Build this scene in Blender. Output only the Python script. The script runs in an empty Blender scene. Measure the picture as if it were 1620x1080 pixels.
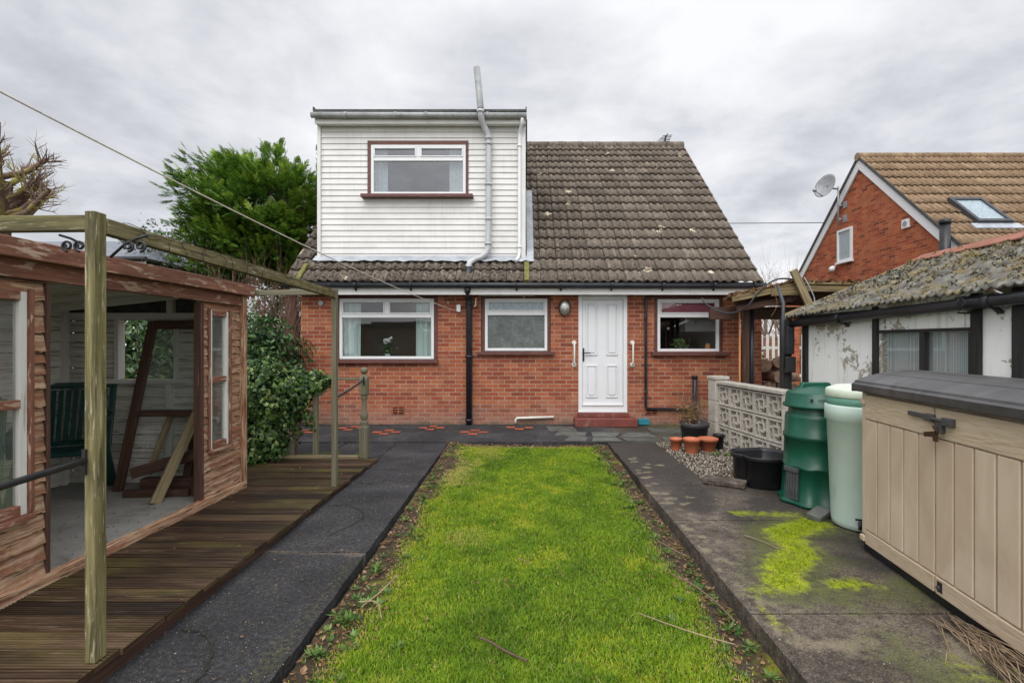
import bpy, bmesh, math, random
import numpy as np
from mathutils import Vector, Matrix, noise as mnoise
R = math.radians
scene = bpy.context.scene
COL = scene.collection

# ------------------------------------------------------------------ camera
CZ = 1.52
cam = bpy.data.cameras.new('camera'); camo = bpy.data.objects.new('camera', cam); COL.objects.link(camo)
camo.location = (0, 0, CZ); camo.rotation_euler = (R(90), 0, 0)
cam.sensor_width = 36; cam.lens = 36 * 780 / 1620; cam.shift_x = -18 / 1620; cam.shift_y = 0
cam.clip_start = 0.05; cam.clip_end = 2000
scene.camera = camo

# ------------------------------------------------------------------ node helpers
def nd(nt, t, ins=None, **at):
    n = nt.nodes.new(t)
    for k, v in at.items(): setattr(n, k, v)
    for k, v in (ins or {}).items():
        s = n.inputs[k]
        if isinstance(v, bpy.types.NodeSocket): nt.links.new(v, s)
        else: s.default_value = v
    return n
def c4(c): return (c[0], c[1], c[2], 1.0)
def mixc(nt, fac, a, b, blend='MIX'):
    n = nt.nodes.new('ShaderNodeMix'); n.data_type = 'RGBA'; n.blend_type = blend
    for i, v in ((0, fac), (6, a), (7, b)):
        if isinstance(v, bpy.types.NodeSocket): nt.links.new(v, n.inputs[i])
        else: n.inputs[i].default_value = v if i == 0 else c4(v)
    return n.outputs[2]
def ramp(nt, fac, stops, interp='LINEAR'):
    n = nt.nodes.new('ShaderNodeValToRGB'); nt.links.new(fac, n.inputs[0]); cr = n.color_ramp; cr.interpolation = interp
    while len(cr.elements) < len(stops): cr.elements.new(0.5)
    for e, (p, c) in zip(cr.elements, stops): e.position = p; e.color = c4(c) if len(c) == 3 else c
    return n.outputs[0]
def rng_map(nt, v, a, b, c=0.0, d=1.0):
    return nd(nt, 'ShaderNodeMapRange', {0: v, 1: a, 2: b, 3: c, 4: d}).outputs[0]
def mth(nt, op, a, b=0.0, c=0.0):
    return nd(nt, 'ShaderNodeMath', {0: a, 1: b, 2: c}, operation=op).outputs[0]
def nz(nt, vec, scale, detail=4, rough=0.55, dist=0.0):
    return nd(nt, 'ShaderNodeTexNoise', {'Vector': vec, 'Scale': scale, 'Detail': detail, 'Roughness': rough, 'Distortion': dist}).outputs[0]
def coords(nt, kind, stretch=(1, 1, 1), off=(0, 0, 0)):
    tc = nd(nt, 'ShaderNodeTexCoord'); src = tc.outputs[kind]
    return nd(nt, 'ShaderNodeMapping', {'Vector': src, 'Scale': stretch, 'Location': off}).outputs[0]

# ------------------------------------------------------------------ world: overcast sky over a Nishita base
world = bpy.data.worlds.new('World'); scene.world = world; world.use_nodes = True
wt = world.node_tree; wt.nodes.clear()
sky = nd(wt, 'ShaderNodeTexSky', sky_type='NISHITA'); sky.sun_disc = False
sky.sun_elevation = R(48); sky.sun_rotation = R(200); sky.air_density = 1.0; sky.dust_density = 4.0
g = nd(wt, 'ShaderNodeTexCoord').outputs['Generated']
sp = nd(wt, 'ShaderNodeSeparateXYZ', {0: g})
zc = mth(wt, 'MAXIMUM', sp.outputs[2], 0.0)
den = mth(wt, 'ADD', zc, 0.22)
pv = nd(wt, 'ShaderNodeCombineXYZ', {0: mth(wt, 'DIVIDE', sp.outputs[0], den), 1: mth(wt, 'DIVIDE', sp.outputs[1], den), 2: 0.37}).outputs[0]
n1 = nz(wt, pv, 0.9, 7, 0.54, 0.15)
n2 = nz(wt, nd(wt, 'ShaderNodeMapping', {'Vector': pv, 'Location': (3.1, 7.7, 0)}).outputs[0], 2.7, 6, 0.6, 0.3)
nn = mth(wt, 'ADD', mth(wt, 'MULTIPLY', n1, 0.72), mth(wt, 'MULTIPLY', n2, 0.28))
cl = ramp(wt, nn, [(0.38, (4.2, 4.35, 4.75)), (0.465, (5.6, 5.75, 6.15)), (0.54, (7.4, 7.5, 7.85)), (0.63, (9.0, 9.05, 9.2))])
# brighter towards the horizon band and, as under any overcast, much brighter overhead and behind (where the sun sits in the cloud)
hz = rng_map(wt, sp.outputs[2], 0.0, 0.22, 1.16, 1.0)
zen = nd(wt, 'ShaderNodeMapRange', {0: sp.outputs[2], 1: 0.52, 2: 0.95, 3: 1.0, 4: 2.3}, interpolation_type='SMOOTHSTEP').outputs[0]
bk = nd(wt, 'ShaderNodeMapRange', {0: sp.outputs[1], 1: 0.35, 2: -0.6, 3: 1.0, 4: 1.75}, interpolation_type='SMOOTHSTEP').outputs[0]
gain = mth(wt, 'MULTIPLY', mth(wt, 'MULTIPLY', hz, zen), bk)
gv = nd(wt, 'ShaderNodeCombineXYZ', {0: gain, 1: gain, 2: gain}).outputs[0]
clg = mixc(wt, 1.0, cl, gv, 'MULTIPLY')
skc = mixc(wt, 0.93, sky.outputs[0], clg)
bg = nd(wt, 'ShaderNodeBackground', {'Color': skc, 'Strength': 0.10})
nd(wt, 'ShaderNodeOutputWorld', {'Surface': bg.outputs[0]})

sun = bpy.data.lights.new('sun', 'SUN'); suno = bpy.data.objects.new('sun', sun); COL.objects.link(suno)
sun.energy = 1.45; sun.angle = R(40); sun.color = (1.0, 0.96, 0.9)
suno.rotation_euler = (R(42), 0, R(-20)); suno.location = (0, -5, 20)

vs = scene.view_settings; vs.view_transform = 'Standard'; vs.look = 'None'; vs.gamma = 1; vs.exposure = 0.2
scene.cycles.max_bounces = 8; scene.cycles.transparent_max_bounces = 16; scene.cycles.use_denoising = True

# ------------------------------------------------------------------ materials
def newmat(name):
    m = bpy.data.materials.new(name); m.use_nodes = True; nt = m.node_tree; nt.nodes.clear()
    out = nd(nt, 'ShaderNodeOutputMaterial'); b = nd(nt, 'ShaderNodeBsdfPrincipled'); nt.links.new(b.outputs[0], out.inputs[0])
    return m, nt, b, out
def pmat(name, stops, scale=6, stretch=(1, 1, 1), coord='Object', rough=0.7, bump=0.2, bdist=0.004, over=(), vary=0.0,
         metal=0.0, spec=0.4, detail=5, rvar=0.0, dist=0.0, nrough=0.55, trans=0.0):
    """noise ramp base + overlay stains; 'over' items: (colour, scale, lo, hi, stretch, amount)"""
    m, nt, b, out = newmat(name)
    v = coords(nt, coord, stretch)
    if vary:
        oi = nd(nt, 'ShaderNodeObjectInfo')
        v = nd(nt, 'ShaderNodeVectorMath', {0: v, 1: nd(nt, 'ShaderNodeVectorMath', {0: oi.outputs['Random'], 1: (31.0, 17.0, 23.0)}, operation='MULTIPLY').outputs[0]}, operation='ADD').outputs[0]
    f = nz(nt, v, scale, detail, nrough, dist)
    col = ramp(nt, f, stops) if len(stops) > 1 else None
    if col is None:
        rg = nd(nt, 'ShaderNodeRGB'); rg.outputs[0].default_value = c4(stops[0][1]); col = rg.outputs[0]
    h = f
    for i, o in enumerate(over):
        oc, osc, lo, hi, ost, amt = o
        ov = coords(nt, coord, ost, (3.3 * i + 1.7, 5.1 * i, 2.2 * i + .4))
        of = nz(nt, ov, osc, 6, 0.62, 0.4)
        msk = rng_map(nt, of, lo, hi, 0.0, amt)
        col = mixc(nt, msk, col, oc)
    if vary:
        hv = nd(nt, 'ShaderNodeHueSaturation', {'Value': rng_map(nt, oi.outputs['Random'], 0, 1, 1 - vary, 1 + vary), 'Color': col})
        col = hv.outputs[0]
    nt.links.new(col, b.inputs['Base Color'])
    if rvar: nt.links.new(rng_map(nt, f, .3, .7, rough - rvar, rough + rvar), b.inputs['Roughness'])
    else: b.inputs['Roughness'].default_value = rough
    b.inputs['Metallic'].default_value = metal; b.inputs['Specular IOR Level'].default_value = spec
    if bump: nt.links.new(nd(nt, 'ShaderNodeBump', {'Strength': bump, 'Distance': bdist, 'Height': h}).outputs[0], b.inputs['Normal'])
    if trans:
        tr = nd(nt, 'ShaderNodeBsdfTranslucent', {'Color': col}); mx = nd(nt, 'ShaderNodeMixShader', {0: trans, 1: b.outputs[0], 2: tr.outputs[0]})
        nt.links.new(mx.outputs[0], out.inputs[0])
    return m
def leafmat(name, stops, rough=0.5, trans=0.25, spec=0.4):
    """colour from each leaf's own random number"""
    m, nt, b, out = newmat(name)
    at = nd(nt, 'ShaderNodeAttribute', attribute_name='rnd')
    col = ramp(nt, at.outputs['Fac'], stops)
    nt.links.new(col, b.inputs['Base Color']); b.inputs['Roughness'].default_value = rough; b.inputs['Specular IOR Level'].default_value = spec
    tr = nd(nt, 'ShaderNodeBsdfTranslucent', {'Color': col}); mx = nd(nt, 'ShaderNodeMixShader', {0: trans, 1: b.outputs[0], 2: tr.outputs[0]})
    nt.links.new(mx.outputs[0], out.inputs[0])
    return m

def brickmat(name, c1, c2, mortar, dark=(0.10, 0.035, 0.022), stain=(0.5, 0.36, 0.26), stain_amt=0.35, msize=0.011, base_band=False):
    m, nt, b, out = newmat(name)
    uv = coords(nt, 'UV')
    wob = nz(nt, uv, 9, 2)
    uvw = nd(nt, 'ShaderNodeVectorMath', {0: uv, 1: nd(nt, 'ShaderNodeVectorMath', {0: nd(nt, 'ShaderNodeTexNoise', {'Vector': uv, 'Scale': 14, 'Detail': 2}).outputs[1], 1: (0.006, 0.006, 0)}, operation='MULTIPLY').outputs[0]}, operation='ADD').outputs[0]
    br = nd(nt, 'ShaderNodeTexBrick', {'Vector': uvw, 'Color1': (0, 0, 0, 1), 'Color2': (1, 1, 1, 1), 'Mortar': (0.5, 0.5, 0.5, 1), 'Scale': 1.0, 'Mortar Size': msize * .5, 'Mortar Smooth': 0.25, 'Bias': 0.0, 'Brick Width': 0.225, 'Row Height': 0.075}, offset=0.5)
    pb = nd(nt, 'ShaderNodeSeparateColor', {0: br.outputs[0]}).outputs[0]
    mixp = tuple((a + c) / 2 for a, c in zip(c1, c2))
    col = ramp(nt, pb, [(0.0, dark), (0.22, c1), (0.38, tuple(x * .78 for x in c1)), (0.5, c2), (0.66, (c2[0] * .9, c2[1] * 1.15, c2[2] * 1.2)), (0.8, c1), (1.0, (c2[0] * 1.12, c2[1] * 1.25, c2[2] * 1.05))])
    # soft mottling, sooty and pale weathered patches
    f2 = nz(nt, uv, 3.0, 6, .6)
    col = mixc(nt, rng_map(nt, f2, .38, .62, 0, .5), col, tuple(x * .72 for x in c1))
    f3 = nz(nt, uv, 34, 4, .65)
    col = mixc(nt, rng_map(nt, f3, .45, .75, 0, .5), col, tuple(x * .5 for x in c1))
    col = mixc(nt, br.outputs['Fac'], col, mixc(nt, rng_map(nt, f2, .35, .65), mortar, tuple(x * .62 for x in mortar)))
    f4 = nz(nt, nd(nt, 'ShaderNodeMapping', {'Vector': uv, 'Location': (5, 2, 0)}).outputs[0], 1.6, 6, .7)
    col = mixc(nt, rng_map(nt, f4, .56, .72, 0, stain_amt), col, stain)
    if base_band:      # rising damp: pale salts and grime along the lowest courses, ragged at the top
        sv = nd(nt, 'ShaderNodeSeparateXYZ', {0: uv}); hh = mth(nt, 'ADD', sv.outputs[1], mth(nt, 'MULTIPLY', mth(nt, 'SUBTRACT', f2, .5), .9))
        col = mixc(nt, rng_map(nt, hh, .42, .05, 0, .55), col, ramp(nt, f3, [(.35, (.19, .11, .085)), (.65, (.40, .30, .24))]))
        col = mixc(nt, rng_map(nt, hh, .10, -.02, 0, .6), col, (.09, .08, .05))
    nt.links.new(col, b.inputs['Base Color']); b.inputs['Roughness'].default_value = 0.85; b.inputs['Specular IOR Level'].default_value = 0.25
    h = mth(nt, 'ADD', mth(nt, 'MULTIPLY', br.outputs['Fac'], -1.0), mth(nt, 'MULTIPLY', f3, 0.5))
    nt.links.new(nd(nt, 'ShaderNodeBump', {'Strength': 0.7, 'Distance': 0.006, 'Height': h}).outputs[0], b.inputs['Normal'])
    return m

def glassmat(name, tint=(0.85, 0.9, 0.9), refl=1.0, rough=0.0, dirt=0.0, dirtcol=(0.6, 0.62, 0.6)):
    m, nt, b, out = newmat(name)
    nt.nodes.remove(b)
    t = nd(nt, 'ShaderNodeBsdfTransparent', {'Color': c4(tint)})
    gl = nd(nt, 'ShaderNodeBsdfGlossy', {'Color': (1, 1, 1, 1), 'Roughness': rough})
    ge = nd(nt, 'ShaderNodeNewGeometry')
    dt = mth(nt, 'ABSOLUTE', nd(nt, 'ShaderNodeVectorMath', {0: ge.outputs['Normal'], 1: ge.outputs['Incoming']}, operation='DOT_PRODUCT').outputs['Value'])
    fr = mth(nt, 'ADD', .045, mth(nt, 'MULTIPLY', .955, mth(nt, 'POWER', mth(nt, 'SUBTRACT', 1.0, dt), 5.0)))
    fac = mth(nt, 'MINIMUM', mth(nt, 'MULTIPLY', fr, 1.8 * refl), 1.0)
    mx = nd(nt, 'ShaderNodeMixShader', {0: fac, 1: t.outputs[0], 2: gl.outputs[0]})
    o = mx.outputs[0]
    if dirt:
        d = nd(nt, 'ShaderNodeBsdfDiffuse', {'Color': c4(dirtcol)})
        f = rng_map(nt, nz(nt, coords(nt, 'Object'), 3.5, 5), .3, .75, dirt * .35, dirt)
        o = nd(nt, 'ShaderNodeMixShader', {0: f, 1: o, 2: d.outputs[0]}).outputs[0]
    nt.links.new(o, out.inputs[0])
    return m

M = {}
M['brick'] = brickmat('red_brick', (0.315, 0.082, 0.043), (0.42, 0.130, 0.063), (0.46, 0.33, 0.24), dark=(.17, .052, .034), stain=(.38, .20, .13), msize=.013, base_band=True)
M['brick_far'] = brickmat('orange_brick', (0.40, 0.095, 0.040), (0.46, 0.135, 0.055), (0.42, 0.24, 0.17), stain_amt=.15)
M['upvc'] = pmat('white_upvc', [(.3, (.68, .69, .70)), (.7, (.74, .74, .74))], 3, rough=.35, bump=0)
M['clad'] = pmat('white_cladding', [(.3, (.60, .59, .565)), (.7, (.70, .69, .67))], 2.5, rough=.5, bump=.05,
                 over=[((.40, .40, .34), 2.2, .58, .78, (1, 1, 7), .5), ((.25, .26, .2), 9, .66, .8, (1.5, 1, 9), .5), ((.46, .45, .39), 2.5, .54, .72, (6, 1, .35), .4)])
M['fascia'] = pmat('white_fascia_paint', [(.3, (.70, .69, .66)), (.7, (.80, .79, .77))], 4, rough=.55, bump=.05, over=[((.36, .33, .27), 5, .6, .8, (1, 1, 1), .45)])
M['brown_frame'] = pmat('brown_stained_timber', [(.3, (.085, .032, .026)), (.7, (.15, .06, .048))], 8, (1, 1, 4), rough=.55, bump=.15, over=[((.28, .2, .17), 14, .6, .78, (1, 1, 3), .4)])
M['black_plastic'] = pmat('black_gutter_plastic', [(.3, (.012, .013, .016)), (.7, (.028, .029, .034))], 6, rough=.38, bump=.05, over=[((.12, .12, .11), 8, .6, .8, (1, 1, 1), .35)])
M['grey_plastic'] = pmat('grey_pipe_plastic', [(.3, (.40, .41, .42)), (.7, (.52, .53, .54))], 5, rough=.45, bump=.05, over=[((.20, .20, .16), 9, .58, .75, (1, 1, 1), .55)])
M['grey_gutter'] = pmat('dirty_grey_gutter', [(.3, (.22, .23, .23)), (.7, (.38, .385, .38))], 5, rough=.5, bump=.05, over=[((.12, .13, .08), 7, .55, .75, (1, 1, 1), .7)])
M['white_pipe'] = pmat('cream_pipe_plastic', [(.3, (.62, .60, .53)), (.7, (.72, .70, .63))], 6, rough=.4, bump=0, over=[((.3, .28, .22), 10, .6, .8, (1, 1, 1), .5)])
M['lead'] = pmat('lead_flashing', [(.3, (.27, .29, .32)), (.7, (.43, .45, .48))], 6, rough=.5, bump=.5, bdist=.02, over=[((.25, .26, .26), 5, .55, .75, (1, 1, 1), .5)])
M['felt'] = pmat('roofing_felt', [(.3, (.05, .055, .055)), (.7, (.10, .105, .10))], 12, rough=.9, bump=.3, over=[((.10, .14, .05), 6, .55, .75, (1, 1, 1), .6)])
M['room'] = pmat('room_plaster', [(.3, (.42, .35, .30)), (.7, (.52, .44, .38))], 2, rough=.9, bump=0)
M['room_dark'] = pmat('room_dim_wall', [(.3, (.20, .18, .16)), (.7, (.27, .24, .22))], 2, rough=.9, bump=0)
M['curtain'] = pmat('pale_green_curtain', [(.3, (.62, .74, .70)), (.7, (.74, .82, .79))], 14, (4, 4, .5), rough=.9, bump=.1, trans=.35)
M['net'] = pmat('white_net_curtain', [(.35, (.50, .56, .58)), (.65, (.74, .78, .80))], 26, (2.5, 2.5, 1), rough=.95, bump=.1, trans=.35)
M['pink'] = pmat('pink_blind', [(.3, (.52, .13, .18)), (.7, (.66, .22, .27))], 8, (1, 1, 6), rough=.85, bump=.1, trans=.3)
M['glass'] = glassmat('window_glass')
M['glass_sky'] = glassmat('upper_window_glass', (.8, .86, .88), 3.0)
M['glass_dirty'] = glassmat('dirty_glass', (.85, .88, .86), 1.0, .02, .22, (.5, .52, .48))
M['door'] = pmat('white_door_skin', [(.3, (.68, .69, .71)), (.7, (.72, .73, .74))], 3, rough=.35, bump=0)
M['red_paint'] = pmat('worn_red_step_paint', [(.3, (.13, .034, .026)), (.7, (.20, .052, .038))], 5, rough=.65, bump=.25, over=[((.30, .22, .17), 6, .56, .72, (1, 1, 1), .75), ((.08, .05, .04), 9, .6, .8, (1, 1, 1), .6)])
M['steel'] = pmat('brushed_steel', [(.3, (.34, .33, .31)), (.7, (.5, .49, .46))], 9, rough=.35, bump=.1, metal=.8)
M['alu'] = pmat('grey_aluminium', [(.3, (.26, .27, .28)), (.7, (.36, .37, .38))], 9, rough=.5, bump=0, metal=.3)
M['black_metal'] = pmat('black_painted_metal', [(.3, (.012, .013, .015)), (.7, (.03, .031, .034))], 12, rough=.4, bump=.1, over=[((.16, .09, .05), 10, .66, .8, (1, 1, 1), .5)])
M['teal'] = pmat('teal_plastic', [(.3, (.02, .17, .22)), (.7, (.035, .23, .28))], 6, rough=.4, bump=0)
# obscure bathroom glass
def obscure():
    m, nt, b, out = newmat('obscured_glass')
    v = coords(nt, 'Object')
    vo = nd(nt, 'ShaderNodeTexVoronoi', {'Vector': v, 'Scale': 75.0}, feature='SMOOTH_F1').outputs[0]
    n_ = nz(nt, v, 7.0, 4, .6)
    col = ramp(nt, mth(nt, 'ADD', mth(nt, 'MULTIPLY', vo, .55), mth(nt, 'MULTIPLY', n_, .6)), [(.35, (.05, .06, .055)), (.55, (.10, .115, .108)), (.8, (.22, .25, .24))])
    nt.links.new(col, b.inputs['Base Color']); b.inputs['Roughness'].default_value = .18; b.inputs['Specular IOR Level'].default_value = .6
    nt.links.new(nd(nt, 'ShaderNodeBump', {'Strength': .7, 'Distance': .006, 'Height': vo}).outputs[0], b.inputs['Normal'])
    return m
M['obscure'] = obscure()
M['obscure_blue'] = pmat('obscured_blue_glass', [(.35, (.22, .29, .32)), (.65, (.36, .43, .46))], 20, rough=.2, bump=.4, bdist=.004, spec=.6)

def tilemat(name, cols, moss_left=True, white=True):
    m, nt, b, out = newmat(name)
    at = nd(nt, 'ShaderNodeAttribute', attribute_name='rnd')
    v = coords(nt, 'Object')
    col = ramp(nt, at.outputs['Fac'], [(0, cols[0]), (.5, cols[1]), (1, cols[2])])
    f = nz(nt, v, 5, 6, .62)
    col = mixc(nt, rng_map(nt, f, .35, .65, 0, .6), col, tuple(x * .55 for x in cols[1]))
    f2 = nz(nt, v, 26, 5, .7)
    fs = nz(nt, nd(nt, 'ShaderNodeMapping', {'Vector': v, 'Scale': (22, 2.2, 2.2)}).outputs[0], 1.0, 4, .6)
    col = mixc(nt, rng_map(nt, fs, .4, .68, 0, .6), col, tuple(x * .5 for x in cols[1]))
    col = mixc(nt, rng_map(nt, fs, .42, .3, 0, .35), col, cols[3])
    col = mixc(nt, rng_map(nt, f2, .52, .72, 0, .55), col, cols[3])
    fm = nz(nt, v, 19, 4, .6)
    if moss_left:
        sx = nd(nt, 'ShaderNodeSeparateXYZ', {0: v})
        big = nz(nt, v, .8, 3)
        dens = rng_map(nt, mth(nt, 'ADD', sx.outputs[0], mth(nt, 'MULTIPLY', big, 2.4)), 1.0, 4.2, .045, -.08)
        mm = rng_map(nt, mth(nt, 'ADD', fm, dens), .575, .65, 0, .85)
    else:
        mm = rng_map(nt, fm, .62, .7)
    col = mixc(nt, mm, col, (.022, .018, .014))
    h = mth(nt, 'ADD', mth(nt, 'MULTIPLY', f2, .5), mth(nt, 'MULTIPLY', mm, 1.2))
    if white:
        sz = nd(nt, 'ShaderNodeSeparateXYZ', {0: v}); v2 = nd(nt, 'ShaderNodeCombineXYZ', {0: sz.outputs[0], 1: mth(nt, 'MULTIPLY', sz.outputs[2], 1.4)}).outputs[0]
        vo = nd(nt, 'ShaderNodeTexVoronoi', {'Vector': nd(nt, 'ShaderNodeVectorMath', {0: v2, 1: nd(nt, 'ShaderNodeVectorMath', {0: nd(nt, 'ShaderNodeTexNoise', {'Vector': v, 'Scale': 12.0}).outputs[1], 1: (.16, .16, 0)}, operation='MULTIPLY').outputs[0]}, operation='ADD').outputs[0], 'Scale': 1.7, 'Randomness': 1.0}, voronoi_dimensions='2D')
        sel = nd(nt, 'ShaderNodeSeparateColor', {0: vo.outputs['Color']}).outputs[0]
        rad = rng_map(nt, sel, .45, 1.0, 0.0, .15)
        wm = rng_map(nt, mth(nt, 'SUBTRACT', rad, vo.outputs['Distance']), 0.0, .02)
        wm = mth(nt, 'MULTIPLY', wm, rng_map(nt, nz(nt, v, 30, 3), .36, .5))
        col = mixc(nt, wm, col, (.62, .54, .40))
    nt.links.new(col, b.inputs['Base Color']); b.inputs['Roughness'].default_value = .9; b.inputs['Specular IOR Level'].default_value = .2
    nt.links.new(nd(nt, 'ShaderNodeBump', {'Strength': .8, 'Distance': .012, 'Height': h}).outputs[0], b.inputs['Normal'])
    return m
M['tile'] = tilemat('mossy_concrete_tile', [(.122, .100, .080), (.170, .140, .112), (.228, .19, .152), (.36, .31, .25)])
M['tile_tan'] = tilemat('tan_concrete_tile', [(.24, .155, .092), (.30, .20, .122), (.36, .25, .155), (.44, .34, .24)], False, False)
M['moss_yellow'] = pmat('yellow_green_moss', [(.3, (.09, .085, .03)), (.7, (.22, .205, .05))], 25, rough=.95, bump=.6, bdist=.01)

# woods; 'UV' runs u along the grain
def wood(name, stops, over=(), rough=.75, bump=.35, sc=5.0, vary=.12, st=(.35, 9, 1)):
    return pmat(name, stops, sc, st, 'UV', rough, bump, .004, over, vary, detail=6, nrough=.6)
M['shed_paint'] = wood('peeling_brown_paint', [(.28, (.135, .052, .030)), (.5, (.205, .083, .049)), (.72, (.29, .14, .09))],
                       over=[((.50, .37, .27), 3.2, .56, .61, (1.6, 8, 1), .85), ((.05, .025, .018), 6, .60, .68, (1.2, 8, 1), .75), ((.10, .042, .024), 1.5, .48, .65, (.8, 3, 1), .6)], bump=.7, st=(.9, 9, 1))
M['shed_bare'] = wood('bare_flaking_boards', [(.30, (.17, .080, .042)), (.48, (.36, .215, .125)), (.62, (.50, .35, .23)), (.74, (.60, .47, .35))],
                      over=[((.235, .085, .044), 2.6, .50, .58, (1.1, 6, 1), .8), ((.035, .02, .014), 6, .57, .64, (.8, 10, 1), .9)], bump=1.0, st=(.8, 9, 1))
M['shed_white'] = wood('grubby_white_boards', [(.28, (.50, .48, .41)), (.5, (.66, .645, .575)), (.72, (.74, .725, .67))],
                       over=[((.30, .25, .17), 3, .52, .66, (.5, 8, 1), .7), ((.10, .085, .06), 8, .59, .66, (.5, 12, 1), .85)])
M['white_wood'] = wood('white_painted_timber', [(.3, (.60, .59, .54)), (.7, (.72, .71, .67))], over=[((.32, .25, .16), 5, .6, .72, (.6, 6, 1), .7)])
M['dark_wood'] = wood('dark_varnished_timber', [(.3, (.040, .020, .013)), (.7, (.095, .046, .030))], over=[((.22, .15, .10), 5, .6, .7, (.5, 9, 1), .6)])
M['old_wood'] = wood('weathered_plank', [(.3, (.15, .115, .06)), (.7, (.30, .24, .135))], over=[((.06, .045, .025), 6, .56, .68, (.4, 10, 1), .8)])
M['post_wood'] = wood('mossy_treated_timber', [(.30, (.075, .064, .026)), (.5, (.155, .132, .054)), (.70, (.29, .25, .125))],
                      over=[((.045, .04, .02), 3, .52, .64, (.9, 9, 1), .85), ((.46, .42, .30), 7, .58, .66, (1.1, 12, 1), .8), ((.15, .16, .03), 1.6, .52, .70, (.5, 2, 1), .4)])
M['grey_wood'] = wood('grey_green_post', [(.28, (.085, .078, .050)), (.72, (.20, .18, .12))], over=[((.10, .12, .04), 3, .5, .7, (.5, 2, 1), .6)])
M['deck_wood'] = wood('wet_mossy_decking', [(.30, (.015, .008, .005)), (.5, (.048, .027, .015)), (.70, (.13, .082, .048))],
                      over=[((.125, .11, .024), 1.1, .48, .68, (.9, 1.2, 1), .65), ((.26, .19, .125), 6, .60, .70, (.5, 10, 1), .7), ((.010, .006, .004), 1.0, .46, .60, (.25, .8, 1), .8), ((.22, .14, .08), 1.1, .56, .70, (.25, .9, 1), .55)], rough=.5, vary=0, bump=.4)
M['rot_wood'] = wood('rotten_roof_boards', [(.28, (.075, .05, .026)), (.5, (.16, .115, .055)), (.72, (.28, .21, .10))], over=[((.13, .14, .03), 5, .5, .65, (1, 3, 1), .6), ((.03, .02, .012), 8, .56, .66, (.5, 9, 1), .8)], bump=.8)
M['bark'] = pmat('bark', [(.3, (.055, .036, .026)), (.7, (.15, .095, .07))], 9, (1, 1, .25), rough=.95, bump=.9, bdist=.03)
M['bark_red'] = pmat('reddish_bark', [(.3, (.09, .05, .036)), (.7, (.20, .115, .085))], 7, (1, 1, .2), rough=.95, bump=.9, bdist=.03)
M['twig_purple'] = pmat('purple_twig_bark', [(.3, (.13, .075, .07)), (.48, (.20, .13, .10)), (.62, (.34, .30, .07))], 4, rough=.8, bump=.3)
M['twig_red'] = pmat('reddish_twig', [(.3, (.16, .085, .065)), (.7, (.27, .16, .12))], 4, rough=.9, bump=0)
M['twig_grey'] = pmat('grey_twig', [(.3, (.12, .105, .10)), (.7, (.22, .19, .18))], 4, rough=.9, bump=0)
M['straw'] = pmat('dry_straw_stems', [(.3, (.22, .15, .09)), (.7, (.42, .31, .20))], 6, rough=.9, bump=0, vary=.15)

# ground
M['ground'] = pmat('rough_ground', [(.3, (.05, .055, .02)), (.7, (.10, .10, .04))], 1.5, rough=.95, bump=.5, bdist=.05)
M['soil'] = None
def attrmat(name, base, layers, rough=.85, bump=.6, bdist=.006, spec=.3, sc=14, fine=90):
    """base noise ramp, then mesh attributes choose where moss, lichen or soil lie"""
    m, nt, b, out = newmat(name)
    v = coords(nt, 'Object')
    f = nz(nt, v, sc, 7, .65); f2 = nz(nt, v, fine, 4, .7); f3 = nz(nt, v, 1.7, 4)
    fac = mth(nt, 'ADD', mth(nt, 'ADD', mth(nt, 'MULTIPLY', f, .30), mth(nt, 'MULTIPLY', f2, .45)), mth(nt, 'MULTIPLY', f3, .25))
    col = ramp(nt, fac, base)
    for (an, c_lo, c_hi, lo, hi, amt) in layers:
        a = nd(nt, 'ShaderNodeAttribute', attribute_name=an).outputs['Fac']
        msk = rng_map(nt, mth(nt, 'ADD', a, mth(nt, 'MULTIPLY', mth(nt, 'SUBTRACT', f, .5), 1.7)), lo, hi, 0, amt)
        col = mixc(nt, msk, col, ramp(nt, f2, [(.3, c_lo), (.7, c_hi)]))
    nt.links.new(col, b.inputs['Base Color']); b.inputs['Specular IOR Level'].default_value = spec
    nt.links.new(rng_map(nt, f3, .3, .7, rough - .18, rough + .08), b.inputs['Roughness'])
    nt.links.new(nd(nt, 'ShaderNodeBump', {'Strength': bump, 'Distance': bdist, 'Height': mth(nt, 'ADD', f, f2)}).outputs[0], b.inputs['Normal'])
    return m
M['tarmac'] = attrmat('dark_tarmac', [(.40, (.010, .010, .011)), (.49, (.031, .030, .032)), (.56, (.068, .066, .068)), (.63, (.18, .17, .165))],
                      [('moss', (.05, .055, .012), (.12, .12, .03), .5, .9, .8), ('pale', (.12, .10, .08), (.20, .17, .14), .45, .8, .7)], bump=1.0, bdist=.008, spec=.30, sc=38, fine=170, rough=.95)
M['concrete'] = attrmat('stained_concrete', [(.39, (.022, .018, .014)), (.5, (.080, .064, .050)), (.6, (.21, .175, .14))],
                        [('dark', (.018, .016, .015), (.05, .043, .038), .45, .8, .85), ('pale', (.17, .14, .09), (.28, .235, .16), .45, .95, .75),
                         ('green', (.06, .072, .016), (.12, .135, .03), .35, 1.05, .8), ('moss', (.24, .28, .006), (.44, .50, .015), .42, 1.3, 1.0)], bump=.9)
M['lawn_soil'] = attrmat('lawn_earth', [(.38, (.045, .05, .012)), (.5, (.09, .10, .02)), (.6, (.17, .165, .04))],
                         [('soil', (.045, .032, .02), (.11, .08, .05), .4, .75, 1.0), ('moss', (.17, .20, .012), (.31, .31, .02), .4, .95, .9)], bump=1.0, bdist=.02)
M['slate'] = pmat('grey_flagstone', [(.3, (.055, .058, .05)), (.7, (.125, .13, .115))], 7, rough=.6, bump=.4, vary=.25)
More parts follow.
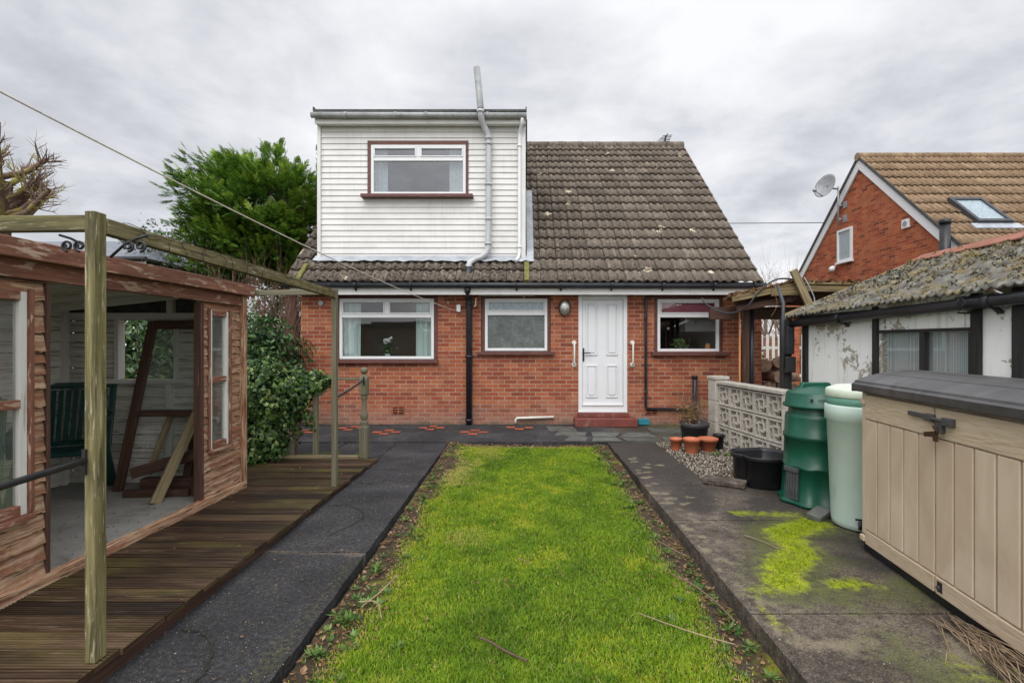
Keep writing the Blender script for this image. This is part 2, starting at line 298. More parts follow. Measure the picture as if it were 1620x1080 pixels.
M['red_tile'] = pmat('red_quarry_tile', [(.3, (.29, .060, .028)), (.7, (.43, .11, .055))], 9, rough=.7, bump=.4, over=[((.08, .05, .045), 6, .48, .66, (1, 1, 1), .75)])
M['dirt'] = pmat('dark_crack_soil', [(.3, (.012, .011, .009)), (.7, (.03, .03, .018))], 20, rough=1, bump=.5)
M['stone'] = pmat('cast_stone', [(.3, (.37, .34, .29)), (.7, (.53, .49, .43))], 16, rough=.9, bump=.5, bdist=.003, over=[((.20, .20, .14), 4, .55, .75, (1, 1, 1), .5), ((.12, .11, .09), 12, .62, .74, (1, 1, 1), .5)], vary=.06)
M['terracotta'] = pmat('terracotta_plastic', [(.3, (.42, .115, .055)), (.7, (.52, .17, .085))], 7, rough=.6, bump=.1, vary=.14, over=[((.35, .2, .14), 5, .55, .75, (1, 1, 1), .5)])
M['pot_grey'] = pmat('charcoal_pot', [(.3, (.035, .037, .042)), (.7, (.06, .063, .07))], 6, rough=.55, bump=.1)
M['tub'] = pmat('black_tub', [(.3, (.010, .0105, .012)), (.7, (.022, .0225, .025))], 6, rough=.38, bump=.08, over=[((.07, .065, .055), 5, .58, .8, (1, 1, 1), .5)])
M['compost'] = pmat('dark_green_plastic', [(.3, (.003, .056, .032)), (.7, (.007, .085, .05))], 4, rough=.36, bump=.05, over=[((.06, .12, .08), 7, .56, .8, (1, 1, 2.5), .5)])
M['hatch'] = pmat('grey_hatch', [(.3, (.05, .052, .055)), (.7, (.085, .088, .09))], 7, rough=.5, bump=.1)
M['butt'] = pmat('pale_green_plastic', [(.3, (.46, .60, .53)), (.7, (.58, .69, .62))], 3, rough=.42, bump=.04, over=[((.55, .62, .57), 3, .5, .75, (1, 1, .25), .6), ((.20, .30, .22), 8, .62, .78, (1, 1, .4), .45)])
M['butt_lid'] = pmat('cream_green_lid', [(.3, (.50, .60, .48)), (.7, (.64, .70, .58))], 4, rough=.5, bump=.05, over=[((.32, .36, .22), 6, .56, .74, (1, 1, 1), .5)])
M['butt_band'] = pmat('mid_green_band', [(.3, (.10, .27, .20)), (.7, (.16, .34, .26))], 4, rough=.45, bump=.05)
M['beige'] = pmat('beige_wood_effect_plastic', [(.3, (.50, .385, .275)), (.5, (.57, .45, .33)), (.7, (.63, .515, .39))], 3.2, (1, 6, .5), 'Object', .55, .35, .004, dist=1.2, detail=3, over=[((.36, .28, .2), 3, .54, .8, (1, 1, .5), .45), ((.30, .26, .17), 9, .60, .78, (1, 1, .25), .4)])
M['beige_rail'] = pmat('beige_grained_rail', [(.3, (.45, .35, .24)), (.5, (.54, .43, .305)), (.7, (.59, .48, .35))], 5.0, (1, .5, 7), 'Object', .55, .6, .006, dist=1.6, detail=3)
M['box_lid'] = pmat('charcoal_lid_plastic', [(.3, (.040, .038, .038)), (.7, (.075, .072, .072))], 5, (1, .3, 2), rough=.42, bump=.2, bdist=.003, over=[((.13, .13, .13), 3.5, .52, .75, (2, .35, 1), .55), ((.012, .012, .012), 16, .62, .72, (1, 1, .3), .7)])
M['rusty'] = pmat('rusty_metal', [(.3, (.10, .05, .03)), (.7, (.26, .12, .05))], 12, rough=.75, bump=.3)
M['orange_rust'] = pmat('orange_painted_conduit', [(.3, (.42, .16, .045)), (.7, (.55, .25, .08))], 8, (1, 1, .3), rough=.7, bump=.1)
M['black_wood'] = wood('black_painted_timber', [(.3, (.010, .010, .010)), (.7, (.028, .027, .026))], over=[((.10, .12, .06), 4, .6, .76, (.5, 3, 1), .5)], rough=.6)
def peel():
    m, nt, b, out = newmat('peeling_white_render')
    v = coords(nt, 'Object')
    base = ramp(nt, nz(nt, v, 3, 6, .6), [(.3, (.80, .80, .76)), (.7, (.88, .88, .86))])
    reg = nz(nt, nd(nt, 'ShaderNodeMapping', {'Vector': v, 'Location': (2.6, 4.9, 1.3)}).outputs[0], 1.5, 3, .5)
    fl = nz(nt, v, 15, 7, .68, .7)
    msk = rng_map(nt, mth(nt, 'ADD', mth(nt, 'MULTIPLY', reg, 1.0), mth(nt, 'MULTIPLY', fl, .62)), .865, .885)
    rim = rng_map(nt, mth(nt, 'ADD', mth(nt, 'MULTIPLY', reg, 1.0), mth(nt, 'MULTIPLY', fl, .62)), .85, .88)
    col = mixc(nt, rim, base, (.33, .30, .25))
    col = mixc(nt, msk, col, ramp(nt, nz(nt, v, 40, 3), [(.3, (.26, .23, .18)), (.7, (.55, .50, .41))]))
    alg = rng_map(nt, nz(nt, nd(nt, 'ShaderNodeMapping', {'Vector': v, 'Scale': (1, 5, .6)}).outputs[0], 2.5, 5), .54, .72, 0, .45)
    col = mixc(nt, alg, col, (.40, .42, .27))
    nt.links.new(col, b.inputs['Base Color']); b.inputs['Roughness'].default_value = .85; b.inputs['Specular IOR Level'].default_value = .25
    nt.links.new(nd(nt, 'ShaderNodeBump', {'Strength': .7, 'Distance': .004, 'Height': mth(nt, 'MULTIPLY', msk, -1.0)}).outputs[0], b.inputs['Normal'])
    return m
M['peel'] = peel()
M['corrugated'] = pmat('mossy_corrugated_sheet', [(.28, (.055, .052, .045)), (.5, (.12, .115, .10)), (.7, (.22, .21, .185))], 9, rough=.95, bump=.9, bdist=.02,
                       over=[((.17, .125, .05), 5, .50, .62, (1, 1, 1), .8), ((.27, .225, .13), 9, .57, .66, (1, 1, 1), .8), ((.025, .022, .018), 12, .58, .68, (1, 1, 1), .85), ((.17, .17, .03), 4, .6, .7, (1, 1, 1), .6)])
M['ridge_red'] = pmat('red_ridge_cap', [(.3, (.22, .085, .055)), (.7, (.32, .14, .095))], 6, rough=.85, bump=.3)
M['slate_roof'] = pmat('grey_slate_roof', [(.3, (.10, .11, .13)), (.7, (.2, .215, .24))], 6, rough=.6, bump=.2)
M['shed_floor'] = pmat('grey_painted_floor', [(.3, (.20, .19, .17)), (.7, (.31, .30, .27))], 4, rough=.7, bump=.2, over=[((.10, .085, .06), 5, .56, .74, (1, 1, 1), .7), ((.08, .06, .04), 16, .66, .74, (1, 1, 1), .7)])
M['chair'] = pmat('green_chair_plastic', [(.3, (.004, .035, .032)), (.7, (.008, .055, .048))], 5, rough=.4, bump=0)
M['chair_bright'] = pmat('emerald_chair_plastic', [(.3, (.004, .07, .03)), (.7, (.008, .10, .045))], 5, rough=.4, bump=0)
M['log'] = pmat('cut_log_bark', [(.3, (.17, .105, .07)), (.7, (.36, .245, .17))], 8, rough=.9, bump=.7, bdist=.01, vary=.25)
M['rope'] = pmat('washing_line_cord', [(.3, (.42, .38, .32)), (.7, (.62, .58, .5))], 40, rough=.8, bump=0)
M['wire'] = pmat('dark_wire', [(.3, (.02, .02, .022)), (.7, (.04, .04, .042))], 5, rough=.6, bump=0)
M['petal'] = pmat('white_petals', [(.3, (.75, .68, .7)), (.7, (.85, .8, .82))], 8, rough=.7, bump=0, trans=.2)
M['vase'] = pmat('pale_ceramic', [(.3, (.5, .58, .55)), (.7, (.6, .66, .63))], 4, rough=.3, bump=0)
M['leaf_ivy'] = leafmat('ivy_leaf', [(0, (.010, .030, .008)), (.35, (.032, .085, .018)), (.7, (.085, .17, .032)), (.92, (.18, .27, .06)), (1, (.32, .37, .13))], .38, .15, .5)
M['leaf_laurel'] = leafmat('hedge_leaf', [(0, (.012, .036, .012)), (.5, (.036, .095, .024)), (1, (.11, .21, .05))], .35, .2, .5)
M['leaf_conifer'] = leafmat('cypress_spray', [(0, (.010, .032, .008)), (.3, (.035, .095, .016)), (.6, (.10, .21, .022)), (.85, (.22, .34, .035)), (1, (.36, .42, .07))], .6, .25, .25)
M['leaf_grey'] = leafmat('grey_green_leaf', [(0, (.05, .075, .05)), (.5, (.11, .15, .10)), (1, (.20, .24, .17))], .6, .25, .3)
M['leaf_weed'] = leafmat('weed_leaf', [(0, (.05, .11, .02)), (.5, (.10, .20, .035)), (1, (.22, .33, .10))], .6, .3, .3)
M['blade'] = leafmat('grass_blade', [(0, (.07, .14, .012)), (.3, (.155, .28, .016)), (.6, (.26, .40, .018)), (.82, (.45, .47, .022)), (.93, (.44, .39, .09)), (1, (.52, .42, .22))], .6, .35, .25)
M['dry_leaf'] = leafmat('dead_leaf', [(0, (.10, .05, .025)), (.5, (.25, .14, .07)), (1, (.42, .28, .17))], .8, .2, .2)
M['pebble'] = leafmat('gravel_stone', [(0, (.06, .05, .04)), (.5, (.17, .14, .11)), (1, (.42, .37, .30))], .8, 0, .3)
M['roof_moss'] = leafmat('roof_moss_tuft', [(0, (.03, .027, .02)), (.35, (.10, .085, .05)), (.65, (.20, .155, .07)), (.85, (.31, .27, .17)), (1, (.24, .25, .06))], .95, .1, .1)
M['moss_clump'] = leafmat('moss_tuft', [(0, (.16, .22, .008)), (.5, (.28, .38, .010)), (1, (.42, .53, .03))], .9, .25, .15)

# ------------------------------------------------------------------ objects
OFF = {}
def props(o, label=None, cat=None, group=None, kind=None):
    if label: o['label'] = label
    if cat: o['category'] = cat
    if group: o['group'] = group
    if kind: o['kind'] = kind
    return o
def thing(name, label, cat, loc=(0, 0, 0), group=None, rotz=0.0, local=False):
    o = bpy.data.objects.new(name, None); COL.objects.link(o); o.empty_display_size = .1
    o.location = loc; o.rotation_euler = (0, 0, rotz)
    OFF[o.name] = Vector((0, 0, 0)) if local else Vector(loc)
    return props(o, label, cat, group)
def copy_tree(o, parent=None):
    c = o.copy(); COL.objects.link(c)
    OFF[c.name] = OFF.get(o.name, Vector())
    if parent: c.parent = parent
    for ch in list(o.children): copy_tree(ch, c)
    return c

def V(*a): return Vector(a)
class MB:
    def __init__(s, seed=1):
        s.v = []; s.f = []; s.uv = []; s.sm = []; s.rnd = []; s.rng = random.Random(seed)
    def _face(s, idx, uv=None, smooth=False, rnd=0.5):
        s.f.append(idx); s.sm.append(smooth); s.rnd.append(rnd)
        if uv is None:
            p = [s.v[i] for i in idx]
            n = Vector((0, 0, 0))
            for a, b in zip(p, p[1:] + p[:1]): n += Vector(a).cross(Vector(b))
            ax = max(range(3), key=lambda k: abs(n[k]))
            i, j = ((1, 2), (0, 2), (0, 1))[ax]
            uv = [(q[i], q[j]) for q in p]
        s.uv.append(uv)
    def poly(s, pts, uv=None, smooth=False, rnd=.5):
        b = len(s.v); s.v += [tuple(p) for p in pts]; s._face(list(range(b, b + len(pts))), uv, smooth, rnd)
    def hexa(s, c, grain=None, rnd=.5):
        """8 corners: bottom 4 ccw then top 4 ccw. grain: axis index 0,1,2 along which u runs, or None for metric uv"""
        b = len(s.v); s.v += [tuple(p) for p in c]
        fs = [(0, 3, 2, 1), (4, 5, 6, 7), (0, 1, 5, 4), (1, 2, 6, 5), (2, 3, 7, 6), (3, 0, 4, 7)]
        if grain is None:
            for f in fs: s._face([b + i for i in f], None, False, rnd)
        else:
            ex = (c[1] - c[0]).length, (c[3] - c[0]).length, (c[4] - c[0]).length
            loc = [(0, 0, 0), (ex[0], 0, 0), (ex[0], ex[1], 0), (0, ex[1], 0)]; loc = loc + [(x, y, ex[2]) for x, y, z in loc]
            ou, ov = s.rng.random() * 20, s.rng.random() * 20
            for fi, f in enumerate(fs):
                ax = (2, 2, 1, 0, 1, 0)[fi]; rest = [k for k in (0, 1, 2) if k != ax]
                if grain in rest: u_ = grain; v_ = [k for k in rest if k != grain][0]
                else: u_, v_ = rest
                s._face([b + i for i in f], [(loc[i][u_] + ou, loc[i][v_] + ov + ax * .37) for i in f], False, rnd)
    def box(s, x0, x1, y0, y1, z0, z1, grain=None, rnd=.5):
        if grain == 'auto': grain = max(range(3), key=lambda k: (abs(x1 - x0), abs(y1 - y0), abs(z1 - z0))[k])
        s.hexa([V(x0, y0, z0), V(x1, y0, z0), V(x1, y1, z0), V(x0, y1, z0), V(x0, y0, z1), V(x1, y0, z1), V(x1, y1, z1), V(x0, y1, z1)], grain, rnd)
    def bar(s, p0, p1, w, h, up=(0, 0, 1), grain=True, w1=None, h1=None):
        p0, p1 = Vector(p0), Vector(p1); d = (p1 - p0).normalized(); up = Vector(up)
        if abs(d.dot(up)) > .98: up = Vector((0, 1, 0))
        sd = d.cross(up).normalized(); u = sd.cross(d).normalized()
        w1 = w if w1 is None else w1; h1 = h if h1 is None else h1
        c = []
        for sz in (-.5, .5):
            c += [p0 + sd * w * -.5 + u * h * sz, p1 + sd * w1 * -.5 + u * h1 * sz, p1 + sd * w1 * .5 + u * h1 * sz, p0 + sd * w * .5 + u * h * sz]
        c = [c[0], c[1], c[2], c[3], c[4], c[5], c[6], c[7]]
        # orientation: x = along d, y = side, z = up (right handed needs side = up x d)
        c = [c[3], c[2], c[1], c[0], c[7], c[6], c[5], c[4]]
        s.hexa(c, 0 if grain else None)
    def tube(s, pts, r, n=8, cap=True, smooth=True, rnd=.5):
        pts = [Vector(p) for p in pts]; rs = r if isinstance(r, (list, tuple)) else [r] * len(pts)
        b = len(s.v); L = 0; lens = []
        ref = None
        for i, p in enumerate(pts):
            d = (pts[min(i + 1, len(pts) - 1)] - pts[max(i - 1, 0)])
            d = d.normalized() if d.length > 1e-9 else Vector((0, 0, 1))
            if ref is None:
                ref = Vector((0, 0, 1)) if abs(d.z) < .9 else Vector((1, 0, 0))
            a = d.cross(ref)
            if a.length < 1e-4: a = d.cross(Vector((0, 1, 0)))
            a.normalize(); c = d.cross(a).normalized(); ref = a.cross(d).normalized()
            for k in range(n):
                t = 2 * math.pi * k / n
                s.v.append(tuple(p + (a * math.cos(t) + c * math.sin(t)) * rs[i]))
            if i: L += (p - pts[i - 1]).length
            lens.append(L)
        ou = s.rng.random() * 10
        for i in range(len(pts) - 1):
            for k in range(n):
                k2 = (k + 1) % n; w = 2 * math.pi * rs[i] / n
                s._face([b + i * n + k, b + i * n + k2, b + (i + 1) * n + k2, b + (i + 1) * n + k],
                        [(lens[i] + ou, k * w), (lens[i] + ou, k * w + w), (lens[i + 1] + ou, k * w + w), (lens[i + 1] + ou, k * w)], smooth, rnd)
        if cap:
            s._face([b + k for k in range(n)][::-1], None, False, rnd); e = b + (len(pts) - 1) * n
            s._face([e + k for k in range(n)], None, False, rnd)
    def lathe(s, prof, c, n=24, smooth=True, a0=0.0, sq=None, cap=True):
        """prof: (radius, z) from bottom up; sq(theta) multiplies the radius"""
        b = len(s.v); c = Vector(c)
        for r, z in prof:
            for k in range(n):
                t = 2 * math.pi * k / n + a0; q = r * (sq(t, z) if sq else 1)
                s.v.append((c.x + q * math.cos(t), c.y + q * math.sin(t), c.z + z))
        for i in range(len(prof) - 1):
            for k in range(n):
                k2 = (k + 1) % n
                s._face([b + i * n + k, b + i * n + k2, b + (i + 1) * n + k2, b + (i + 1) * n + k],
                        [(prof[i][1], k * .05), (prof[i][1], k * .05 + .05), (prof[i + 1][1], k * .05 + .05), (prof[i + 1][1], k * .05)], smooth)
        if cap:
            s._face([b + k for k in range(n)][::-1]); e = b + (len(prof) - 1) * n; s._face([e + k for k in range(n)])
    def sphere(s, c, r, n=10, m=6, sx=1, sy=1, sz=1, jit=0.0, rnd=.5):
        prof = []; b = len(s.v); c = Vector(c)
        for i in range(m + 1):
            ph = math.pi * i / m
            for k in range(n):
                t = 2 * math.pi * k / n; q = 1 + (s.rng.random() - .5) * jit
                s.v.append((c.x + r * sx * math.sin(ph) * math.cos(t) * q, c.y + r * sy * math.sin(ph) * math.sin(t) * q, c.z - r * sz * math.cos(ph) * q))
        for i in range(m):
            for k in range(n):
                k2 = (k + 1) % n
                s._face([b + i * n + k, b + i * n + k2, b + (i + 1) * n + k2, b + (i + 1) * n + k], None, True, rnd)
    def build(s, name, mat, parent=None, loc=None, bevel=0.0, attr=False, weld=False, seg=2):
        off = OFF[parent.name] if parent else (Vector(loc) if loc is not None else Vector((0, 0, 0)))
        me = bpy.data.meshes.new(name)
        me.from_pydata([(x - off.x, y - off.y, z - off.z) for x, y, z in s.v], [], s.f)
        ul = me.uv_layers.new(name='UVMap')
        flat = [c for f in s.uv for p in f for c in p]
        ul.data.foreach_set('uv', flat)
        me.polygons.foreach_set('use_smooth', s.sm)
        if attr:
            a = me.attributes.new('rnd', 'FLOAT', 'FACE'); a.data.foreach_set('value', s.rnd)
        me.materials.append(M[mat] if isinstance(mat, str) else mat)
        me.update()
        o = bpy.data.objects.new(name, me); COL.objects.link(o)
        if parent: o.parent = parent
        elif loc is not None: o.location = loc
        OFF[o.name] = off
        if bevel:
            bm = o.modifiers.new('bevel', 'BEVEL'); bm.width = bevel; bm.segments = seg; bm.limit_method = 'ANGLE'; bm.angle_limit = R(40); bm.use_clamp_overlap = True
        return o

def split_islands(o):
    """each loose piece of a part becomes a part of its own"""
    me = o.data; n = len(me.vertices); par = list(range(n))
    def find(a):
        while par[a] != a: par[a] = par[par[a]]; a = par[a]
        return a
    for e in me.edges: par[find(e.vertices[0])] = find(e.vertices[1])
    roots = sorted({find(i) for i in range(n)}); objs = [o]
    for r in roots[1:]:
        c = o.copy(); c.data = me.copy(); COL.objects.link(c); OFF[c.name] = OFF[o.name]; objs.append(c)
    for r, c in zip(roots, objs):
        bm = bmesh.new(); bm.from_mesh(c.data); bm.verts.ensure_lookup_table()
        bmesh.ops.delete(bm, geom=[v for v in bm.verts if find(v.index) != r], context='VERTS'); bm.to_mesh(c.data); bm.free()
    return objs
def np_mesh(name, verts, quads, mat, rnd=None, parent=None, loc=None, smooth=False):
    """quads: (n,4) int array, or (n,3)"""
    off = OFF[parent.name] if parent else (Vector(loc) if loc is not None else Vector((0, 0, 0)))
    verts = np.asarray(verts, dtype=np.float32) - np.array(off, dtype=np.float32)
    me = bpy.data.meshes.new(name); k = quads.shape[1]; n = len(quads)
    me.vertices.add(len(verts)); me.vertices.foreach_set('co', verts.ravel())
    me.loops.add(n * k); me.loops.foreach_set('vertex_index', quads.astype(np.int32).ravel())
    me.polygons.add(n); me.polygons.foreach_set('loop_start', np.arange(0, n * k, k, dtype=np.int32)); me.polygons.foreach_set('loop_total', np.full(n, k, dtype=np.int32))
    if smooth: me.polygons.foreach_set('use_smooth', np.ones(n, dtype=bool))
    if rnd is not None:
        a = me.attributes.new('rnd', 'FLOAT', 'FACE'); a.data.foreach_set('value', np.asarray(rnd, dtype=np.float32))
    me.materials.append(M[mat]); me.update(calc_edges=True)
    o = bpy.data.objects.new(name, me); COL.objects.link(o)
    if parent: o.parent = parent
    elif loc is not None: o.location = loc
    OFF[o.name] = off
    return o

def vnoise(x, y, seed=0):
    """2-D value noise, numpy"""
    def h(i, j):
        n = (i * 374761393 + j * 668265263 + seed * 974711) & 0xffffffff
        n = ((n ^ (n >> 13)) * 1274126177) & 0xffffffff
        return ((n ^ (n >> 16)) & 0xffff) / 65535.0
    xi, yi = np.floor(x).astype(np.int64), np.floor(y).astype(np.int64); xf, yf = x - xi, y - yi
    u, v = xf * xf * (3 - 2 * xf), yf * yf * (3 - 2 * yf)
    return (h(xi, yi) * (1 - u) + h(xi + 1, yi) * u) * (1 - v) + (h(xi, yi + 1) * (1 - u) + h(xi + 1, yi + 1) * u) * v
def fbm(x, y, seed=0, oc=4):
    s = 0; a = .5; t = 0
    for k in range(oc):
        s = s + a * vnoise(x * 2 ** k, y * 2 ** k, seed + k * 17); t += a; a *= .5
    return s / t

def leaves(name, P, N, D, L, W, mat, rng, parent=None, loc=None, fold=.25, rnd=None):
    """flat-ish pointed leaves: P centres, N normals, D directions (arrays n x 3), L lengths, W widths; 2 quads each"""
    n = len(P); D = D / np.linalg.norm(D, axis=1, keepdims=True)
    S = np.cross(D, N); S /= np.maximum(np.linalg.norm(S, axis=1, keepdims=True), 1e-6); U = np.cross(S, D)
    L = np.broadcast_to(L, n)[:, None]; W = np.broadcast_to(W, n)[:, None]
    base = P - D * L * .5; tip = P + D * L * .5 - U * L * .12
    m1 = P - D * L * .12 + U * L * .03
    l = P - D * L * .15 + S * W * .5 - U * W * fold; r = P - D * L * .15 - S * W * .5 - U * W * fold
    verts = np.stack([base, r, tip, l, m1], 1).reshape(-1, 3); b = (np.arange(n) * 5)[:, None]
    q = np.concatenate([b + np.array([[0, 1, 2, 4]]), b + np.array([[0, 4, 2, 3]])], 1).reshape(-1, 4)
    rr = rng.random(n) if rnd is None else rnd
    return np_mesh(name, verts, q, mat, np.repeat(rr, 2), parent, loc)

def branches(rng, p, d, L, r, depth, kids=(3, 5), spread=.6, up=.15, wig=.12, shrink=.68, out=None, tips=None):
    if out is None: out = []
    pts = [Vector(p)]; rs = [r]; d = Vector(d).normalized(); n = 4 if depth else 3
    for i in range(n):
        d = (d + Vector((rng.uniform(-1, 1), rng.uniform(-1, 1), rng.uniform(-1, 1))) * wig + Vector((0, 0, up * .3))).normalized()
        pts.append(pts[-1] + d * L / n); rs.append(r * (1 - .45 * (i + 1) / n))
    if depth == 0: rs[-1] = r * .25
    out.append((pts, rs))
    if depth == 0:
        if tips is not None: tips.append((pts[-1], d))
        return out
    for k in range(rng.randint(*kids)):
        t = rng.uniform(.35, 1.0); i = min(int(t * n), n - 1); q = pts[i].lerp(pts[i + 1], t * n - i)
        a = Vector((rng.uniform(-1, 1), rng.uniform(-1, 1), rng.uniform(-.6, 1))).normalized()
        nd_ = (d * (1 - spread) + a * spread + Vector((0, 0, up))).normalized()
        branches(rng, q, nd_, L * shrink * rng.uniform(.7, 1.15), max(rs[i] * .55, .002), depth - 1, kids, spread, up, wig, shrink, out, tips)
    return out
def branch_mesh(name, brs, mat, parent=None, loc=None, n0=7):
    mb = MB()
    for pts, rs in brs: mb.tube(pts, rs, n0 if rs[0] > .03 else (5 if rs[0] > .012 else 3), cap=False)
    return mb.build(name, mat, parent, loc)

def siding(mb, org, ud, nd_, length, z0, z1, pitch, proud=.014, ops=(), jit=0.0, jag=0.0, gap=0.0):
    """lapped boards: org at u=0,z=0; ud unit vector along; nd_ outward; ops (u0,u1,z0,z1) cut out"""
    org, ud, nd_ = Vector(org), Vector(ud), Vector(nd_); z = z0; k = 0
    while z < z1 - 1e-6:
        zt = min(z + pitch * (1 + mb.rng.uniform(-jit, jit)), z1)
        cuts = sorted({z, zt} | {c for o in ops for c in (o[2], o[3]) if z < c < zt})
        ou, ov = mb.rng.random() * 20, mb.rng.random() * 20; pr = proud * (1 + mb.rng.uniform(-jit, jit) * 1.5); til = mb.rng.uniform(-jit, jit) * .02
        gp = gap * mb.rng.uniform(.4, 1.6)
        for a, b in zip(cuts, cuts[1:]):
            if b == zt: b = b - gp
            mid = (a + b) / 2; spans = [(0, length)]
            for o in ops:
                if o[2] < mid < o[3]:
                    ns = []
                    for s0, s1 in spans:
                        if o[0] > s0: ns.append((s0, min(o[0], s1)))
                        if o[1] < s1: ns.append((max(o[1], s0), s1))
                    spans = [q for q in ns if q[1] - q[0] > 1e-5]
            for s0, s1 in spans:
                if jag and s1 - s0 > .03:
                    ns_ = max(2, int((s1 - s0) / .022)); us = [s0 + (s1 - s0) * i / ns_ for i in range(ns_ + 1)]; dz = 0; top = []; low = []
                    for u in us:
                        dz = .6 * dz + mb.rng.gauss(0, jag); t = (zt - a) / (zt - z); pp = pr * t * (1 + .5 * mb.rng.gauss(0, .16)); lo_ = a + (abs(dz) if a == z else 0)
                        top.append(org + ud * u + Vector((0, 0, b)) + nd_ * (.004 + pr * (zt - b) / (zt - z) + abs(mb.rng.gauss(0, .0012)))); low.append(org + ud * u + Vector((0, 0, lo_)) + nd_ * (.004 + pp))
                    for i in range(ns_):
                        mb.poly([low[i], low[i + 1], top[i + 1], top[i]], [(us[i] + ou, a + ov), (us[i + 1] + ou, a + ov), (us[i + 1] + ou, b + ov), (us[i] + ou, b + ov)])
                        k0, k1 = low[i] - nd_ * (.002 + pr), low[i + 1] - nd_ * (.002 + pr); mb.poly([low[i], low[i + 1], k1, k0], [(us[i] + ou, ov), (us[i + 1] + ou, ov), (us[i + 1] + ou, ov + .02), (us[i] + ou, ov + .02)])
                    continue
                def P(u, zz, extra=0): 
                    t = (zt - zz) / (zt - z); return org + ud * u + Vector((0, 0, zz)) + nd_ * (.004 + pr * t + extra)
                fl = nd_.cross(ud).z * 1
                quad = [P(s0, a), P(s1, a), P(s1, b), P(s0, b)]
                uvq = [(s0 + ou, a + ov), (s1 + ou, a + ov), (s1 + ou, b + ov), (s0 + ou, b + ov)]
                und = [P(s0, a), P(s1, a), P(s1, a) - nd_ * (.003 + pr), P(s0, a) - nd_ * (.003 + pr)]
                mb.poly(quad, uvq)
                if a == z: mb.poly(und, [(p[0] + ou, p[1] + ov) for p in [(s0, 0), (s1, 0), (s1, .02), (s0, .02)]])
        z = zt; k += 1

def panel(mb, x0, x1, z0, z1, ops, y0, y1, axis='x', reveal=True):
    """wall slab with rectangular openings; axis 'x': runs along x at y0 (front) .. y1 (back); 'y': runs along y, y0/y1 are x positions"""
    xs = sorted({x0, x1} | {c for o in ops for c in o[:2]}); zs = sorted({z0, z1} | {c for o in ops for c in o[2:]})
    def P(u, w, z): return (u, w, z) if axis == 'x' else (w, u, z)
    for a, b in zip(xs, xs[1:]):
        for c, d in zip(zs, zs[1:]):
            mx, mz = (a + b) / 2, (c + d) / 2
            if any(o[0] < mx < o[1] and o[2] < mz < o[3] for o in ops): continue
            mb.poly([P(a, y0, c), P(b, y0, c), P(b, y0, d), P(a, y0, d)], [(a, c), (b, c), (b, d), (a, d)])
            mb.poly([P(a, y1, c), P(b, y1, c), P(b, y1, d), P(a, y1, d)], [(a, c), (b, c), (b, d), (a, d)])
    for (a, b, c, d) in list(ops) + [(x0, x1, z0, z1)]:
        for (u0, w0, u1, w1) in ((a, c, b, c), (b, c, b, d), (b, d, a, d), (a, d, a, c)):
            uv = [(u0 + y0, w0), (u1 + y0, w1), (u1 + y1, w1), (u0 + y1, w0)] if w0 == w1 else [(y0, w0), (y0, w1), (y1, w1), (y1, w0)]
            mb.poly([P(u0, y0, w0), P(u1, y0, w1), P(u1, y1, w1), P(u0, y1, w0)], uv)
# ================================================================== ground and hard surfaces
def S(name, o): o['kind'] = 'structure'; return o
def grid_obj(name, x0, x1, y0, y1, step, zf, mat, attrs=None, thick=0.0, parent=None, edge_jit=0.0, seed=0):
    nx = max(2, int((x1 - x0) / step) + 1); ny = max(2, int((y1 - y0) / step) + 1)
    X, Y = np.meshgrid(np.linspace(x0, x1, nx), np.linspace(y0, y1, ny), indexing='xy')
    if edge_jit:
        w0 = (fbm(Y[:, 0] * 9, Y[:, 0] * 0 + seed, seed) - .5) * edge_jit; w1 = (fbm(Y[:, 0] * 9, Y[:, 0] * 0 + seed + 9, seed + 4) - .5) * edge_jit
        X[:, 0] += w0; X[:, -1] += w1
    Z = zf(X, Y)
    vs_ = np.stack([X, Y, Z], -1).reshape(-1, 3)
    idx = np.arange(nx * ny).reshape(ny, nx)
    q = np.stack([idx[:-1, :-1], idx[:-1, 1:], idx[1:, 1:], idx[1:, :-1]], -1).reshape(-1, 4)
    if thick:
        ring = np.concatenate([idx[0, :], idx[1:, -1], idx[-1, -2::-1], idx[-2:0:-1, 0]])
        low = vs_[ring].copy(); low[:, 2] -= thick; n0 = len(vs_); vs_ = np.concatenate([vs_, low])
        k = np.arange(len(ring)); k2 = (k + 1) % len(ring)
        q = np.concatenate([q, np.stack([ring[k2], ring[k], n0 + k, n0 + k2], -1)])
    o = np_mesh(name, vs_, q, mat, None, parent)
    me = o.data
    for an, fn in (attrs or {}).items():
        val = np.clip(fn(vs_[:, 0], vs_[:, 1]), 0, 1).astype(np.float32)
        a = me.attributes.new(an, 'FLOAT', 'POINT'); a.data.foreach_set('value', val)
    me.polygons.foreach_set('use_smooth', np.zeros(len(q), dtype=bool))
    return o
def seg_dist(x, y, ax, ay, bx, by):
    dx, dy = bx - ax, by - ay; t = np.clip(((x - ax) * dx + (y - ay) * dy) / (dx * dx + dy * dy + 1e-9), 0, 1)
    return np.hypot(x - ax - t * dx, y - ay - t * dy)
def blob(x, y, pts, w, seed=0, nz_=.35):
    """stain round a polyline of half width w with a ragged edge"""
    d = np.min([seg_dist(x, y, *a, *b) for a, b in zip(pts, pts[1:] or pts)], axis=0) if len(pts) > 1 else np.hypot(x - pts[0][0], y - pts[0][1])
    return np.clip(1.15 - d / w + (fbm(x * 5, y * 5, seed) - .5) * 2 * nz_, 0, 1)

mb = MB(); mb.poly([(-400, -60, -.30), (400, -60, -.30), (400, 700, -.30), (-400, 700, -.30)]); S('g', mb.build('ground', 'ground'))

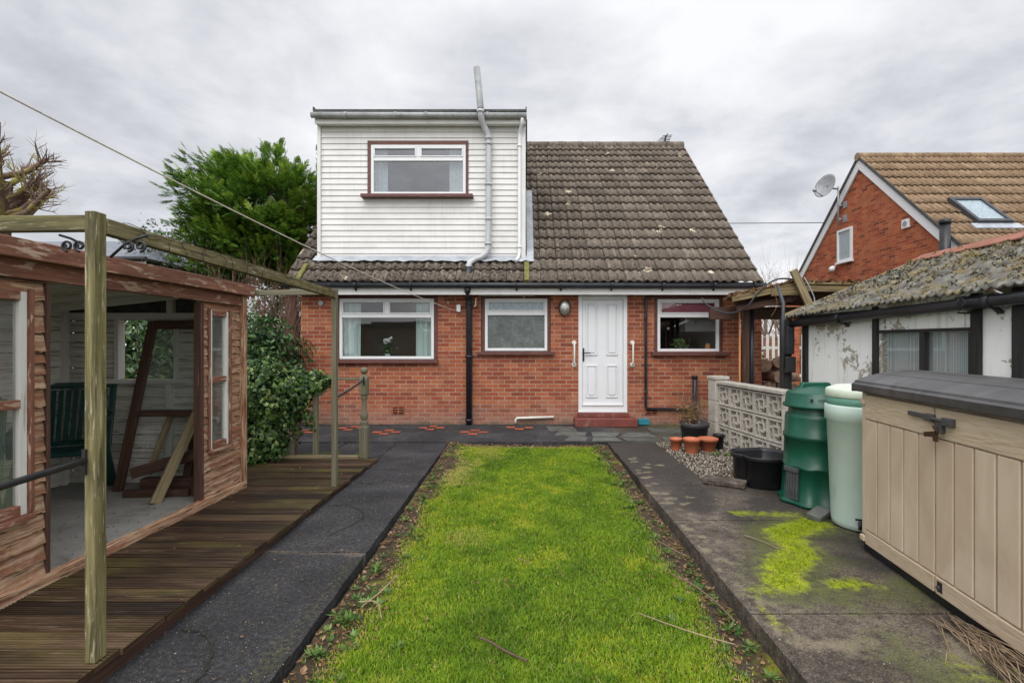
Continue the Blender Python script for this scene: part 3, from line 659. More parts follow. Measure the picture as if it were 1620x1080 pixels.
PX0, PX1 = -1.92, -1.13     # dark path on the left of the lawn
RX = 1.27                   # edge of the concrete on the right
def lawn_z(x, y): return -.085 + np.clip((y - 4.5) / 3.0, 0, 1) * .055 + (fbm(x * 1.3, y * 1.3, 3) - .5) * .05 + .05 * np.exp(-np.maximum(x - PX1, 0) / .28)
def soilness(x, y):
    """1 along the two borders, 0 in the turf"""
    l = x - (PX1 + .04); r = (RX - .05) - x
    wl = .34 + (fbm(y * 1.7, y * 0 + 2.0, 11) - .5) * .38; wr = .26 + (fbm(y * 1.9, y * 0 + 5.0, 21) - .5) * .30
    e = 7.38 - y
    a = np.maximum(1 - l / np.maximum(wl, .05), 1 - r / np.maximum(wr, .05)); a = np.maximum(a, (1 - e / .28) * .8)
    return np.clip(a * 1.6 + (fbm(x * 9, y * 9, 5) - .5) * .7, 0, 1)
def mossy(x, y): return np.clip((fbm(x * 3.3 + 4, y * 2.8, 8) - .47) * 3 + (fbm(x * 12, y * 12, 9) - .5) * 2.2 - np.abs(x - .15) * .2, 0, 1)
S('l', grid_obj('lawn', PX1 + .02, RX - .005, .5, 7.40, .045, lambda x, y: lawn_z(x, y) - .012 + (fbm(x * 14, y * 14, 2) - .5) * .03, 'lawn_soil',
                {'soil': soilness, 'moss': mossy}))

# dark path in three slabs
flat = lambda x, y: (fbm(x * 2.5, y * 2.5, 4) - .5) * .008
pat = {'moss': lambda x, y: blob(x, y, [(-1.3, 1.2), (-1.2, 2.4), (-1.18, 3.4)], .14, 3) * .6, 'pale': lambda x, y: np.maximum(blob(x, y, [(PX1, 3.52), (PX0, 3.58)], .06, 7), np.clip((fbm(x * 9, y * 9, 31) - .68) * 6, 0, 1) * .6) * .9}
path = None
for a, b in ((.6, 3.545), (3.565, 5.86), (5.872, 7.40)):
    o = grid_obj('path_slab' if path else 'path', PX0 + .03, PX1, a, b, .05, flat, 'tarmac', pat, .16, path, .022, int(a * 7))
    if path is None: path = S('p', o)
# cracks in the path: thin ragged strips of soil lying in the surface
def crack(pts, w, parent, z=.007, seed=0):
    mb = MB(seed); rg = random.Random(seed); P = []
    for (ax, ay), (bx, by) in zip(pts, pts[1:]):
        for t in range(5): P.append((ax + (bx - ax) * t / 5 + rg.uniform(-.009, .009), ay + (by - ay) * t / 5 + rg.uniform(-.009, .009)))
    P.append(pts[-1])
    for i, (a, b) in enumerate(zip(P, P[1:])):
        d = Vector((b[0] - a[0], b[1] - a[1], 0)).normalized(); n = Vector((-d.y, d.x, 0)); w0 = w * rg.uniform(.25, 1.1); w1 = w * rg.uniform(.25, 1.1)
        mb.poly([(a[0] - n.x * w0, a[1] - n.y * w0, z), (b[0] - n.x * w1, b[1] - n.y * w1, z), (b[0] + n.x * w1, b[1] + n.y * w1, z), (a[0] + n.x * w0, a[1] + n.y * w0, z)])
    return mb.build('crack', 'dirt', parent)
crack([(-1.80, 2.60), (-1.70, 2.58), (-1.58, 2.50), (-1.50, 2.38), (-1.46, 2.24), (-1.47, 2.10), (-1.46, 1.95)], .009, path, seed=1)
crack([(-1.86, 4.55), (-1.72, 4.58), (-1.55, 4.52), (-1.42, 4.38), (-1.38, 4.2), (-1.45, 4.0), (-1.52, 3.85)], .006, path, seed=2)
crack([(-1.80, 5.3), (-1.62, 5.25), (-1.45, 5.4), (-1.30, 5.3)], .005, path, seed=5)

# paving behind the deck, terrace along the house
pv_ = {'moss': lambda x, y: np.maximum(blob(x, y, [(-3.3, 6.62), (-2.55, 6.72)], .22, 12), blob(x, y, [(-2.3, 6.4), (-2.2, 7.2)], .05, 13)), 'pale': lambda x, y: np.clip((fbm(x * 6, y * 6, 33) - .7) * 6, 0, 1) * .6}
pa = None
for x0, x1, y0, y1 in ((-4.9, -3.62, 6.26, 7.40), (-3.605, -2.66, 6.26, 7.40), (-2.645, -1.905, 6.26, 7.40)):
    o = grid_obj('paving_slab' if pa else 'paving', x0, x1, y0, y1, .06, lambda x, y: flat(x, y) - .004, 'tarmac', pv_, .1, pa)
    if pa is None: pa = S('p', o)
terr = S('t', grid_obj('terrace', -4.9, 1.50, 7.415, 8.995, .06, lambda x, y: flat(x, y) + .012, 'tarmac',
                       {'moss': lambda x, y: np.clip(1.2 - (9.0 - y) / .12, 0, 1) * fbm(x * 4, y * 4, 3), 'pale': lambda x, y: np.clip((fbm(x * 7, y * 7, 35) - .66) * 6, 0, 1) * .7}, .08))
mb = MB(5)
cl_ = [(-3.70, 8.17), (-2.98, 8.55), (-2.27, 8.17), (-1.60, 8.58), (-.82, 8.17)]
q_ = .155
tiles_ = [(cx + dx * q_, cy + dy * q_) for cx, cy in cl_ for dx, dy in ((0, 1), (1, 0), (0, -1), (-1, 0))] + [(-.22, 8.62), (-.07, 8.46), (.10, 8.60)]
for (x, y) in tiles_:
    h = q_ / 2 - .004; j = lambda: mb.rng.uniform(-.006, .006); z = .0215 + mb.rng.uniform(-.001, .001)
    mb.poly([(x - h + j(), y - h + j(), z), (x + h + j(), y - h + j(), z), (x + h + j(), y + h + j(), z), (x - h + j(), y + h + j(), z)])
mb.build('inlaid_tiles', 'red_tile', terr)

# concrete on the right of the lawn
moss_main = [(1.66, 3.10), (1.76, 3.34), (1.98, 3.55), (2.05, 3.9), (2.42, 4.12)]
def soft(x, y, pts, w, seed, amp):
    d = np.min([seg_dist(x, y, *a, *b) for a, b in zip(pts, pts[1:])], axis=0); m = np.exp(-(d / w) ** 2)
    return amp * m * (.55 + .9 * fbm(x * 4.5, y * 4.5, seed)) * (.7 + .6 * fbm(x * 15, y * 15, seed + 3))
_r = random.Random(19); spots = [(RX + .03 + abs(_r.gauss(0, .12)) + (.3 if k % 4 == 0 else 0) * _r.random(), _r.uniform(2.6, 6.6), _r.uniform(.022, .06)) for k in range(48)]
cm = {'moss': lambda x, y: np.maximum.reduce([soft(x, y, moss_main, .145, 41, 1.45), soft(x, y, [(1.42, 3.0), (1.6, 3.02)], .10, 49, .7), soft(x, y, [(1.95, 3.08), (2.2, 3.10)], .10, 42, .75), soft(x, y, [(1.34, 2.9), (1.38, 2.6)], .06, 47, .6), soft(x, y, [(1.9, 4.36), (2.4, 4.34)], .11, 43, .8), soft(x, y, [(2.1, 2.3), (2.15, 2.0)], .16, 48, .55)]),
      'green': lambda x, y: np.maximum.reduce([soft(x, y, moss_main, .36, 44, 1.0), soft(x, y, [(1.9, 2.95), (2.6, 3.0)], .26, 45, .9), soft(x, y, [(2.0, 1.9), (1.9, 2.4)], .3, 46, .8)]),
      'dark': lambda x, y: np.maximum.reduce([blob(x, y, [(2.3, 3.45), (2.4, 3.3)], .26, 51), blob(x, y, [(1.6, 4.6), (1.75, 5.1), (1.6, 6.8)], .35, 52), np.clip((fbm(x * 1.5, y * 1.5, 53) - .5) * 4, 0, 1), np.clip((y - 4.2) * .6, 0, .9)]),
      'pale': lambda x, y: np.maximum(np.max([1.15 * np.exp(-(((x - a) / (r * 1.2)) ** 2 + ((y - b) / r) ** 2) ** 2) * (.55 + .7 * fbm(x * 16, y * 16, 5)) for a, b, r in spots], axis=0), np.clip((2.72 - y) * 4, 0, 1.0) * np.clip((fbm(x * 4, y * 4, 62) - .33) * 4, 0, 1))}
con = None
for x0, x1, y0, y1 in ((RX, 4.0, .5, 2.745), (RX, 4.0, 2.76, 4.19), (RX, 4.0, 4.205, 5.22), (RX, 1.99, 5.228, 7.41)):
    o = grid_obj('concrete_slab' if con else 'concrete_path', x0, x1, y0, y1, .035, lambda x, y: (fbm(x * 3, y * 3, 6) - .5) * .012, 'concrete', cm, .17, con, .04 if x1 < 2 else .0, int(y0 * 9))
    if con is None: con = S('c', o)
o = grid_obj('joint_bed', RX + .02, 4.0, .5, 5.25, .1, lambda x, y: x * 0 - .03, 'concrete', {'green': lambda x, y: x * 0 + .8, 'moss': lambda x, y: np.clip((fbm(x * 6, y * 6, 3) - .45) * 5, 0, 1)}, 0, con)
grid_obj('yard_strip', 1.50, 3.6, 7.42, 8.995, .06, lambda x, y: flat(x, y) + .004, 'concrete', {'dark': lambda x, y: x * 0 + .6, 'green': lambda x, y: np.clip((fbm(x * 3, y * 3, 71) - .45) * 4, 0, 1)}, .08, con)
grid_obj('passage_floor', 3.0, 6.5, 6.9, 13.0, .2, lambda x, y: x * 0 - .02, 'concrete', {'dark': lambda x, y: x * 0 + .3}, 0, con)
# crazy-paved flags in front of the door
rg = random.Random(8)
fl = [[(.62, 7.5), (.95, 7.46), (1.02, 7.75), (.75, 7.86)], [(1.04, 7.45), (1.5, 7.44), (1.45, 7.7), (1.1, 7.76)], [(1.56, 7.44), (2.05, 7.45), (1.98, 7.72), (1.52, 7.7)],
      [(.5, 7.92), (.98, 7.83), (1.05, 8.15), (.6, 8.25)], [(1.1, 7.84), (1.46, 7.78), (1.6, 8.1), (1.12, 8.18)], [(1.54, 7.78), (2.1, 7.8), (2.05, 8.12), (1.68, 8.1)],
      [(.42, 8.34), (.9, 8.24), (.88, 8.7), (.4, 8.75)], [(2.12, 8.2), (2.6, 8.1), (2.7, 8.5), (2.15, 8.55)], [(2.12, 7.46), (2.6, 7.46), (2.62, 7.8), (2.18, 7.74)]]
for k, pts in enumerate(fl):
    mb = MB(k); z = .022 + .002 * (k % 3)
    b = [V(x, y, z - .03) for x, y in pts]; t = [V(x, y, z) for x, y in pts]; mb.hexa(b + t)
    o = mb.build('flagstone', 'slate', con, bevel=.004)

# gravel bed
S('g', grid_obj('gravel_bed', 1.98, 3.2, 5.215, 7.42, .06, lambda x, y: (fbm(x * 3, y * 3, 9) - .5) * .03 - .015, 'lawn_soil', {'soil': lambda x, y: x * 0 + 1.0, 'moss': lambda x, y: x * 0}))
nr = np.random.default_rng(4); N = 5200
cx, cy = nr.uniform(1.97, 3.1, N), nr.uniform(5.2, 7.42, N); keep = (cx + (fbm(cy * 3, cy * 0, 3) - .5) * .2 > 2.0) & ~((cx > 2.9) & (cy < 6.1)); cx, cy = cx[keep], cy[keep]; N = len(cx)
ico = np.array([(1, 0, 0), (0, 1, 0), (-1, 0, 0), (0, -1, 0), (0, 0, 1), (0, 0, -1)], dtype=float); io = np.array([(0, 1, 4), (1, 2, 4), (2, 3, 4), (3, 0, 4), (1, 0, 5), (2, 1, 5), (3, 2, 5), (0, 3, 5)])
sc_ = nr.uniform(.006, .019, (N, 1, 1)) * nr.uniform(.6, 1.2, (N, 6, 3)); th = nr.uniform(0, 6.28, N)
vv = ico[None] * sc_; c_, s_ = np.cos(th)[:, None], np.sin(th)[:, None]
vv = np.stack([vv[..., 0] * c_ - vv[..., 1] * s_, vv[..., 0] * s_ + vv[..., 1] * c_, vv[..., 2]], -1)
vv += np.stack([cx, cy, (fbm(cx * 3, cy * 3, 9) - .5) * .03 - .008 + nr.uniform(0, .012, N)], -1)[:, None]
qq = (np.arange(N) * 6)[:, None, None] + io[None]
o = np_mesh('gravel', vv.reshape(-1, 3), qq.reshape(-1, 3), 'pebble', np.repeat(nr.random(N), 8)); o['kind'] = 'stuff'

# ================================================================== the house
def tiled_roof(name, parent, mat, x0, x1, eave, ridge, rows, tw=.30, skip=None, seed=3, lift=.046):
    """real lapped double-roman tiles on a slope from eave (y,z) to ridge (y,z)"""
    rg = random.Random(seed); (ey, ez), (ry, rz) = eave, ridge
    L = math.hypot(ry - ey, rz - ez); dy, dz = (ry - ey) / L, (rz - ez) / L; ny, nz_ = -dz * (1 if ry > ey else -1), abs(dy)
    if ry < ey: ny = dz
    ex = L / rows; prof = [(0, 0), (.05, .018), (.13, .030), (.22, .030), (.30, .018), (.35, 0), (.5, -.003), (.55, .018), (.63, .030), (.72, .030), (.80, .018), (.85, 0), (1.0, 0)]
    m = len(prof); mb = MB(seed); nt_ = int(round((x1 - x0) / tw)); tw = (x1 - x0) / nt_
    def P(x, s, h): return (x, ey + dy * s + ny * h, ez + dz * s + nz_ * h)
    for r in range(rows):
        for t in range(nt_):
            xa = x0 + t * tw; s0 = r * ex
            if skip and skip(xa + tw / 2, s0 + ex / 2): continue
            ja, jb, jl = rg.uniform(-.006, .006), rg.uniform(-.007, .007), rg.uniform(-.004, .006)
            if rg.random() < .025: ja -= rg.uniform(.008, .022); jl += .004
            s1 = min(s0 + ex + .05, L); b = len(mb.v); q = rg.random(); g_ = .004
            for fx, h in prof: mb.v.append(P(xa + g_ + (tw - 2 * g_) * fx, s0 + ja + jb * (fx - .5), lift + h + jl))
            for fx, h in prof: mb.v.append(P(xa + g_ + (tw - 2 * g_) * fx, s1, .004 + h))
            for fx, h in prof: mb.v.append(P(xa + g_ + (tw - 2 * g_) * fx, s0 + ja + jb * (fx - .5) + .004, lift + h + jl - .024))
            for k in range(m - 1):
                mb._face([b + k, b + k + 1, b + m + k + 1, b + m + k], None, True, q)
                mb._face([b + 2 * m + k, b + 2 * m + k + 1, b + k + 1, b + k], None, False, q)
            mb._face([b, b + m, b + 2 * m], None, False, q); mb._face([b + m - 1, b + 3 * m - 1, b + 2 * m - 1], None, False, q)
    o = mb.build(name, mat, parent, attr=True)
    return o

HOUSE = thing('brick_house', 'red brick dormer bungalow with white clad dormer, white back door and brown tiled roof', 'house', (0, 9, 0))
FW = 9.0
ops = [(-3.44, -1.56, 1.19, 2.365), (-.775, .50, 1.34, 2.365), (1.004, 1.893, .235, 2.365), (2.39, 3.655, 1.33, 2.365)]
mb = MB(); panel(mb, -4.06, 3.95, 0, 2.37, ops, 9.0, 9.25)
WALL = mb.build('wall', 'brick', HOUSE)
mb = MB()      # flank and rear walls with their gables
for x in (-4.06, 3.95):
    mb.poly([(x, 9.0, 0), (x, 17.0, 0), (x, 17.0, 2.37), (x, 13.0, 6.35), (x, 9.0, 2.5)])
mb.poly([(-4.06, 17, 0), (3.95, 17, 0), (3.95, 17, 2.37), (-4.06, 17, 2.37)])
mb.build('flank_wall', 'brick', HOUSE)
EAVE, RIDGE = (8.62, 2.535), (13.0, 6.67)
dorm = lambda x, s: (-3.80 < x < .03) and .70 < s < 4.6
ROOF = tiled_roof('roof', HOUSE, 'tile', -4.2, 4.2, EAVE, RIDGE, 17, skip=dorm)
mb = MB(); mb.poly([(-4.19, 8.7, 2.585), (4.19, 8.7, 2.585), (4.19, 13.0, 6.64), (-4.19, 13.0, 6.64)]); mb.poly([(-4.2, 17.38, 2.54), (4.2, 17.38, 2.54), (4.2, 13.02, 6.67), (-4.2, 13.02, 6.67)])
mb.build('roof_deck', 'felt', ROOF)
mb = MB(2)
for k in range(19): mb.tube([(-4.22 + k * .444, 13.0, 6.66), (-4.22 + k * .444 + .437, 13.0, 6.662 + mb.rng.uniform(0, .008))], .115, 10, rnd=mb.rng.random())
mb.build('ridge_tiles', 'tile', ROOF, attr=True)
mb = MB(3)
for x in (-4.185, 4.185): mb.bar((x, 8.68, 2.50), (x, 12.95, 6.56), .05, .14)
split_islands(mb.build('verge', 'brown_frame', ROOF))
mb = MB(4); 
def on_roof(x, s, h): return (x, EAVE[0] + .7272 * s - .6864 * h, EAVE[1] + .6864 * s + .7272 * h)
for x0, x1, s1 in ((.02, .10, .56), (-3.97, -3.90, .5)):
    n_ = 6
    for k in range(n_):
        a, b = k * s1 / n_, (k + 1) * s1 / n_; h0, h1 = .075 + mb.rng.uniform(0, .01), .075 + mb.rng.uniform(0, .01)
        mb.poly([on_roof(x0, a, h0), on_roof(x1, a, h0), on_roof(x1, b, h1), on_roof(x0, b, h1)])
        for x in (x0, x1): mb.poly([on_roof(x, a, h0), on_roof(x, b, h1), on_roof(x, b, .02), on_roof(x, a, .02)])
    mb.poly([on_roof(x0, 0, .075), on_roof(x1, 0, .075), on_roof(x1, 0, .02), on_roof(x0, 0, .02)])
    mb.build('moss_strip', 'moss_yellow', ROOF); mb = MB(5)


# eaves
mb = MB(); mb.box(-4.12, 4.1, 8.70, 8.722, 2.345, 2.475); o = mb.build('fascia', 'fascia', HOUSE, bevel=.003)
mb = MB(); mb.box(-4.12, 4.1, 8.7225, 8.998, 2.372, 2.385); mb.build('soffit', 'fascia', HOUSE)
mb = MB(); mb.tube([(-4.22, 8.635, 2.515), (4.24, 8.635, 2.497)], .056, 14); G_ = mb.build('gutter', 'black_plastic', HOUSE)
for x in (-3.9, -2.95, -1.98, -1.02, -.12, .66, 1.55, 2.45, 3.35, 4.05):
    mb = MB(); mb.tube([(x - .02, 8.635, 2.507), (x + .02, 8.635, 2.507)], .063, 14); mb.bar((x, 8.67, 2.455), (x, 8.70, 2.42), .03, .03); mb.build('bracket', 'black_plastic', G_)
# downpipes and wastes
def pipe(name, pts, r, mat, parent, collars=(), n=12):
    mb = MB(); mb.tube(pts, r, n)
    for c in collars:
        c = Vector(c); mb.tube([c - V(0, 0, .02), c + V(0, 0, .02)], r * 1.28, n)
    return mb.build(name, mat, parent)
pipe('downpipe', [(-.985, 8.66, 2.47), (-.985, 8.70, 2.40), (-.985, 8.9, 2.33), (-.985, 8.93, 2.25), (-.985, 8.93, .02)], .055, 'black_plastic', HOUSE, [(-.985, 8.93, 2.2), (-.985, 8.93, 1.25), (-.985, 8.93, .1)])
pipe('waste_pipe', [(2.36, 8.955, 2.345), (2.24, 8.955, 2.34), (2.225, 8.955, 2.3), (2.225, 8.955, .34), (2.25, 8.955, .30), (3.05, 8.955, .285)], .026, 'black_plastic', HOUSE, [(2.225, 8.955, 1.95), (2.225, 8.955, .6)])
pipe('stub_pipe', [(3.11, 8.94, .0), (3.11, 8.94, .90)], .042, 'black_plastic', HOUSE, [(3.11, 8.94, .88)])
pipe('overflow_pipe', [(-.14, 8.955, .03), (-.14, 8.955, .10), (-.12, 8.955, .13), (.55, 8.955, .15)], .022, 'white_pipe', HOUSE)
pipe('overflow_pipe', [(-.86, 8.97, 2.31), (-.86, 8.93, 2.30), (-.865, 8.93, 2.17), (-.90, 8.93, 2.15)], .014, 'white_pipe', HOUSE)
mb = MB(); mb.bar((-.80, 8.93, 2.352), (.20, 8.93, 2.352), .012, .012); mb.bar((.01, 8.80, 2.42), (.01, 8.94, 2.30), .012, .012); mb.build('line_bracket', 'white_pipe', HOUSE)
# air bricks
for x, z in ((-2.28, .27), (2.33, .26)):
    mb = MB(); mb.box(x - .115, x + .115, 8.985, 8.9995, z - .07, z + .07); f_ = mb.build('air_brick', 'brick_far', HOUSE)
    mb = MB()
    for r in range(3):
        for s_ in (-1, 1): mb.box(x + s_ * .055 - .042, x + s_ * .055 + .042, 8.980, 8.9845, z - .045 + r * .045 - .012, z - .045 + r * .045 + .012)
    mb.build('slots', 'dirt', f_)

def window(parent, label, x0, x1, z0, z1, y, tz, split=None, glass='glass', top='glass', sill=None, fw=.05, sub=None):
    mb = MB()
    mb.box(x0, x0 + fw, y, y + .07, z0, z1); mb.box(x1 - fw, x1, y, y + .07, z0, z1)
    mb.box(x0 + fw, x1 - fw, y, y + .07, z0, z0 + fw); mb.box(x0 + fw, x1 - fw, y, y + .07, z1 - fw, z1)
    mb.box(x0 + fw, x1 - fw, y, y + .07, tz - .03, tz + .04)
    cuts = [x0 + fw, x1 - fw]
    if split is not None: mb.box(split - .04, split + .04, y, y + .07, tz + .04, z1 - fw); cuts = [x0 + fw, split - .04, split + .04, x1 - fw]
    for a, b in zip(cuts[::2], cuts[1::2]):     # opening sash, proud of the frame
        c, d = tz + .04, z1 - fw; e = .022
        for bx in ((a, a + e, c, d), (b - e, b, c, d), (a + e, b - e, c, c + e), (a + e, b - e, d - e, d)): mb.box(bx[0], bx[1], y - .012, y + .055, bx[2], bx[3])
    w = mb.build('window', 'upvc', parent, bevel=.006)
    if label: w['label'] = label
    panes = [(x0 + fw, x1 - fw, z0 + fw, tz - .03, glass)] + [(a + .022, b - .022, tz + .062, z1 - fw - .022, top) for a, b in zip(cuts[::2], cuts[1::2])]
    for a, b, c, d, gm in panes:
        mb = MB(); yy = y + .03
        mb.poly([(a - .004, yy, c - .004), (b + .004, yy, c - .004), (b + .004, yy, d + .004), (a - .004, yy, d + .004)]); mb.build('pane', gm, w)
    if sill:
        mb = MB(); mb.box(sill[0], sill[1], y - .11, y + .08, sill[2], sill[3]); mb.build('sill', 'brown_frame', w, bevel=.006)
    if sub:
        X0, X1, Z0, Z1 = sub; mb = MB()
        if X0 < x0 - .005: mb.box(X0, x0 - .002, y + .012, y + .1, Z0, Z1)
        if X1 > x1 + .005: mb.box(x1 + .002, X1, y + .012, y + .1, Z0, Z1)
        mb.box(max(X0, x0 - .001), min(X1, x1 + .001), y + .014, y + .1, z1 + .002, Z1)
        mb.build('subframe', 'brown_frame', w, bevel=.003)
    return w
def curtain(w, x0, x1, z0, z1, y, mat='curtain', amp=.03, per=.11, name='curtain', taper=0.0, seed=1):
    mb = MB(seed); n = max(8, int((x1 - x0) / .018)); rows = 8; b = 0
    for r in range(rows + 1):
        z = z0 + (z1 - z0) * r / rows
        for k in range(n + 1):
            x = x0 + (x1 - x0) * k / n; pull = taper * (1 - r / rows)
            xx = x + pull * (x - (x0 + x1) / 2)
            mb.v.append((xx, y + amp * math.sin(x / per * 6.28 + .6 * math.sin(z * 3 + x * 9)) + .3 * amp * math.sin(x * 130), z))
    for r in range(rows):
        for k in range(n):
            a = r * (n + 1) + k; mb._face([a, a + 1, a + n + 2, a + n + 1], None, True)
    return mb.build(name, mat, w)
def room(x0, x1, z0, z1, y0, y1, mat='room', name='room'):
    mb = MB()
    mb.poly([(x0, y1, z0), (x1, y1, z0), (x1, y1, z1), (x0, y1, z1)]); mb.poly([(x0, y0, z0), (x0, y1, z0), (x0, y1, z1), (x0, y0, z1)]); mb.poly([(x1, y0, z0), (x1, y1, z0), (x1, y1, z1), (x1, y0, z1)])
    mb.poly([(x0, y0, z0), (x1, y0, z0), (x1, y1, z0), (x0, y1, z0)]); mb.poly([(x0, y0, z1), (x1, y0, z1), (x1, y1, z1), (x0, y1, z1)])
    return mb.build(name, mat, HOUSE)
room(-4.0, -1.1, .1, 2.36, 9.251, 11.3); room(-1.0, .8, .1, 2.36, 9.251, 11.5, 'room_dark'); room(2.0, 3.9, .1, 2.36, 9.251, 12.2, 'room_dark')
w1 = window(HOUSE, 'wide white window with pale green curtains', -3.37, -1.64, 1.197, 2.305, 9.03, 1.985, -2.505, sill=(-3.45, -1.55, 1.125, 1.19), sub=(-3.438, -1.562, 1.192, 2.364))
curtain(w1, -3.33, -3.02, 1.2, 2.33, 9.17, seed=1); curtain(w1, -1.99, -1.66, 1.2, 2.33, 9.17, seed=2)
w2 = window(HOUSE, 'white bathroom window of obscured glass', -.704, .4385, 1.347, 2.305, 9.03, 2.03, None, 'obscure', 'obscure_blue', sill=(-.84, .56, 1.275, 1.34), sub=(-.773, .498, 1.342, 2.364))
w3 = window(HOUSE, 'white kitchen window with a pink blind', 2.458, 3.589, 1.335, 2.295, 9.03, 1.99, None, sill=(2.33, 3.74, 1.262, 1.328), sub=(2.392, 3.653, 1.332, 2.364))
mb = MB(6)
n = 40
for r in range(5):
    for k in range(n + 1):
        x = 2.48 + 1.09 * k / n; mb.v.append((x, 9.12 + .008 * (r % 2), 2.36 - .085 * r - (.022 * abs(math.sin(k / n * 6.28 * 3)) if r == 4 else 0)))
for r in range(4):
    for k in range(n): mb._face([r * (n + 1) + k, r * (n + 1) + k + 1, (r + 1) * (n + 1) + k + 1, (r + 1) * (n + 1) + k], None, True)
mb.build('blind', 'pink', w3)
# inside shelf boards behind the panes and what stands on them
for w, a, b, z in ((w1, -3.43, -1.57, 1.19), (w3, 2.4, 3.64, 1.33)):
    mb = MB(); mb.box(a, b, 9.105, 9.40, z - .03, z); mb.build('inner_sill', 'upvc', w)
fv = thing('flower_vase', 'pale vase of white flowers on the sill inside the wide window', 'vase', (-2.54, 9.27, 1.19))
mb = MB(); mb.lathe([(.05, 0), (.055, .02), (.05, .09), (.06, .1)], (-2.54, 9.25, 1.19), 16); mb.build('vase', 'vase', fv)
mb = MB(9); mf = MB(10)
for k in range(9):
    a = mb.rng.uniform(0, 6.28); e = V(-2.54 + .10 * math.cos(a) * mb.rng.random(), 9.25 + .06 * math.sin(a), 1.19 + mb.rng.uniform(.30, .40))
    mb.tube([(-2.54, 9.25, 1.27), e], .004, 4)
    for j in range(4): mf.sphere(e + V(mf.rng.uniform(-.03, .03), mf.rng.uniform(-.02, .02), mf.rng.uniform(-.02, .02)), .019, 7, 4, jit=.4)
mb.build('stems', 'leaf_weed', fv); mf.build('flowers', 'petal', fv)
nr = np.random.default_rng(3); n = 60
P = np.stack([nr.normal(-2.54, .055, n), nr.normal(9.25, .03, n), nr.uniform(1.28, 1.48, n)], -1); leaves('foliage', P, nr.normal(0, 1, (n, 3)), nr.normal(0, 1, (n, 3)) + [0, 0, .6], .08, .03, 'leaf_laurel', nr, fv)
hp = thing('houseplant', 'small leafy houseplant inside the kitchen window', 'houseplant', (2.93, 9.3, 1.33))
mb = MB(); mb.lathe([(.045, 0), (.06, .08)], (2.93, 9.28, 1.33), 14); mb.build('pot', 'pot_grey', hp)
n = 90; P = np.stack([nr.normal(2.93, .07, n), nr.normal(9.28, .03, n), nr.uniform(1.41, 1.56, n)], -1); leaves('foliage', P, nr.normal(0, 1, (n, 3)), nr.normal(0, 1, (n, 3)), .07, .05, 'leaf_weed', nr, hp)
mb = MB(); mb.box(3.22, 3.85, 9.8, 10.15, 1.72, 2.3); o = mb.build('wall_cupboard', 'upvc', loc=(3.5, 10, 1.72), bevel=.01); props(o, 'pale cupboard hanging inside the kitchen window', 'cupboard')
mb = MB(); mb.lathe([(.05, 0), (.055, .04), (.05, .12), (.03, .15)], (3.47, 9.28, 1.33), 14); o = mb.build('orange_jar', 'orange_rust', loc=(3.47, 9.28, 1.33)); props(o, 'orange jar standing on the sill at the edge of the kitchen window', 'jar')
mb = MB(); mb.sphere((3.06, 9.27, 1.36), .035, 10, 6); o = mb.build('garlic_bulb', 'petal', loc=(3.06, 9.27, 1.33)); props(o, 'whitish bulb beside the houseplant inside the kitchen window', 'vegetable')

# back door
mb = MB(); y = 8.985
for bx in ((1.004, 1.075, .245, 2.362), (1.822, 1.893, .245, 2.362), (1.075, 1.822, 2.285, 2.362), (1.075, 1.822, .245, .335)): mb.box(bx[0], bx[1], y, y + .09, bx[2], bx[3])
mb.box(.995, 1.90, y - .03, y + .02, .236, .2445)
DF = mb.build('door_frame', 'upvc', HOUSE, bevel=.006)
mb = MB(); mb.box(1.079, 1.818, 9.005, 9.06, .340, 2.281)
DOOR = mb.build('door', 'door', HOUSE, bevel=.005)
mb = MB()
for (a, b) in ((1.142, 1.352), (1.512, 1.722)):
    for (c, d) in ((1.27, 2.215), (.50, 1.09)):
        e = .022
        for bx in ((a, a + e, c, d), (b - e, b, c, d), (a + e, b - e, c, c + e), (a + e, b - e, d - e, d)): mb.box(bx[0], bx[1], 8.987, 9.0048, bx[2], bx[3])
        mb.box(a + .045, b - .045, 8.988, 9.0047, c + .045, d - .045)
mb.build('door_panels', 'door', DOOR, bevel=.0045)
mb = MB(); mb.box(1.082, 1.112, 8.99, 9.004, 1.16, 1.40); mb.tube([(1.097, 8.99, 1.315), (1.097, 8.945, 1.315), (1.12, 8.94, 1.315), (1.215, 8.94, 1.312)], .011, 8); mb.build('handle', 'black_metal', DOOR, bevel=.002)
mb = MB(); mb.box(1.079, 1.818, 8.972, 9.004, .345, .385); mb.build('weather_bar', 'upvc', DOOR, bevel=.006)
mb = MB(); mb.box(.915, 2.02, 8.70, 8.999, .006, .155); mb.box(.99, 1.91, 8.86, 8.998, .1555, .233); mb.build('door_step', 'red_paint', HOUSE, bevel=.012)
# grab handles and lamp
for x in (.923, 1.985):
    mb = MB(); mb.tube([(x, 8.99, 1.50), (x, 8.93, 1.49), (x, 8.915, 1.46), (x, 8.915, 1.14), (x, 8.93, 1.11), (x, 8.99, 1.10)], .0165, 10)
    for z in (1.50, 1.10): mb.tube([(x, 8.998, z), (x, 8.975, z)], .042, 16)
    mb.build('grab_handle', 'white_pipe', HOUSE)
mb = MB(); mb.sphere((.75, 8.93, 2.13), .14, 18, 12, .66, .42, 1.0); lm = mb.build('wall_lamp', 'steel', HOUSE)
mb = MB(); mb.sphere((.75, 8.965, 2.135), .15, 18, 10, .74, .22, 1.0); mb.build('lamp_base', 'black_metal', lm)
mb = MB(); mb.tube([(-1.175, 8.998, 2.12), (-1.175, 8.96, 2.12)], .04, 12); mb.box(-1.215, -1.14, 8.93, 8.985, 2.05, 2.19); o = mb.build('security_sensor', 'upvc', HOUSE, bevel=.015)
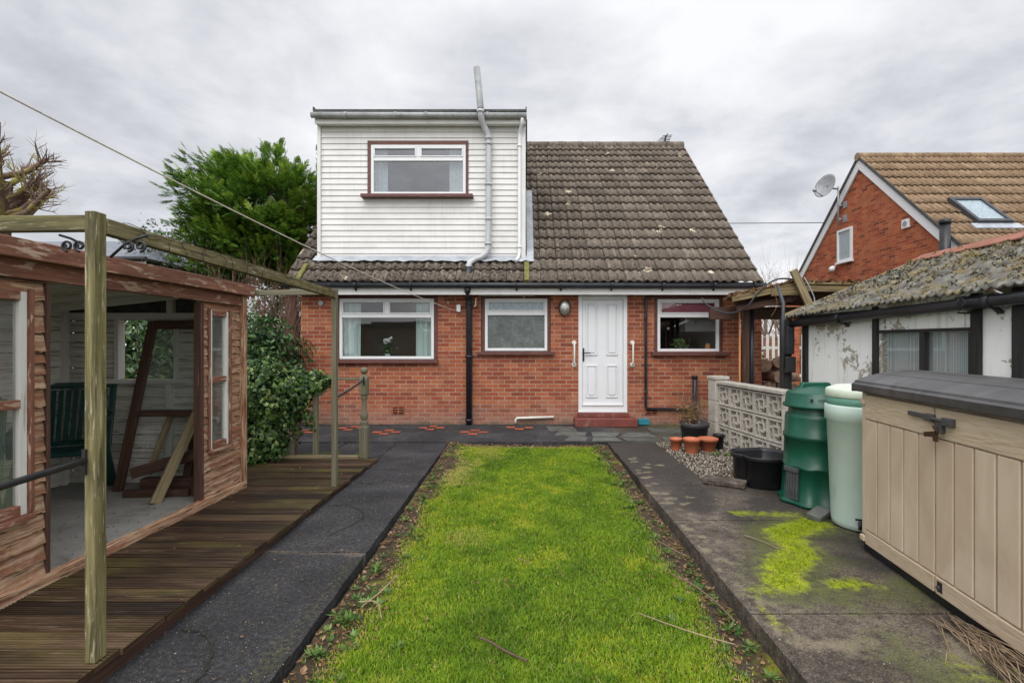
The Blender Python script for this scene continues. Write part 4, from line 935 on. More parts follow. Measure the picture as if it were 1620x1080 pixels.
mb = MB(); mb.tube([(-3.69, 8.999, 2.22), (-3.69, 8.97, 2.22)], .045, 12); mb.build('wall_rosette', 'alu', HOUSE); mb = MB(); mb.tube([(-1.37, 8.999, 2.225), (-1.37, 8.975, 2.225)], .02, 10); mb.build('wall_rosette', 'alu', HOUSE)
mb = MB(); mb.box(2.07, 2.27, 8.86, 8.93, .02, .13); o = mb.build('teal_box', 'teal', loc=(2.17, 8.9, .02), bevel=.01); props(o, 'small teal plastic box on the ground beside the red door step', 'box')

# ---- dormer
DY = 9.10; DX0, DX1 = -3.755, .03; DZ0, DZ1 = 3.035, 5.575
wz = (-2.872, -1.012, 4.205, 5.215)
mb = MB(2); siding(mb, (DX0, DY, 0), (1, 0, 0), (0, -1, 0), DX1 - DX0, DZ0, DZ1, .1065, .016, [(wz[0] - DX0, wz[1] - DX0, wz[2], wz[3])])
DORM = mb.build('dormer', 'clad', HOUSE)
mb = MB(); panel(mb, DX0 + .01, DX1 - .01, 2.7, 5.6, [wz], DY + .004, DY + .12)
for x in (DX0 + .005, DX1 - .005): mb.poly([(x, DY + .01, 2.75), (x, 12.3, 5.95 - .2), (x, 12.3, 5.6), (x, DY + .01, 5.6)])
mb.build('dormer_cheek', 'felt', DORM)
mb = MB(); mb.box(DX0 - .035, DX0 + .03, DY - .045, DY + .03, 2.94, DZ1); mb.box(DX1 - .075, DX1 + .012, DY - .045, DY + .03, 2.94, DZ1); split_islands(mb.build('corner_trim', 'clad', DORM, bevel=.004))
mb = MB(); mb.box(DX1 + .015, DX1 + .04, DY - .03, 11.9, 5.0, 5.6); mb.build('cheek_board', 'black_wood', DORM)
mb = MB(); mb.box(DX0 - .03, DX1 + .02, 8.90, 12.1, 5.60, 5.665); mb.box(DX0 - .04, DX1 + .03, 8.88, 12.1, 5.6655, 5.70)
for x in (DX0 - .04, DX1 + .01): mb.hexa([V(x, 8.88, 5.7), V(x + .02, 8.88, 5.7), V(x + .02, 12.0, 5.7), V(x, 12.0, 5.7), V(x, 8.88, 5.745), V(x + .02, 8.88, 5.745), V(x + .02, 12.0, 5.72), V(x, 12.0, 5.72)])
mb.build('dormer_roof', 'felt', DORM)
mb = MB(); mb.box(DX0 - .025, DX1 + .01, 8.93, 8.955, 5.46, 5.598); mb.box(DX0 - .025, DX1 + .01, 8.956, DY - .02, 5.475, 5.50); mb.build('dormer_fascia', 'fascia', DORM, bevel=.004)
mb = MB(); mb.tube([(DX0 - .06, 8.865, 5.588), (DX1 + .03, 8.865, 5.578)], .052, 12)
for x in (-3.2, -2.3, -1.75, -.65): mb.tube([(x - .025, 8.865, 5.584), (x + .025, 8.865, 5.584)], .059, 12)
mb.build('dormer_gutter', 'grey_gutter', DORM)
mb = MB()
for a, b in ((DX0 - .08, -1.0), (-1.0, .10)):    # lead apron dressed over the tiles
    n_ = 24
    for k in range(n_):
        x0_, x1_ = a + (b - a) * k / n_, a + (b - a) * (k + 1) / n_
        bump = lambda x: .012 * math.sin(x * 21) + .006 * math.sin(x * 47)
        mb.poly([(x0_, DY - .016, 3.10), (x1_, DY - .016, 3.10), (x1_, DY - .035 + bump(x1_) * .3, 3.075), (x0_, DY - .035 + bump(x0_) * .3, 3.075)], smooth=True)
        mb.poly([(x0_, DY - .035 + bump(x0_) * .3, 3.075), (x1_, DY - .035 + bump(x1_) * .3, 3.075), (x1_, DY - .14, 2.985 + bump(x1_)), (x0_, DY - .14, 2.985 + bump(x0_))], smooth=True)
n_ = 30      # soakers up the right cheek
for k in range(n_):
    a, b = .55 + 2.75 * k / n_, .55 + 2.75 * (k + 1) / n_; wv = lambda s: .098 + .012 * math.sin(s * 19)
    mb.poly([on_roof(.06, a, wv(a)), on_roof(.185, a, wv(a)), on_roof(.185, b, wv(b)), on_roof(.06, b, wv(b))], smooth=True)
    mb.poly([on_roof(.185, a, wv(a)), on_roof(.20, a, .03), on_roof(.20, b, .03), on_roof(.185, b, wv(b))], smooth=True)
mb.build('flashing', 'lead', DORM)
pipe('vent_pipe', [(-.985, 8.85, 2.70), (-.985, 8.86, 2.88), (-.97, 8.93, 2.95), (-.88, 8.985, 3.02), (-.76, 8.985, 3.06), (-.66, 8.985, 3.14), (-.64, 8.985, 3.26), (-.635, 8.985, 5.22), (-.66, 8.975, 5.32), (-.73, 8.90, 5.45), (-.765, 8.80, 5.56), (-.765, 8.79, 5.64)], .052, 'grey_plastic', HOUSE,
     [(-.64, 8.985, 3.3), (-.637, 8.985, 3.75), (-.636, 8.985, 4.38), (-.635, 8.985, 5.12), (-.635, 8.985, 5.22), (-.765, 8.79, 5.62)], 14)
pipe('vent_cowl', [(-.765, 8.79, 5.641), (-.765, 8.79, 5.70), (-.835, 8.83, 6.42)], .059, 'grey_gutter', HOUSE)
mb = MB(); mb.lathe([(.09, 0), (.072, .06), (.062, .2)], (-.985, 8.852, 2.66), 14); mb.build('pipe_boot', 'black_plastic', HOUSE)
pipe('white_downpipe', [(-.02, 8.86, 5.54), (-.03, 8.93, 5.44), (-.07, 9.03, 5.36), (-.072, 9.035, 5.28), (-.072, 9.035, 3.16), (-.09, 9.01, 3.06), (-.14, 8.93, 2.97)], .031, 'upvc', HOUSE, [(-.072, 9.035, 5.1), (-.072, 9.035, 3.25)])
dw = window(HOUSE, 'white dormer window in a brown surround', -2.80, -1.06, 4.215, 5.13, 9.055, 4.865, -1.93, 'glass_sky', 'glass_sky', sill=(-2.96, -.92, 4.145, 4.205), sub=(-2.868, -1.016, 4.21, 5.212))
curtain(dw, -2.76, -2.52, 4.2, 5.12, 9.18, 'net', .02, .07, 'net_curtain', seed=3); curtain(dw, -1.38, -1.08, 4.2, 5.12, 9.18, 'net', .02, .07, 'net_curtain', seed=4)
room(-3.6, -.3, 3.2, 5.45, 9.23, 11.8, 'room')
# aerial on the ridge
ae = MB(); ax, ay = 3.80, 13.2
ae.tube([(ax, ay, 6.6), (ax, ay, 7.02)], .018, 6); ae.tube([(ax - .06, ay - .4, 6.90), (ax + .05, ay + .5, 6.96)], .014, 6)
for k in range(6):
    q = V(ax - .06 + k * .022, ay - .4 + k * .18, 6.86 + .034 * k); w_ = .12 + .015 * k; ae.tube([q - V(w_, 0, .01), q + V(w_, 0, .01)], .010, 5)
for s_ in (-1, 1): ae.tube([(ax - .03, ay + .4, 6.90 + s_ * .09), (ax + .17 * s_, ay + .42, 6.93)], .008, 4)
ae.build('aerial', 'black_metal', HOUSE)

# ================================================================== neighbouring house
NB = thing('neighbour_house', 'orange brick house with tan tiled roof and white bargeboards beyond the garage', 'house', (9.5, 13.9, 0))
gx = 9.5
mb = MB()
mb.poly([(gx, 9.6, 0), (gx, 18.2, 0), (gx, 18.2, 2.6), (gx, 13.9, 6.65), (gx, 9.6, 2.6)]); mb.poly([(gx, 9.6, 0), (24, 9.6, 0), (24, 9.6, 2.6), (gx, 9.6, 2.6)]); mb.poly([(gx, 18.2, 0), (24, 18.2, 0), (24, 18.2, 2.6), (gx, 18.2, 2.6)])
mb.build('wall', 'brick_far', NB)
nr_ = tiled_roof('roof', NB, 'tile_tan', gx - .08, 22, (9.3, 2.32), (13.9, 6.72), 14, seed=8, tw=.32)
mb = MB(); mb.poly([(gx - .05, 18.5, 2.32), (22, 18.5, 2.32), (22, 13.9, 6.70), (gx - .05, 13.9, 6.70)]); mb.poly([(gx - .05, 9.36, 2.34), (22, 9.36, 2.34), (22, 13.9, 6.69), (gx - .05, 13.9, 6.69)]); mb.build('roof_deck', 'felt', nr_)
mb = MB()
for k in range(28): mb.tube([(gx - .1 + k * .45, 13.9, 6.72), (gx - .1 + k * .45 + .44, 13.9, 6.722 + mb.rng.uniform(0, .01))], .115, 8, rnd=mb.rng.random())
mb.build('ridge_tiles', 'tile_tan', nr_, attr=True)
for s_ in (-1, 1):
    mb = MB(); mb.bar((gx - .03, 13.9 + s_ * .0, 6.56), (gx - .03, 13.9 + s_ * 4.6, 2.17), .045, .27); mb.build('bargeboard', 'upvc', NB)
    mb = MB(); mb.bar((gx - .05, 13.9, 6.71), (gx - .05, 13.9 + s_ * 4.6, 2.32), .07, .07); mb.build('verge', 'felt', nr_)
mb = MB(); mb.box(gx - .054, gx - .006, 13.80, 14.0, 6.38, 6.70); mb.build('apex_board', 'upvc', NB)
y0, y1, z0, z1 = 14.2, 14.86, 3.88, 4.84
mb = MB()
for bx in ((y0, y0 + .07, z0, z1), (y1 - .07, y1, z0, z1), (y0 + .07, y1 - .07, z0, z0 + .07), (y0 + .07, y1 - .07, z1 - .07, z1)): mb.box(gx - .06, gx - .002, bx[0], bx[1], bx[2], bx[3])
mb.box(gx - .1, gx - .003, y0 - .04, y1 + .04, z0 - .055, z0 - .001)
nw = mb.build('window', 'upvc', NB, bevel=.006)
mb = MB(); mb.poly([(gx - .03, y0 + .07, z0 + .07), (gx - .03, y1 - .07, z0 + .07), (gx - .03, y1 - .07, z1 - .07), (gx - .03, y0 + .07, z1 - .07)]); mb.build('pane', 'glass', nw)
mb = MB()
for k in range(12):
    a, b = y0 + .07 + k * .0433, y0 + .07 + (k + 1) * .0433; mb.poly([(gx - .012 + .005 * (k % 2), a, z0 + .07), (gx - .012 + .005 * ((k + 1) % 2), b, z0 + .07), (gx - .012 + .005 * ((k + 1) % 2), b, z1 - .07), (gx - .012 + .005 * (k % 2), a, z1 - .07)])
mb.build('net_curtain', 'net', nw)
mb = MB(); mb.box(gx - .06, gx - .002, 12.10, 12.32, 4.32, 4.54); o = mb.build('wall_vent', 'upvc', NB, bevel=.01)
mb = MB(); mb.tube([(gx - .065, 12.21, 4.43), (gx - .061, 12.21, 4.43)], .07, 16); mb.build('vent_hole', 'alu', o)
mb = MB(); mb.sphere((gx - .12, 14.98, 3.72), .09, 12, 8); mb.tube([(gx, 14.98, 3.78), (gx - .12, 14.98, 3.78)], .04, 8); mb.build('security_light', 'upvc', NB)
mb = MB(); mb.tube([(9.28, 10.85, 2.2), (9.28, 10.85, 4.16)], .10, 12); mb.tube([(9.28, 10.85, 4.1), (9.28, 10.85, 4.2)], .115, 12); mb.build('flue_pipe', 'black_plastic', NB)
# satellite dish on its pole
mb = MB(); px_, py_ = 9.36, 14.66
mb.tube([(px_, py_, 4.95), (px_, py_, 6.12)], .028, 8); mb.tube([(gx, py_, 5.15), (px_, py_, 5.15)], .03, 6); mb.tube([(gx, py_, 5.55), (px_, py_, 5.55)], .03, 6); mb.tube([(px_, py_, 6.05), (9.12, 14.72, 6.1)], .03, 6)
for z in (5.15, 5.55): mb.box(gx - .02, gx - .002, py_ - .2, py_ - .03, z - .1, z + .1)
pole = mb.build('dish_pole', 'alu', NB)
mb = MB(); c = V(9.08, 14.75, 6.14); ax_ = V(-.80, -.30, .24).normalized(); sd = ax_.cross(V(0, 0, 1)).normalized(); up = sd.cross(ax_)
rings = 6; n = 24; b0 = 0
for i in range(rings + 1):
    r = .36 * i / rings; dep = .10 * (i / rings) ** 2
    for k in range(n): t = 6.2832 * k / n; mb.v.append(tuple(c + (sd * math.cos(t) * .95 + up * math.sin(t)) * r + ax_ * dep))
for i in range(rings):
    for k in range(n): mb._face([i * n + k, i * n + (k + 1) % n, (i + 1) * n + (k + 1) % n, (i + 1) * n + k], None, True)
mb.tube([c - up * .33 + ax_ * .09, c - up * .30 + ax_ * .40], .015, 6); mb.sphere(c - up * .28 + ax_ * .44, .06, 8, 6); mb.box(c.x - .01, c.x + .1, c.y - .06, c.y + .06, c.z - .09, c.z + .05)
o = mb.build('satellite_dish', 'alu', pole)
sol = o.modifiers.new('thick', 'SOLIDIFY'); sol.thickness = .006
# roof light
mb = MB()
def nroof(x, s, h): 
    L = math.hypot(4.6, 4.4); return V(x, 9.3 + 4.6 / L * s - 4.4 / L * h, 2.32 + 4.4 / L * s + 4.6 / L * h)
sx0, sx1, s0, s1 = 10.25, 11.05, 2.62, 3.72
def rbar(a0, a1, b0, b1, h0, h1): 
    mb.hexa([nroof(a0, b0, h0), nroof(a1, b0, h0), nroof(a1, b1, h0), nroof(a0, b1, h0), nroof(a0, b0, h1), nroof(a1, b0, h1), nroof(a1, b1, h1), nroof(a0, b1, h1)])
for q in ((sx0, sx0 + .08, s0, s1), (sx1 - .08, sx1, s0, s1), (sx0 + .08, sx1 - .08, s0, s0 + .09), (sx0 + .08, sx1 - .08, s1 - .1, s1)): rbar(*q, .02, .15)
rl = mb.build('roof_window', 'pot_grey', NB)
mb = MB(); rbar(sx0 + .08, sx1 - .08, s0 + .09, s1 - .1, .10, .115); mb.build('pane', 'obscure_blue', rl)
mb = MB(); rbar(sx0 - .15, sx1 + .15, s0 - .2, s0 - .002, .05, .085); mb.build('flashing', 'lead', rl)
# ================================================================== left: deck, summerhouse, pergola
def deck_z(y): return .06 + (5 - y) * .018
DK = thing('timber_deck', 'dark wet grooved timber decking in front of the summerhouse', 'decking', (-2.9, 3.6, 0))
mb = MB(21); y = .7; bw = .143
while y < 6.2:
    x1 = -1.845 + mb.rng.uniform(-.012, .006); x0 = -4.0 if y < 5.2 else -3.75; w = bw - mb.rng.uniform(.005, .011)
    zt = deck_z(y + bw / 2) + mb.rng.uniform(-.004, .004); sl = mb.rng.uniform(-.004, .004); n = 7; ou, ov = mb.rng.random() * 30, mb.rng.random() * 30
    ys = []; hs = []
    for k in range(n):
        a = w * k / n; d = w / n; ys += [a + d * .06, a + d * .54, a + d * .62, a + d * .98]; hs += [0, 0, -.010, -.010]
    ys += [w]; hs += [-.004]
    for (ya, ha), (yb, hb) in zip(zip(ys, hs), zip(ys[1:], hs[1:])):
        mb.poly([(x0, y + ya, zt + ha + sl), (x1, y + ya, zt + ha - sl), (x1, y + yb, zt + hb - sl), (x0, y + yb, zt + hb + sl)], [(ou + x0, ov + ya), (ou + x1, ov + ya), (ou + x1, ov + yb), (ou + x0, ov + yb)])
    e = zt - .028
    mb.poly([(x1, y, e), (x1, y + w, e), (x1, y + w, zt - sl - .003), (x1, y, zt - sl - .003)], [(ou, ov), (ou + w, ov), (ou + w, ov + .03), (ou, ov + .03)])
    for yy in (y, y + w): mb.poly([(x0, yy, e), (x1, yy, e), (x1, yy, zt - .001), (x0, yy, zt - .001)], [(ou + x0, ov), (ou + x1, ov), (ou + x1, ov + .03), (ou + x0, ov + .03)])
    y += bw
mb.build('boards', 'deck_wood', DK)
mb = MB(22); mb.bar((-1.905, .7, deck_z(.7) - .075), (-1.905, 6.2, deck_z(6.2) - .075), .05, .085); mb.bar((-2.6, .7, deck_z(.7) - .07), (-2.6, 6.2, deck_z(6.2) - .07), .05, .07); mb.build('joists', 'dark_wood', DK)

SX = -2.81; SY0, SY1 = 2.29, 4.93; SB = -4.50; FZ = .125
SH = thing('summerhouse', 'open fronted summerhouse with flaking reddish brown paint and white inside', 'summerhouse', (-3.6, 3.6, 0))
mb = MB(); mb.box(SB, SX - .03, SY0, SY1, .05, FZ); mb.build('floor', 'shed_floor', SH)
mb = MB(31); mb.bar((SX + .005, SY0, .125), (SX + .005, SY1 + .03, .085), .055, .085); mb.build('threshold', 'shed_bare', SH, bevel=.006)
OP0, OP1 = 2.91, 4.31
for (a, b, wa, wb) in ((SY0, OP0, 2.36, 2.80), (OP1, SY1, 4.42, 4.71)):
    mb = MB(int(a * 10)); siding(mb, (SX - .02, a + (.0 if a > 3 else 0), 0), (0, 1, 0), (1, 0, 0), b - a, .13, 1.87, .088, .015, [(wa - a, wb - a, .545, 1.80)], jit=.3, jag=.0042)
    fp = mb.build('front_panel', 'shed_bare', SH)
    mb = MB(); panel(mb, a, b, .13, 1.87, [(wa, wb, .545, 1.80)], SX - .022, SX - .05, 'y'); mb.build('lining', 'shed_white', fp)
    mb = MB(33)
    for bx in ((wa, wa + .045, .545, 1.80), (wb - .045, wb, .545, 1.80)): mb.box(SX - .045, SX - .006, bx[0], bx[1], bx[2], bx[3], grain=2)
    wn = mb.build('window', 'white_wood', fp, bevel=.004)
    mb = MB(34)
    for (z, h) in ((.575, .06), (1.17, .05), (1.775, .05)): mb.box(SX - .05, SX + .004, wa + .046, wb - .046, z - h / 2, z + h / 2, grain=1)
    mb.box(SX - .01, SX + .03, wa - .02, wb + .02, .515, .546, grain=1); mb.box(SX - .01, SX + .012, wa - .025, wa - .001, .55, 1.82, grain=2); mb.box(SX - .01, SX + .012, wb + .001, wb + .025, .55, 1.82, grain=2)
    mb.build('window_rail', 'shed_paint', fp, bevel=.004)
    mb = MB(); mb.poly([(SX - .028, wa + .04, .6), (SX - .028, wb - .04, .6), (SX - .028, wb - .04, 1.15), (SX - .028, wa + .04, 1.15)]); mb.poly([(SX - .028, wa + .04, 1.19), (SX - .028, wb - .04, 1.19), (SX - .028, wb - .04, 1.76), (SX - .028, wa + .04, 1.76)])
    mb.build('pane', 'glass_dirty', fp)
mb = MB(36)
mb.box(SX - .055, SX + .012, OP1 - .03, OP1 + .012, .13, 1.86, grain=2); mb.box(SX - .055, SX + .01, OP0 - .010, OP0 + .012, .13, 1.86, grain=2)
split_islands(mb.build('door_jamb', 'dark_wood', SH, bevel=.005))
mb = MB(37); mb.box(SX - .02, SX + .03, SY1 - .035, SY1 + .035, .06, 1.99, grain=2); mb.build('corner_trim', 'shed_bare', SH, bevel=.006)
mb = MB(38); mb.box(SX - .03, SX + .022, SY0, SY1 - .036, 1.872, 1.985, grain=1); mb.build('header_board', 'shed_paint', SH, bevel=.004)
mb = MB(39); mb.box(SX + .055, SX + .08, SY0 - .08, SY1 + .09, 1.975, 2.082, grain=1); mb.build('roof_trim', 'shed_paint', SH, bevel=.005)
mb = MB(); mb.hexa([V(SB - .1, SY0 - .07, 1.86), V(SX + .054, SY0 - .07, 2.045), V(SX + .054, SY1 + .08, 2.045), V(SB - .1, SY1 + .08, 1.86), V(SB - .1, SY0 - .07, 1.885), V(SX + .054, SY0 - .07, 2.07), V(SX + .054, SY1 + .08, 2.07), V(SB - .1, SY1 + .08, 1.885)])
mb.build('roof', 'felt', SH)
mb = MB(40)     # white boarded underside and rafters
mb.hexa([V(SB, SY0 + .02, 1.845), V(SX - .05, SY0 + .02, 2.02), V(SX - .05, SY1 - .02, 2.02), V(SB, SY1 - .02, 1.845), V(SB, SY0 + .02, 1.855), V(SX - .05, SY0 + .02, 2.03), V(SX - .05, SY1 - .02, 2.03), V(SB, SY1 - .02, 1.855)], 1)
ce = mb.build('ceiling', 'shed_white', SH)
mb = MB(41)
for yy in (2.9, 3.5, 4.1, 4.62): mb.bar((SB, yy, 1.815), (SX - .05, yy, 1.99), .045, .06)
mb.bar((SX - .08, SY0, 1.93), (SX - .08, SY1, 1.93), .05, .09)
mb.build('rafters', 'white_wood', ce)
# end wall away from the camera, with its window
ew = (-3.99, -3.45, 1.15, 1.735)
mb = MB(42); siding(mb, (SB, SY1 - .045, 0), (1, 0, 0), (0, -1, 0), SX - SB - .05, FZ, 1.76, .115, .009, [(ew[0] - SB, ew[1] - SB, ew[2], ew[3])], jit=.25, jag=.0022, gap=.006)
EW = mb.build('end_wall', 'shed_white', SH)
mb = MB(43); siding(mb, (SX - .02, SY1, 0), (-1, 0, 0), (0, 1, 0), SX - SB - .02, .06, 1.86, .095, .014, [(SX - .02 - ew[1], SX - .02 - ew[0], ew[2], ew[3])], jit=.2); mb.build('outer_boards', 'shed_bare', EW)
mb = MB(); mb.box(SB, SX - .06, SY1 - .044, SY1 - .03, 1.765, 1.99); mb.build('gable_felt', 'felt', EW)
mb = MB(44); mb.box(SB, SX - .06, SY1 - .10, SY1 - .05, 1.745, 1.80, grain=0); mb.box(-3.50, -3.44, SY1 - .10, SY1 - .05, 1.801, 1.93, grain=2)
mb.box(-3.51, -3.45, SY1 - .105, SY1 - .052, FZ, 1.12, grain=2); mb.box(SB, SX - .06, SY1 - .105, SY1 - .05, 1.105, 1.149, grain=0); mb.box(-4.24, -4.19, SY1 - .10, SY1 - .052, 1.15, 1.744, grain=2)
for a in (ew[0] - .045, ew[1]): mb.box(a, a + .045, SY1 - .075, SY1 + .01, 1.15, 1.745, grain=2)
mb.build('framing', 'white_wood', EW, bevel=.003)
mb = MB(); mb.poly([(-3.72, SY1 - .02, 1.15), (ew[1], SY1 - .02, 1.15), (ew[1], SY1 - .02, 1.735), (-3.72, SY1 - .02, 1.735)]); mb.build('pane', 'glass_dirty', EW)
mb = MB(45); siding(mb, (SB, SY1 - .05, 0), (0, -1, 0), (1, 0, 0), SY1 - SY0 - .06, FZ, 1.85, .115, .009, jit=.25, jag=.002, gap=.005); bw_ = mb.build('back_wall', 'shed_white', SH)
mb = MB(46); mb.box(SB, SB + .05, SY1 - .15, SY1 - .106, FZ, 1.84, grain=2); mb.box(SB + .008, SB + .05, SY0 + .05, SY1 - .15, 1.10, 1.145, grain=1); mb.box(SB + .008, SB + .05, 3.5, 3.55, FZ, 1.10, grain=2); mb.box(SB + .008, SB + .055, SY0 + .05, SY1 - .15, 1.79, 1.84, grain=1); mb.build('framing', 'white_wood', bw_, bevel=.003)
mb = MB(47); siding(mb, (SB, SY0, 0), (1, 0, 0), (0, -1, 0), SX - SB, .06, 1.86, .095, .014, jit=.2); mb.build('near_wall', 'shed_bare', SH)
mb = MB(); mb.box(SB - .03, SB - .012, SY0, SY1, .06, 1.84); mb.build('rear_boards', 'shed_paint', SH)

# plastic garden chairs
def garden_chair(label, loc, rz, mat):
    t = thing('garden_chair', label, 'chair', loc, rotz=rz, local=True)   # faces -y
    mb = MB(); n = 8
    mb.hexa([V(-.25, -.24, .40), V(.25, -.24, .40), V(.22, .22, .385), V(-.22, .22, .385), V(-.25, -.25, .435), V(.25, -.25, .435), V(.22, .22, .42), V(-.22, .22, .42)]); mb.build('seat', mat, t, bevel=.015)
    def B(x, z): return V(x, .22 + (z - .42) * .28, z)
    mb = MB()
    for k in range(8): x = -.175 + k * .05; mb.bar(B(x, .47), B(x * 1.08, .93), .033, .012, (0, 1, 0), False)
    mb.build('back_slats', mat, t)
    mb = MB(); mb.bar(B(-.245, .40), B(-.255, .99), .05, .03, (0, 1, 0), False); mb.bar(B(.245, .40), B(.255, .99), .05, .03, (0, 1, 0), False); mb.bar(B(-.25, .975), B(.25, .975), .10, .03, (0, -.28, 1), False); mb.bar(B(-.24, .45), B(.24, .45), .06, .03, (0, -.28, 1), False)
    mb.build('back_frame', mat, t, bevel=.01)
    for s in (-1, 1):
        mb = MB(); mb.bar((s * .235, -.21, .42), (s * .285, -.27, 0), .075, .05, (0, 1, 0), False); mb.build('leg', mat, t, bevel=.01)
        mb = MB(); mb.bar((s * .215, .20, .42), (s * .26, .30, 0), .075, .05, (0, 1, 0), False); mb.build('leg', mat, t, bevel=.01)
        mb = MB(); mb.tube([B(s * .25, .70), V(s * .275, .1, .675), V(s * .285, -.17, .65), V(s * .29, -.245, .62), V(s * .283, -.25, .42)], [.022, .028, .03, .028, .026], 8); mb.build('armrest', mat, t)
    return t
garden_chair('dark green plastic garden chair with slatted back in the summerhouse corner', (-4.10, 4.42, FZ), R(27), 'chair')
garden_chair('emerald green plastic garden chair behind the near window of the summerhouse', (-3.62, 3.02, FZ), R(40), 'chair_bright')

# old joinery leaning in the corner
OF = thing('old_window_frame', 'dark brown old glazed frame leaning inside the summerhouse', 'window frame', (-3.5, 4.7, FZ))
mb = MB(51); A, B_ = V(-3.78, 4.60, FZ), V(-3.60, 4.80, 1.71); sx_ = V(.60, .035, 0)
mb.bar(A, B_, .075, .05, (0, -1, .2)); mb.bar(B_ + V(-.03, 0, -.03), B_ + sx_ + V(0, 0, -.02), .05, .085); mb.bar(A + sx_, B_ + sx_, .075, .05, (0, -1, .2)); mb.bar(A.lerp(B_, .45), A.lerp(B_, .45) + sx_, .05, .06)
mb.build('frame', 'dark_wood', OF, bevel=.006)
mb = MB(); p = [A.lerp(B_, .47), A.lerp(B_, .47) + sx_, B_ + sx_, B_]; mb.poly(p); mb.build('pane', 'glass_dirty', OF)
def plank(name, label, p0, p1, w, h, mat, cat='plank', up=(0, 1, 0), group=None, seed=1):
    mb = MB(seed); mb.bar(p0, p1, w, h, up); c = min((Vector(p0), Vector(p1)), key=lambda q: q.z)
    o = mb.build(name, mat, loc=c, bevel=.005); return props(o, label, cat, group)
plank('leaning_plank', 'yellowish weathered plank leaning by the summerhouse doorway', (-3.17, 4.24, FZ), (-2.99, 4.60, .97), .085, .03, 'old_wood', up=(1, -.6, 0), seed=3)
plank('leaning_plank', 'dark upright plank beside the doorway jamb of the summerhouse', (-2.99, 4.47, FZ), (-2.90, 4.62, 1.05), .05, .03, 'dark_wood', up=(1, -.5, 0), seed=4)
plank('leaning_plank', 'thin reddish strip leaning behind the yellowish plank', (-3.06, 4.54, FZ), (-2.96, 4.76, .9), .04, .03, 'dark_wood', up=(1, -.5, 0), seed=5)
plank('fallen_plank', 'brown board lying tilted across the summerhouse corner', (-3.56, 4.48, .32), (-3.02, 4.60, .48), .10, .04, 'dark_wood', up=(0, 1, 0), seed=6)
plank('floor_plank', 'dark board flat on the floor in front of the leaning joinery', (-3.58, 4.42, FZ + .03), (-3.02, 4.46, FZ + .03), .05, .07, 'dark_wood', up=(0, 0, 1), seed=7)
plank('floor_plank', 'short dark block stacked behind the flat board', (-3.52, 4.56, FZ + .07), (-3.05, 4.60, FZ + .07), .09, .13, 'dark_wood', up=(0, 0, 1), seed=8)
SF = thing('small_window_frame', 'small old glazed sash leaning behind the yellowish plank', 'window frame', (-3.3, 4.75, FZ))
mb = MB(53); A, B_ = V(-3.55, 4.66, FZ + .14), V(-3.43, 4.80, .80); sx_ = V(.40, .02, 0)
mb.bar(A, B_, .05, .035, (0, -1, .2)); mb.bar(A + sx_, B_ + sx_, .04, .03, (0, -1, .2)); mb.bar(B_, B_ + sx_, .03, .04); mb.build('frame', 'old_wood', SF, bevel=.004)
mb = MB(); mb.poly([A, A + sx_, B_ + sx_, B_]); mb.build('pane', 'glass_dirty', SF)

# pergola frame
PG = thing('pergola', 'mossy timber post and beam frame standing along the deck edge', 'pergola', (-1.9, 3.5, 0))
p1x, p1y, p2x, p2y = -1.895, 2.157, -1.905, 4.95
mb = MB(61); mb.box(p1x - .026, p1x + .020, p1y, p1y + .062, deck_z(2.15), 2.092, grain=2); mb.build('post', 'post_wood', PG, bevel=.004)
mb = MB(62); mb.box(p2x - .024, p2x + .024, p2y, p2y + .062, deck_z(4.95), 2.045, grain=2); mb.build('post', 'grey_wood', PG, bevel=.004)
mb = MB(63); mb.bar((p1x + .002, p1y + .0625, 2.038), (p2x + .002, p2y - .001, 1.995), .045, .072); mb.build('beam', 'post_wood', PG, bevel=.004)
mb = MB(64); mb.bar((p1x - .027, p1y + .03, 2.042), (-3.6, p1y + .04, 2.03), .045, .068); mb.build('beam', 'post_wood', PG, bevel=.004)
mb = MB(65); mb.bar((p2x - .025, p2y + .03, 2.020), (-4.0, p2y + .22, 2.005), .04, .055); mb.build('beam', 'grey_wood', PG, bevel=.004)
# stems of a dead climber wound round the beam
mb = MB(66)
for k in range(17):
    t = .08 + k * .055 + mb.rng.uniform(-.015, .015); y = p1y + .06 + (p2y - p1y) * t; z = 2.038 - .043 * t; x = p1x
    pts = []
    for j in range(7):
        a = -1.2 + j * .62; pts.append((x + .034 * math.cos(a) * 1.1 + mb.rng.uniform(-.002, .004), y + j * .012 * mb.rng.choice((-1, 1)), z + .050 * math.sin(a)))
    mb.tube(pts, .0023, 4)
    if k % 3 == 0: mb.tube([(x + .03, y, z + .03), (x + .035, y + .05, z - .01), (x + .036, y + .13, z + .01)], .002, 4)
mb.build('climber_stems', 'dark_wood', PG)
# scroll bracket hung from the beam
mb = MB(67); bz = 2.005
def scroll(mb, c, r, d, turns=1.5):
    pts = []
    for k in range(20): a = k / 19 * turns * 6.28; q = r * (1 - .75 * k / 19); pts.append((c[0] + d * q * math.sin(a), c[1], c[2] - q * math.cos(a) + r - .0))
    mb.tube(pts, .0055, 6)
yb = p1y + .07
for s in (-1, 1):
    mb.tube([(p1x + s * .03, yb, 1.90), (p1x + s * .09, yb, 1.955), (p1x + s * .15, yb, 1.985), (p1x + s * .20, yb, 2.0)], .006, 6)
    for q in (.11, .165): scroll(mb, (p1x + s * q, yb, 1.925), .026, s, 1.4)
mb.build('scroll_bracket', 'black_metal', PG)
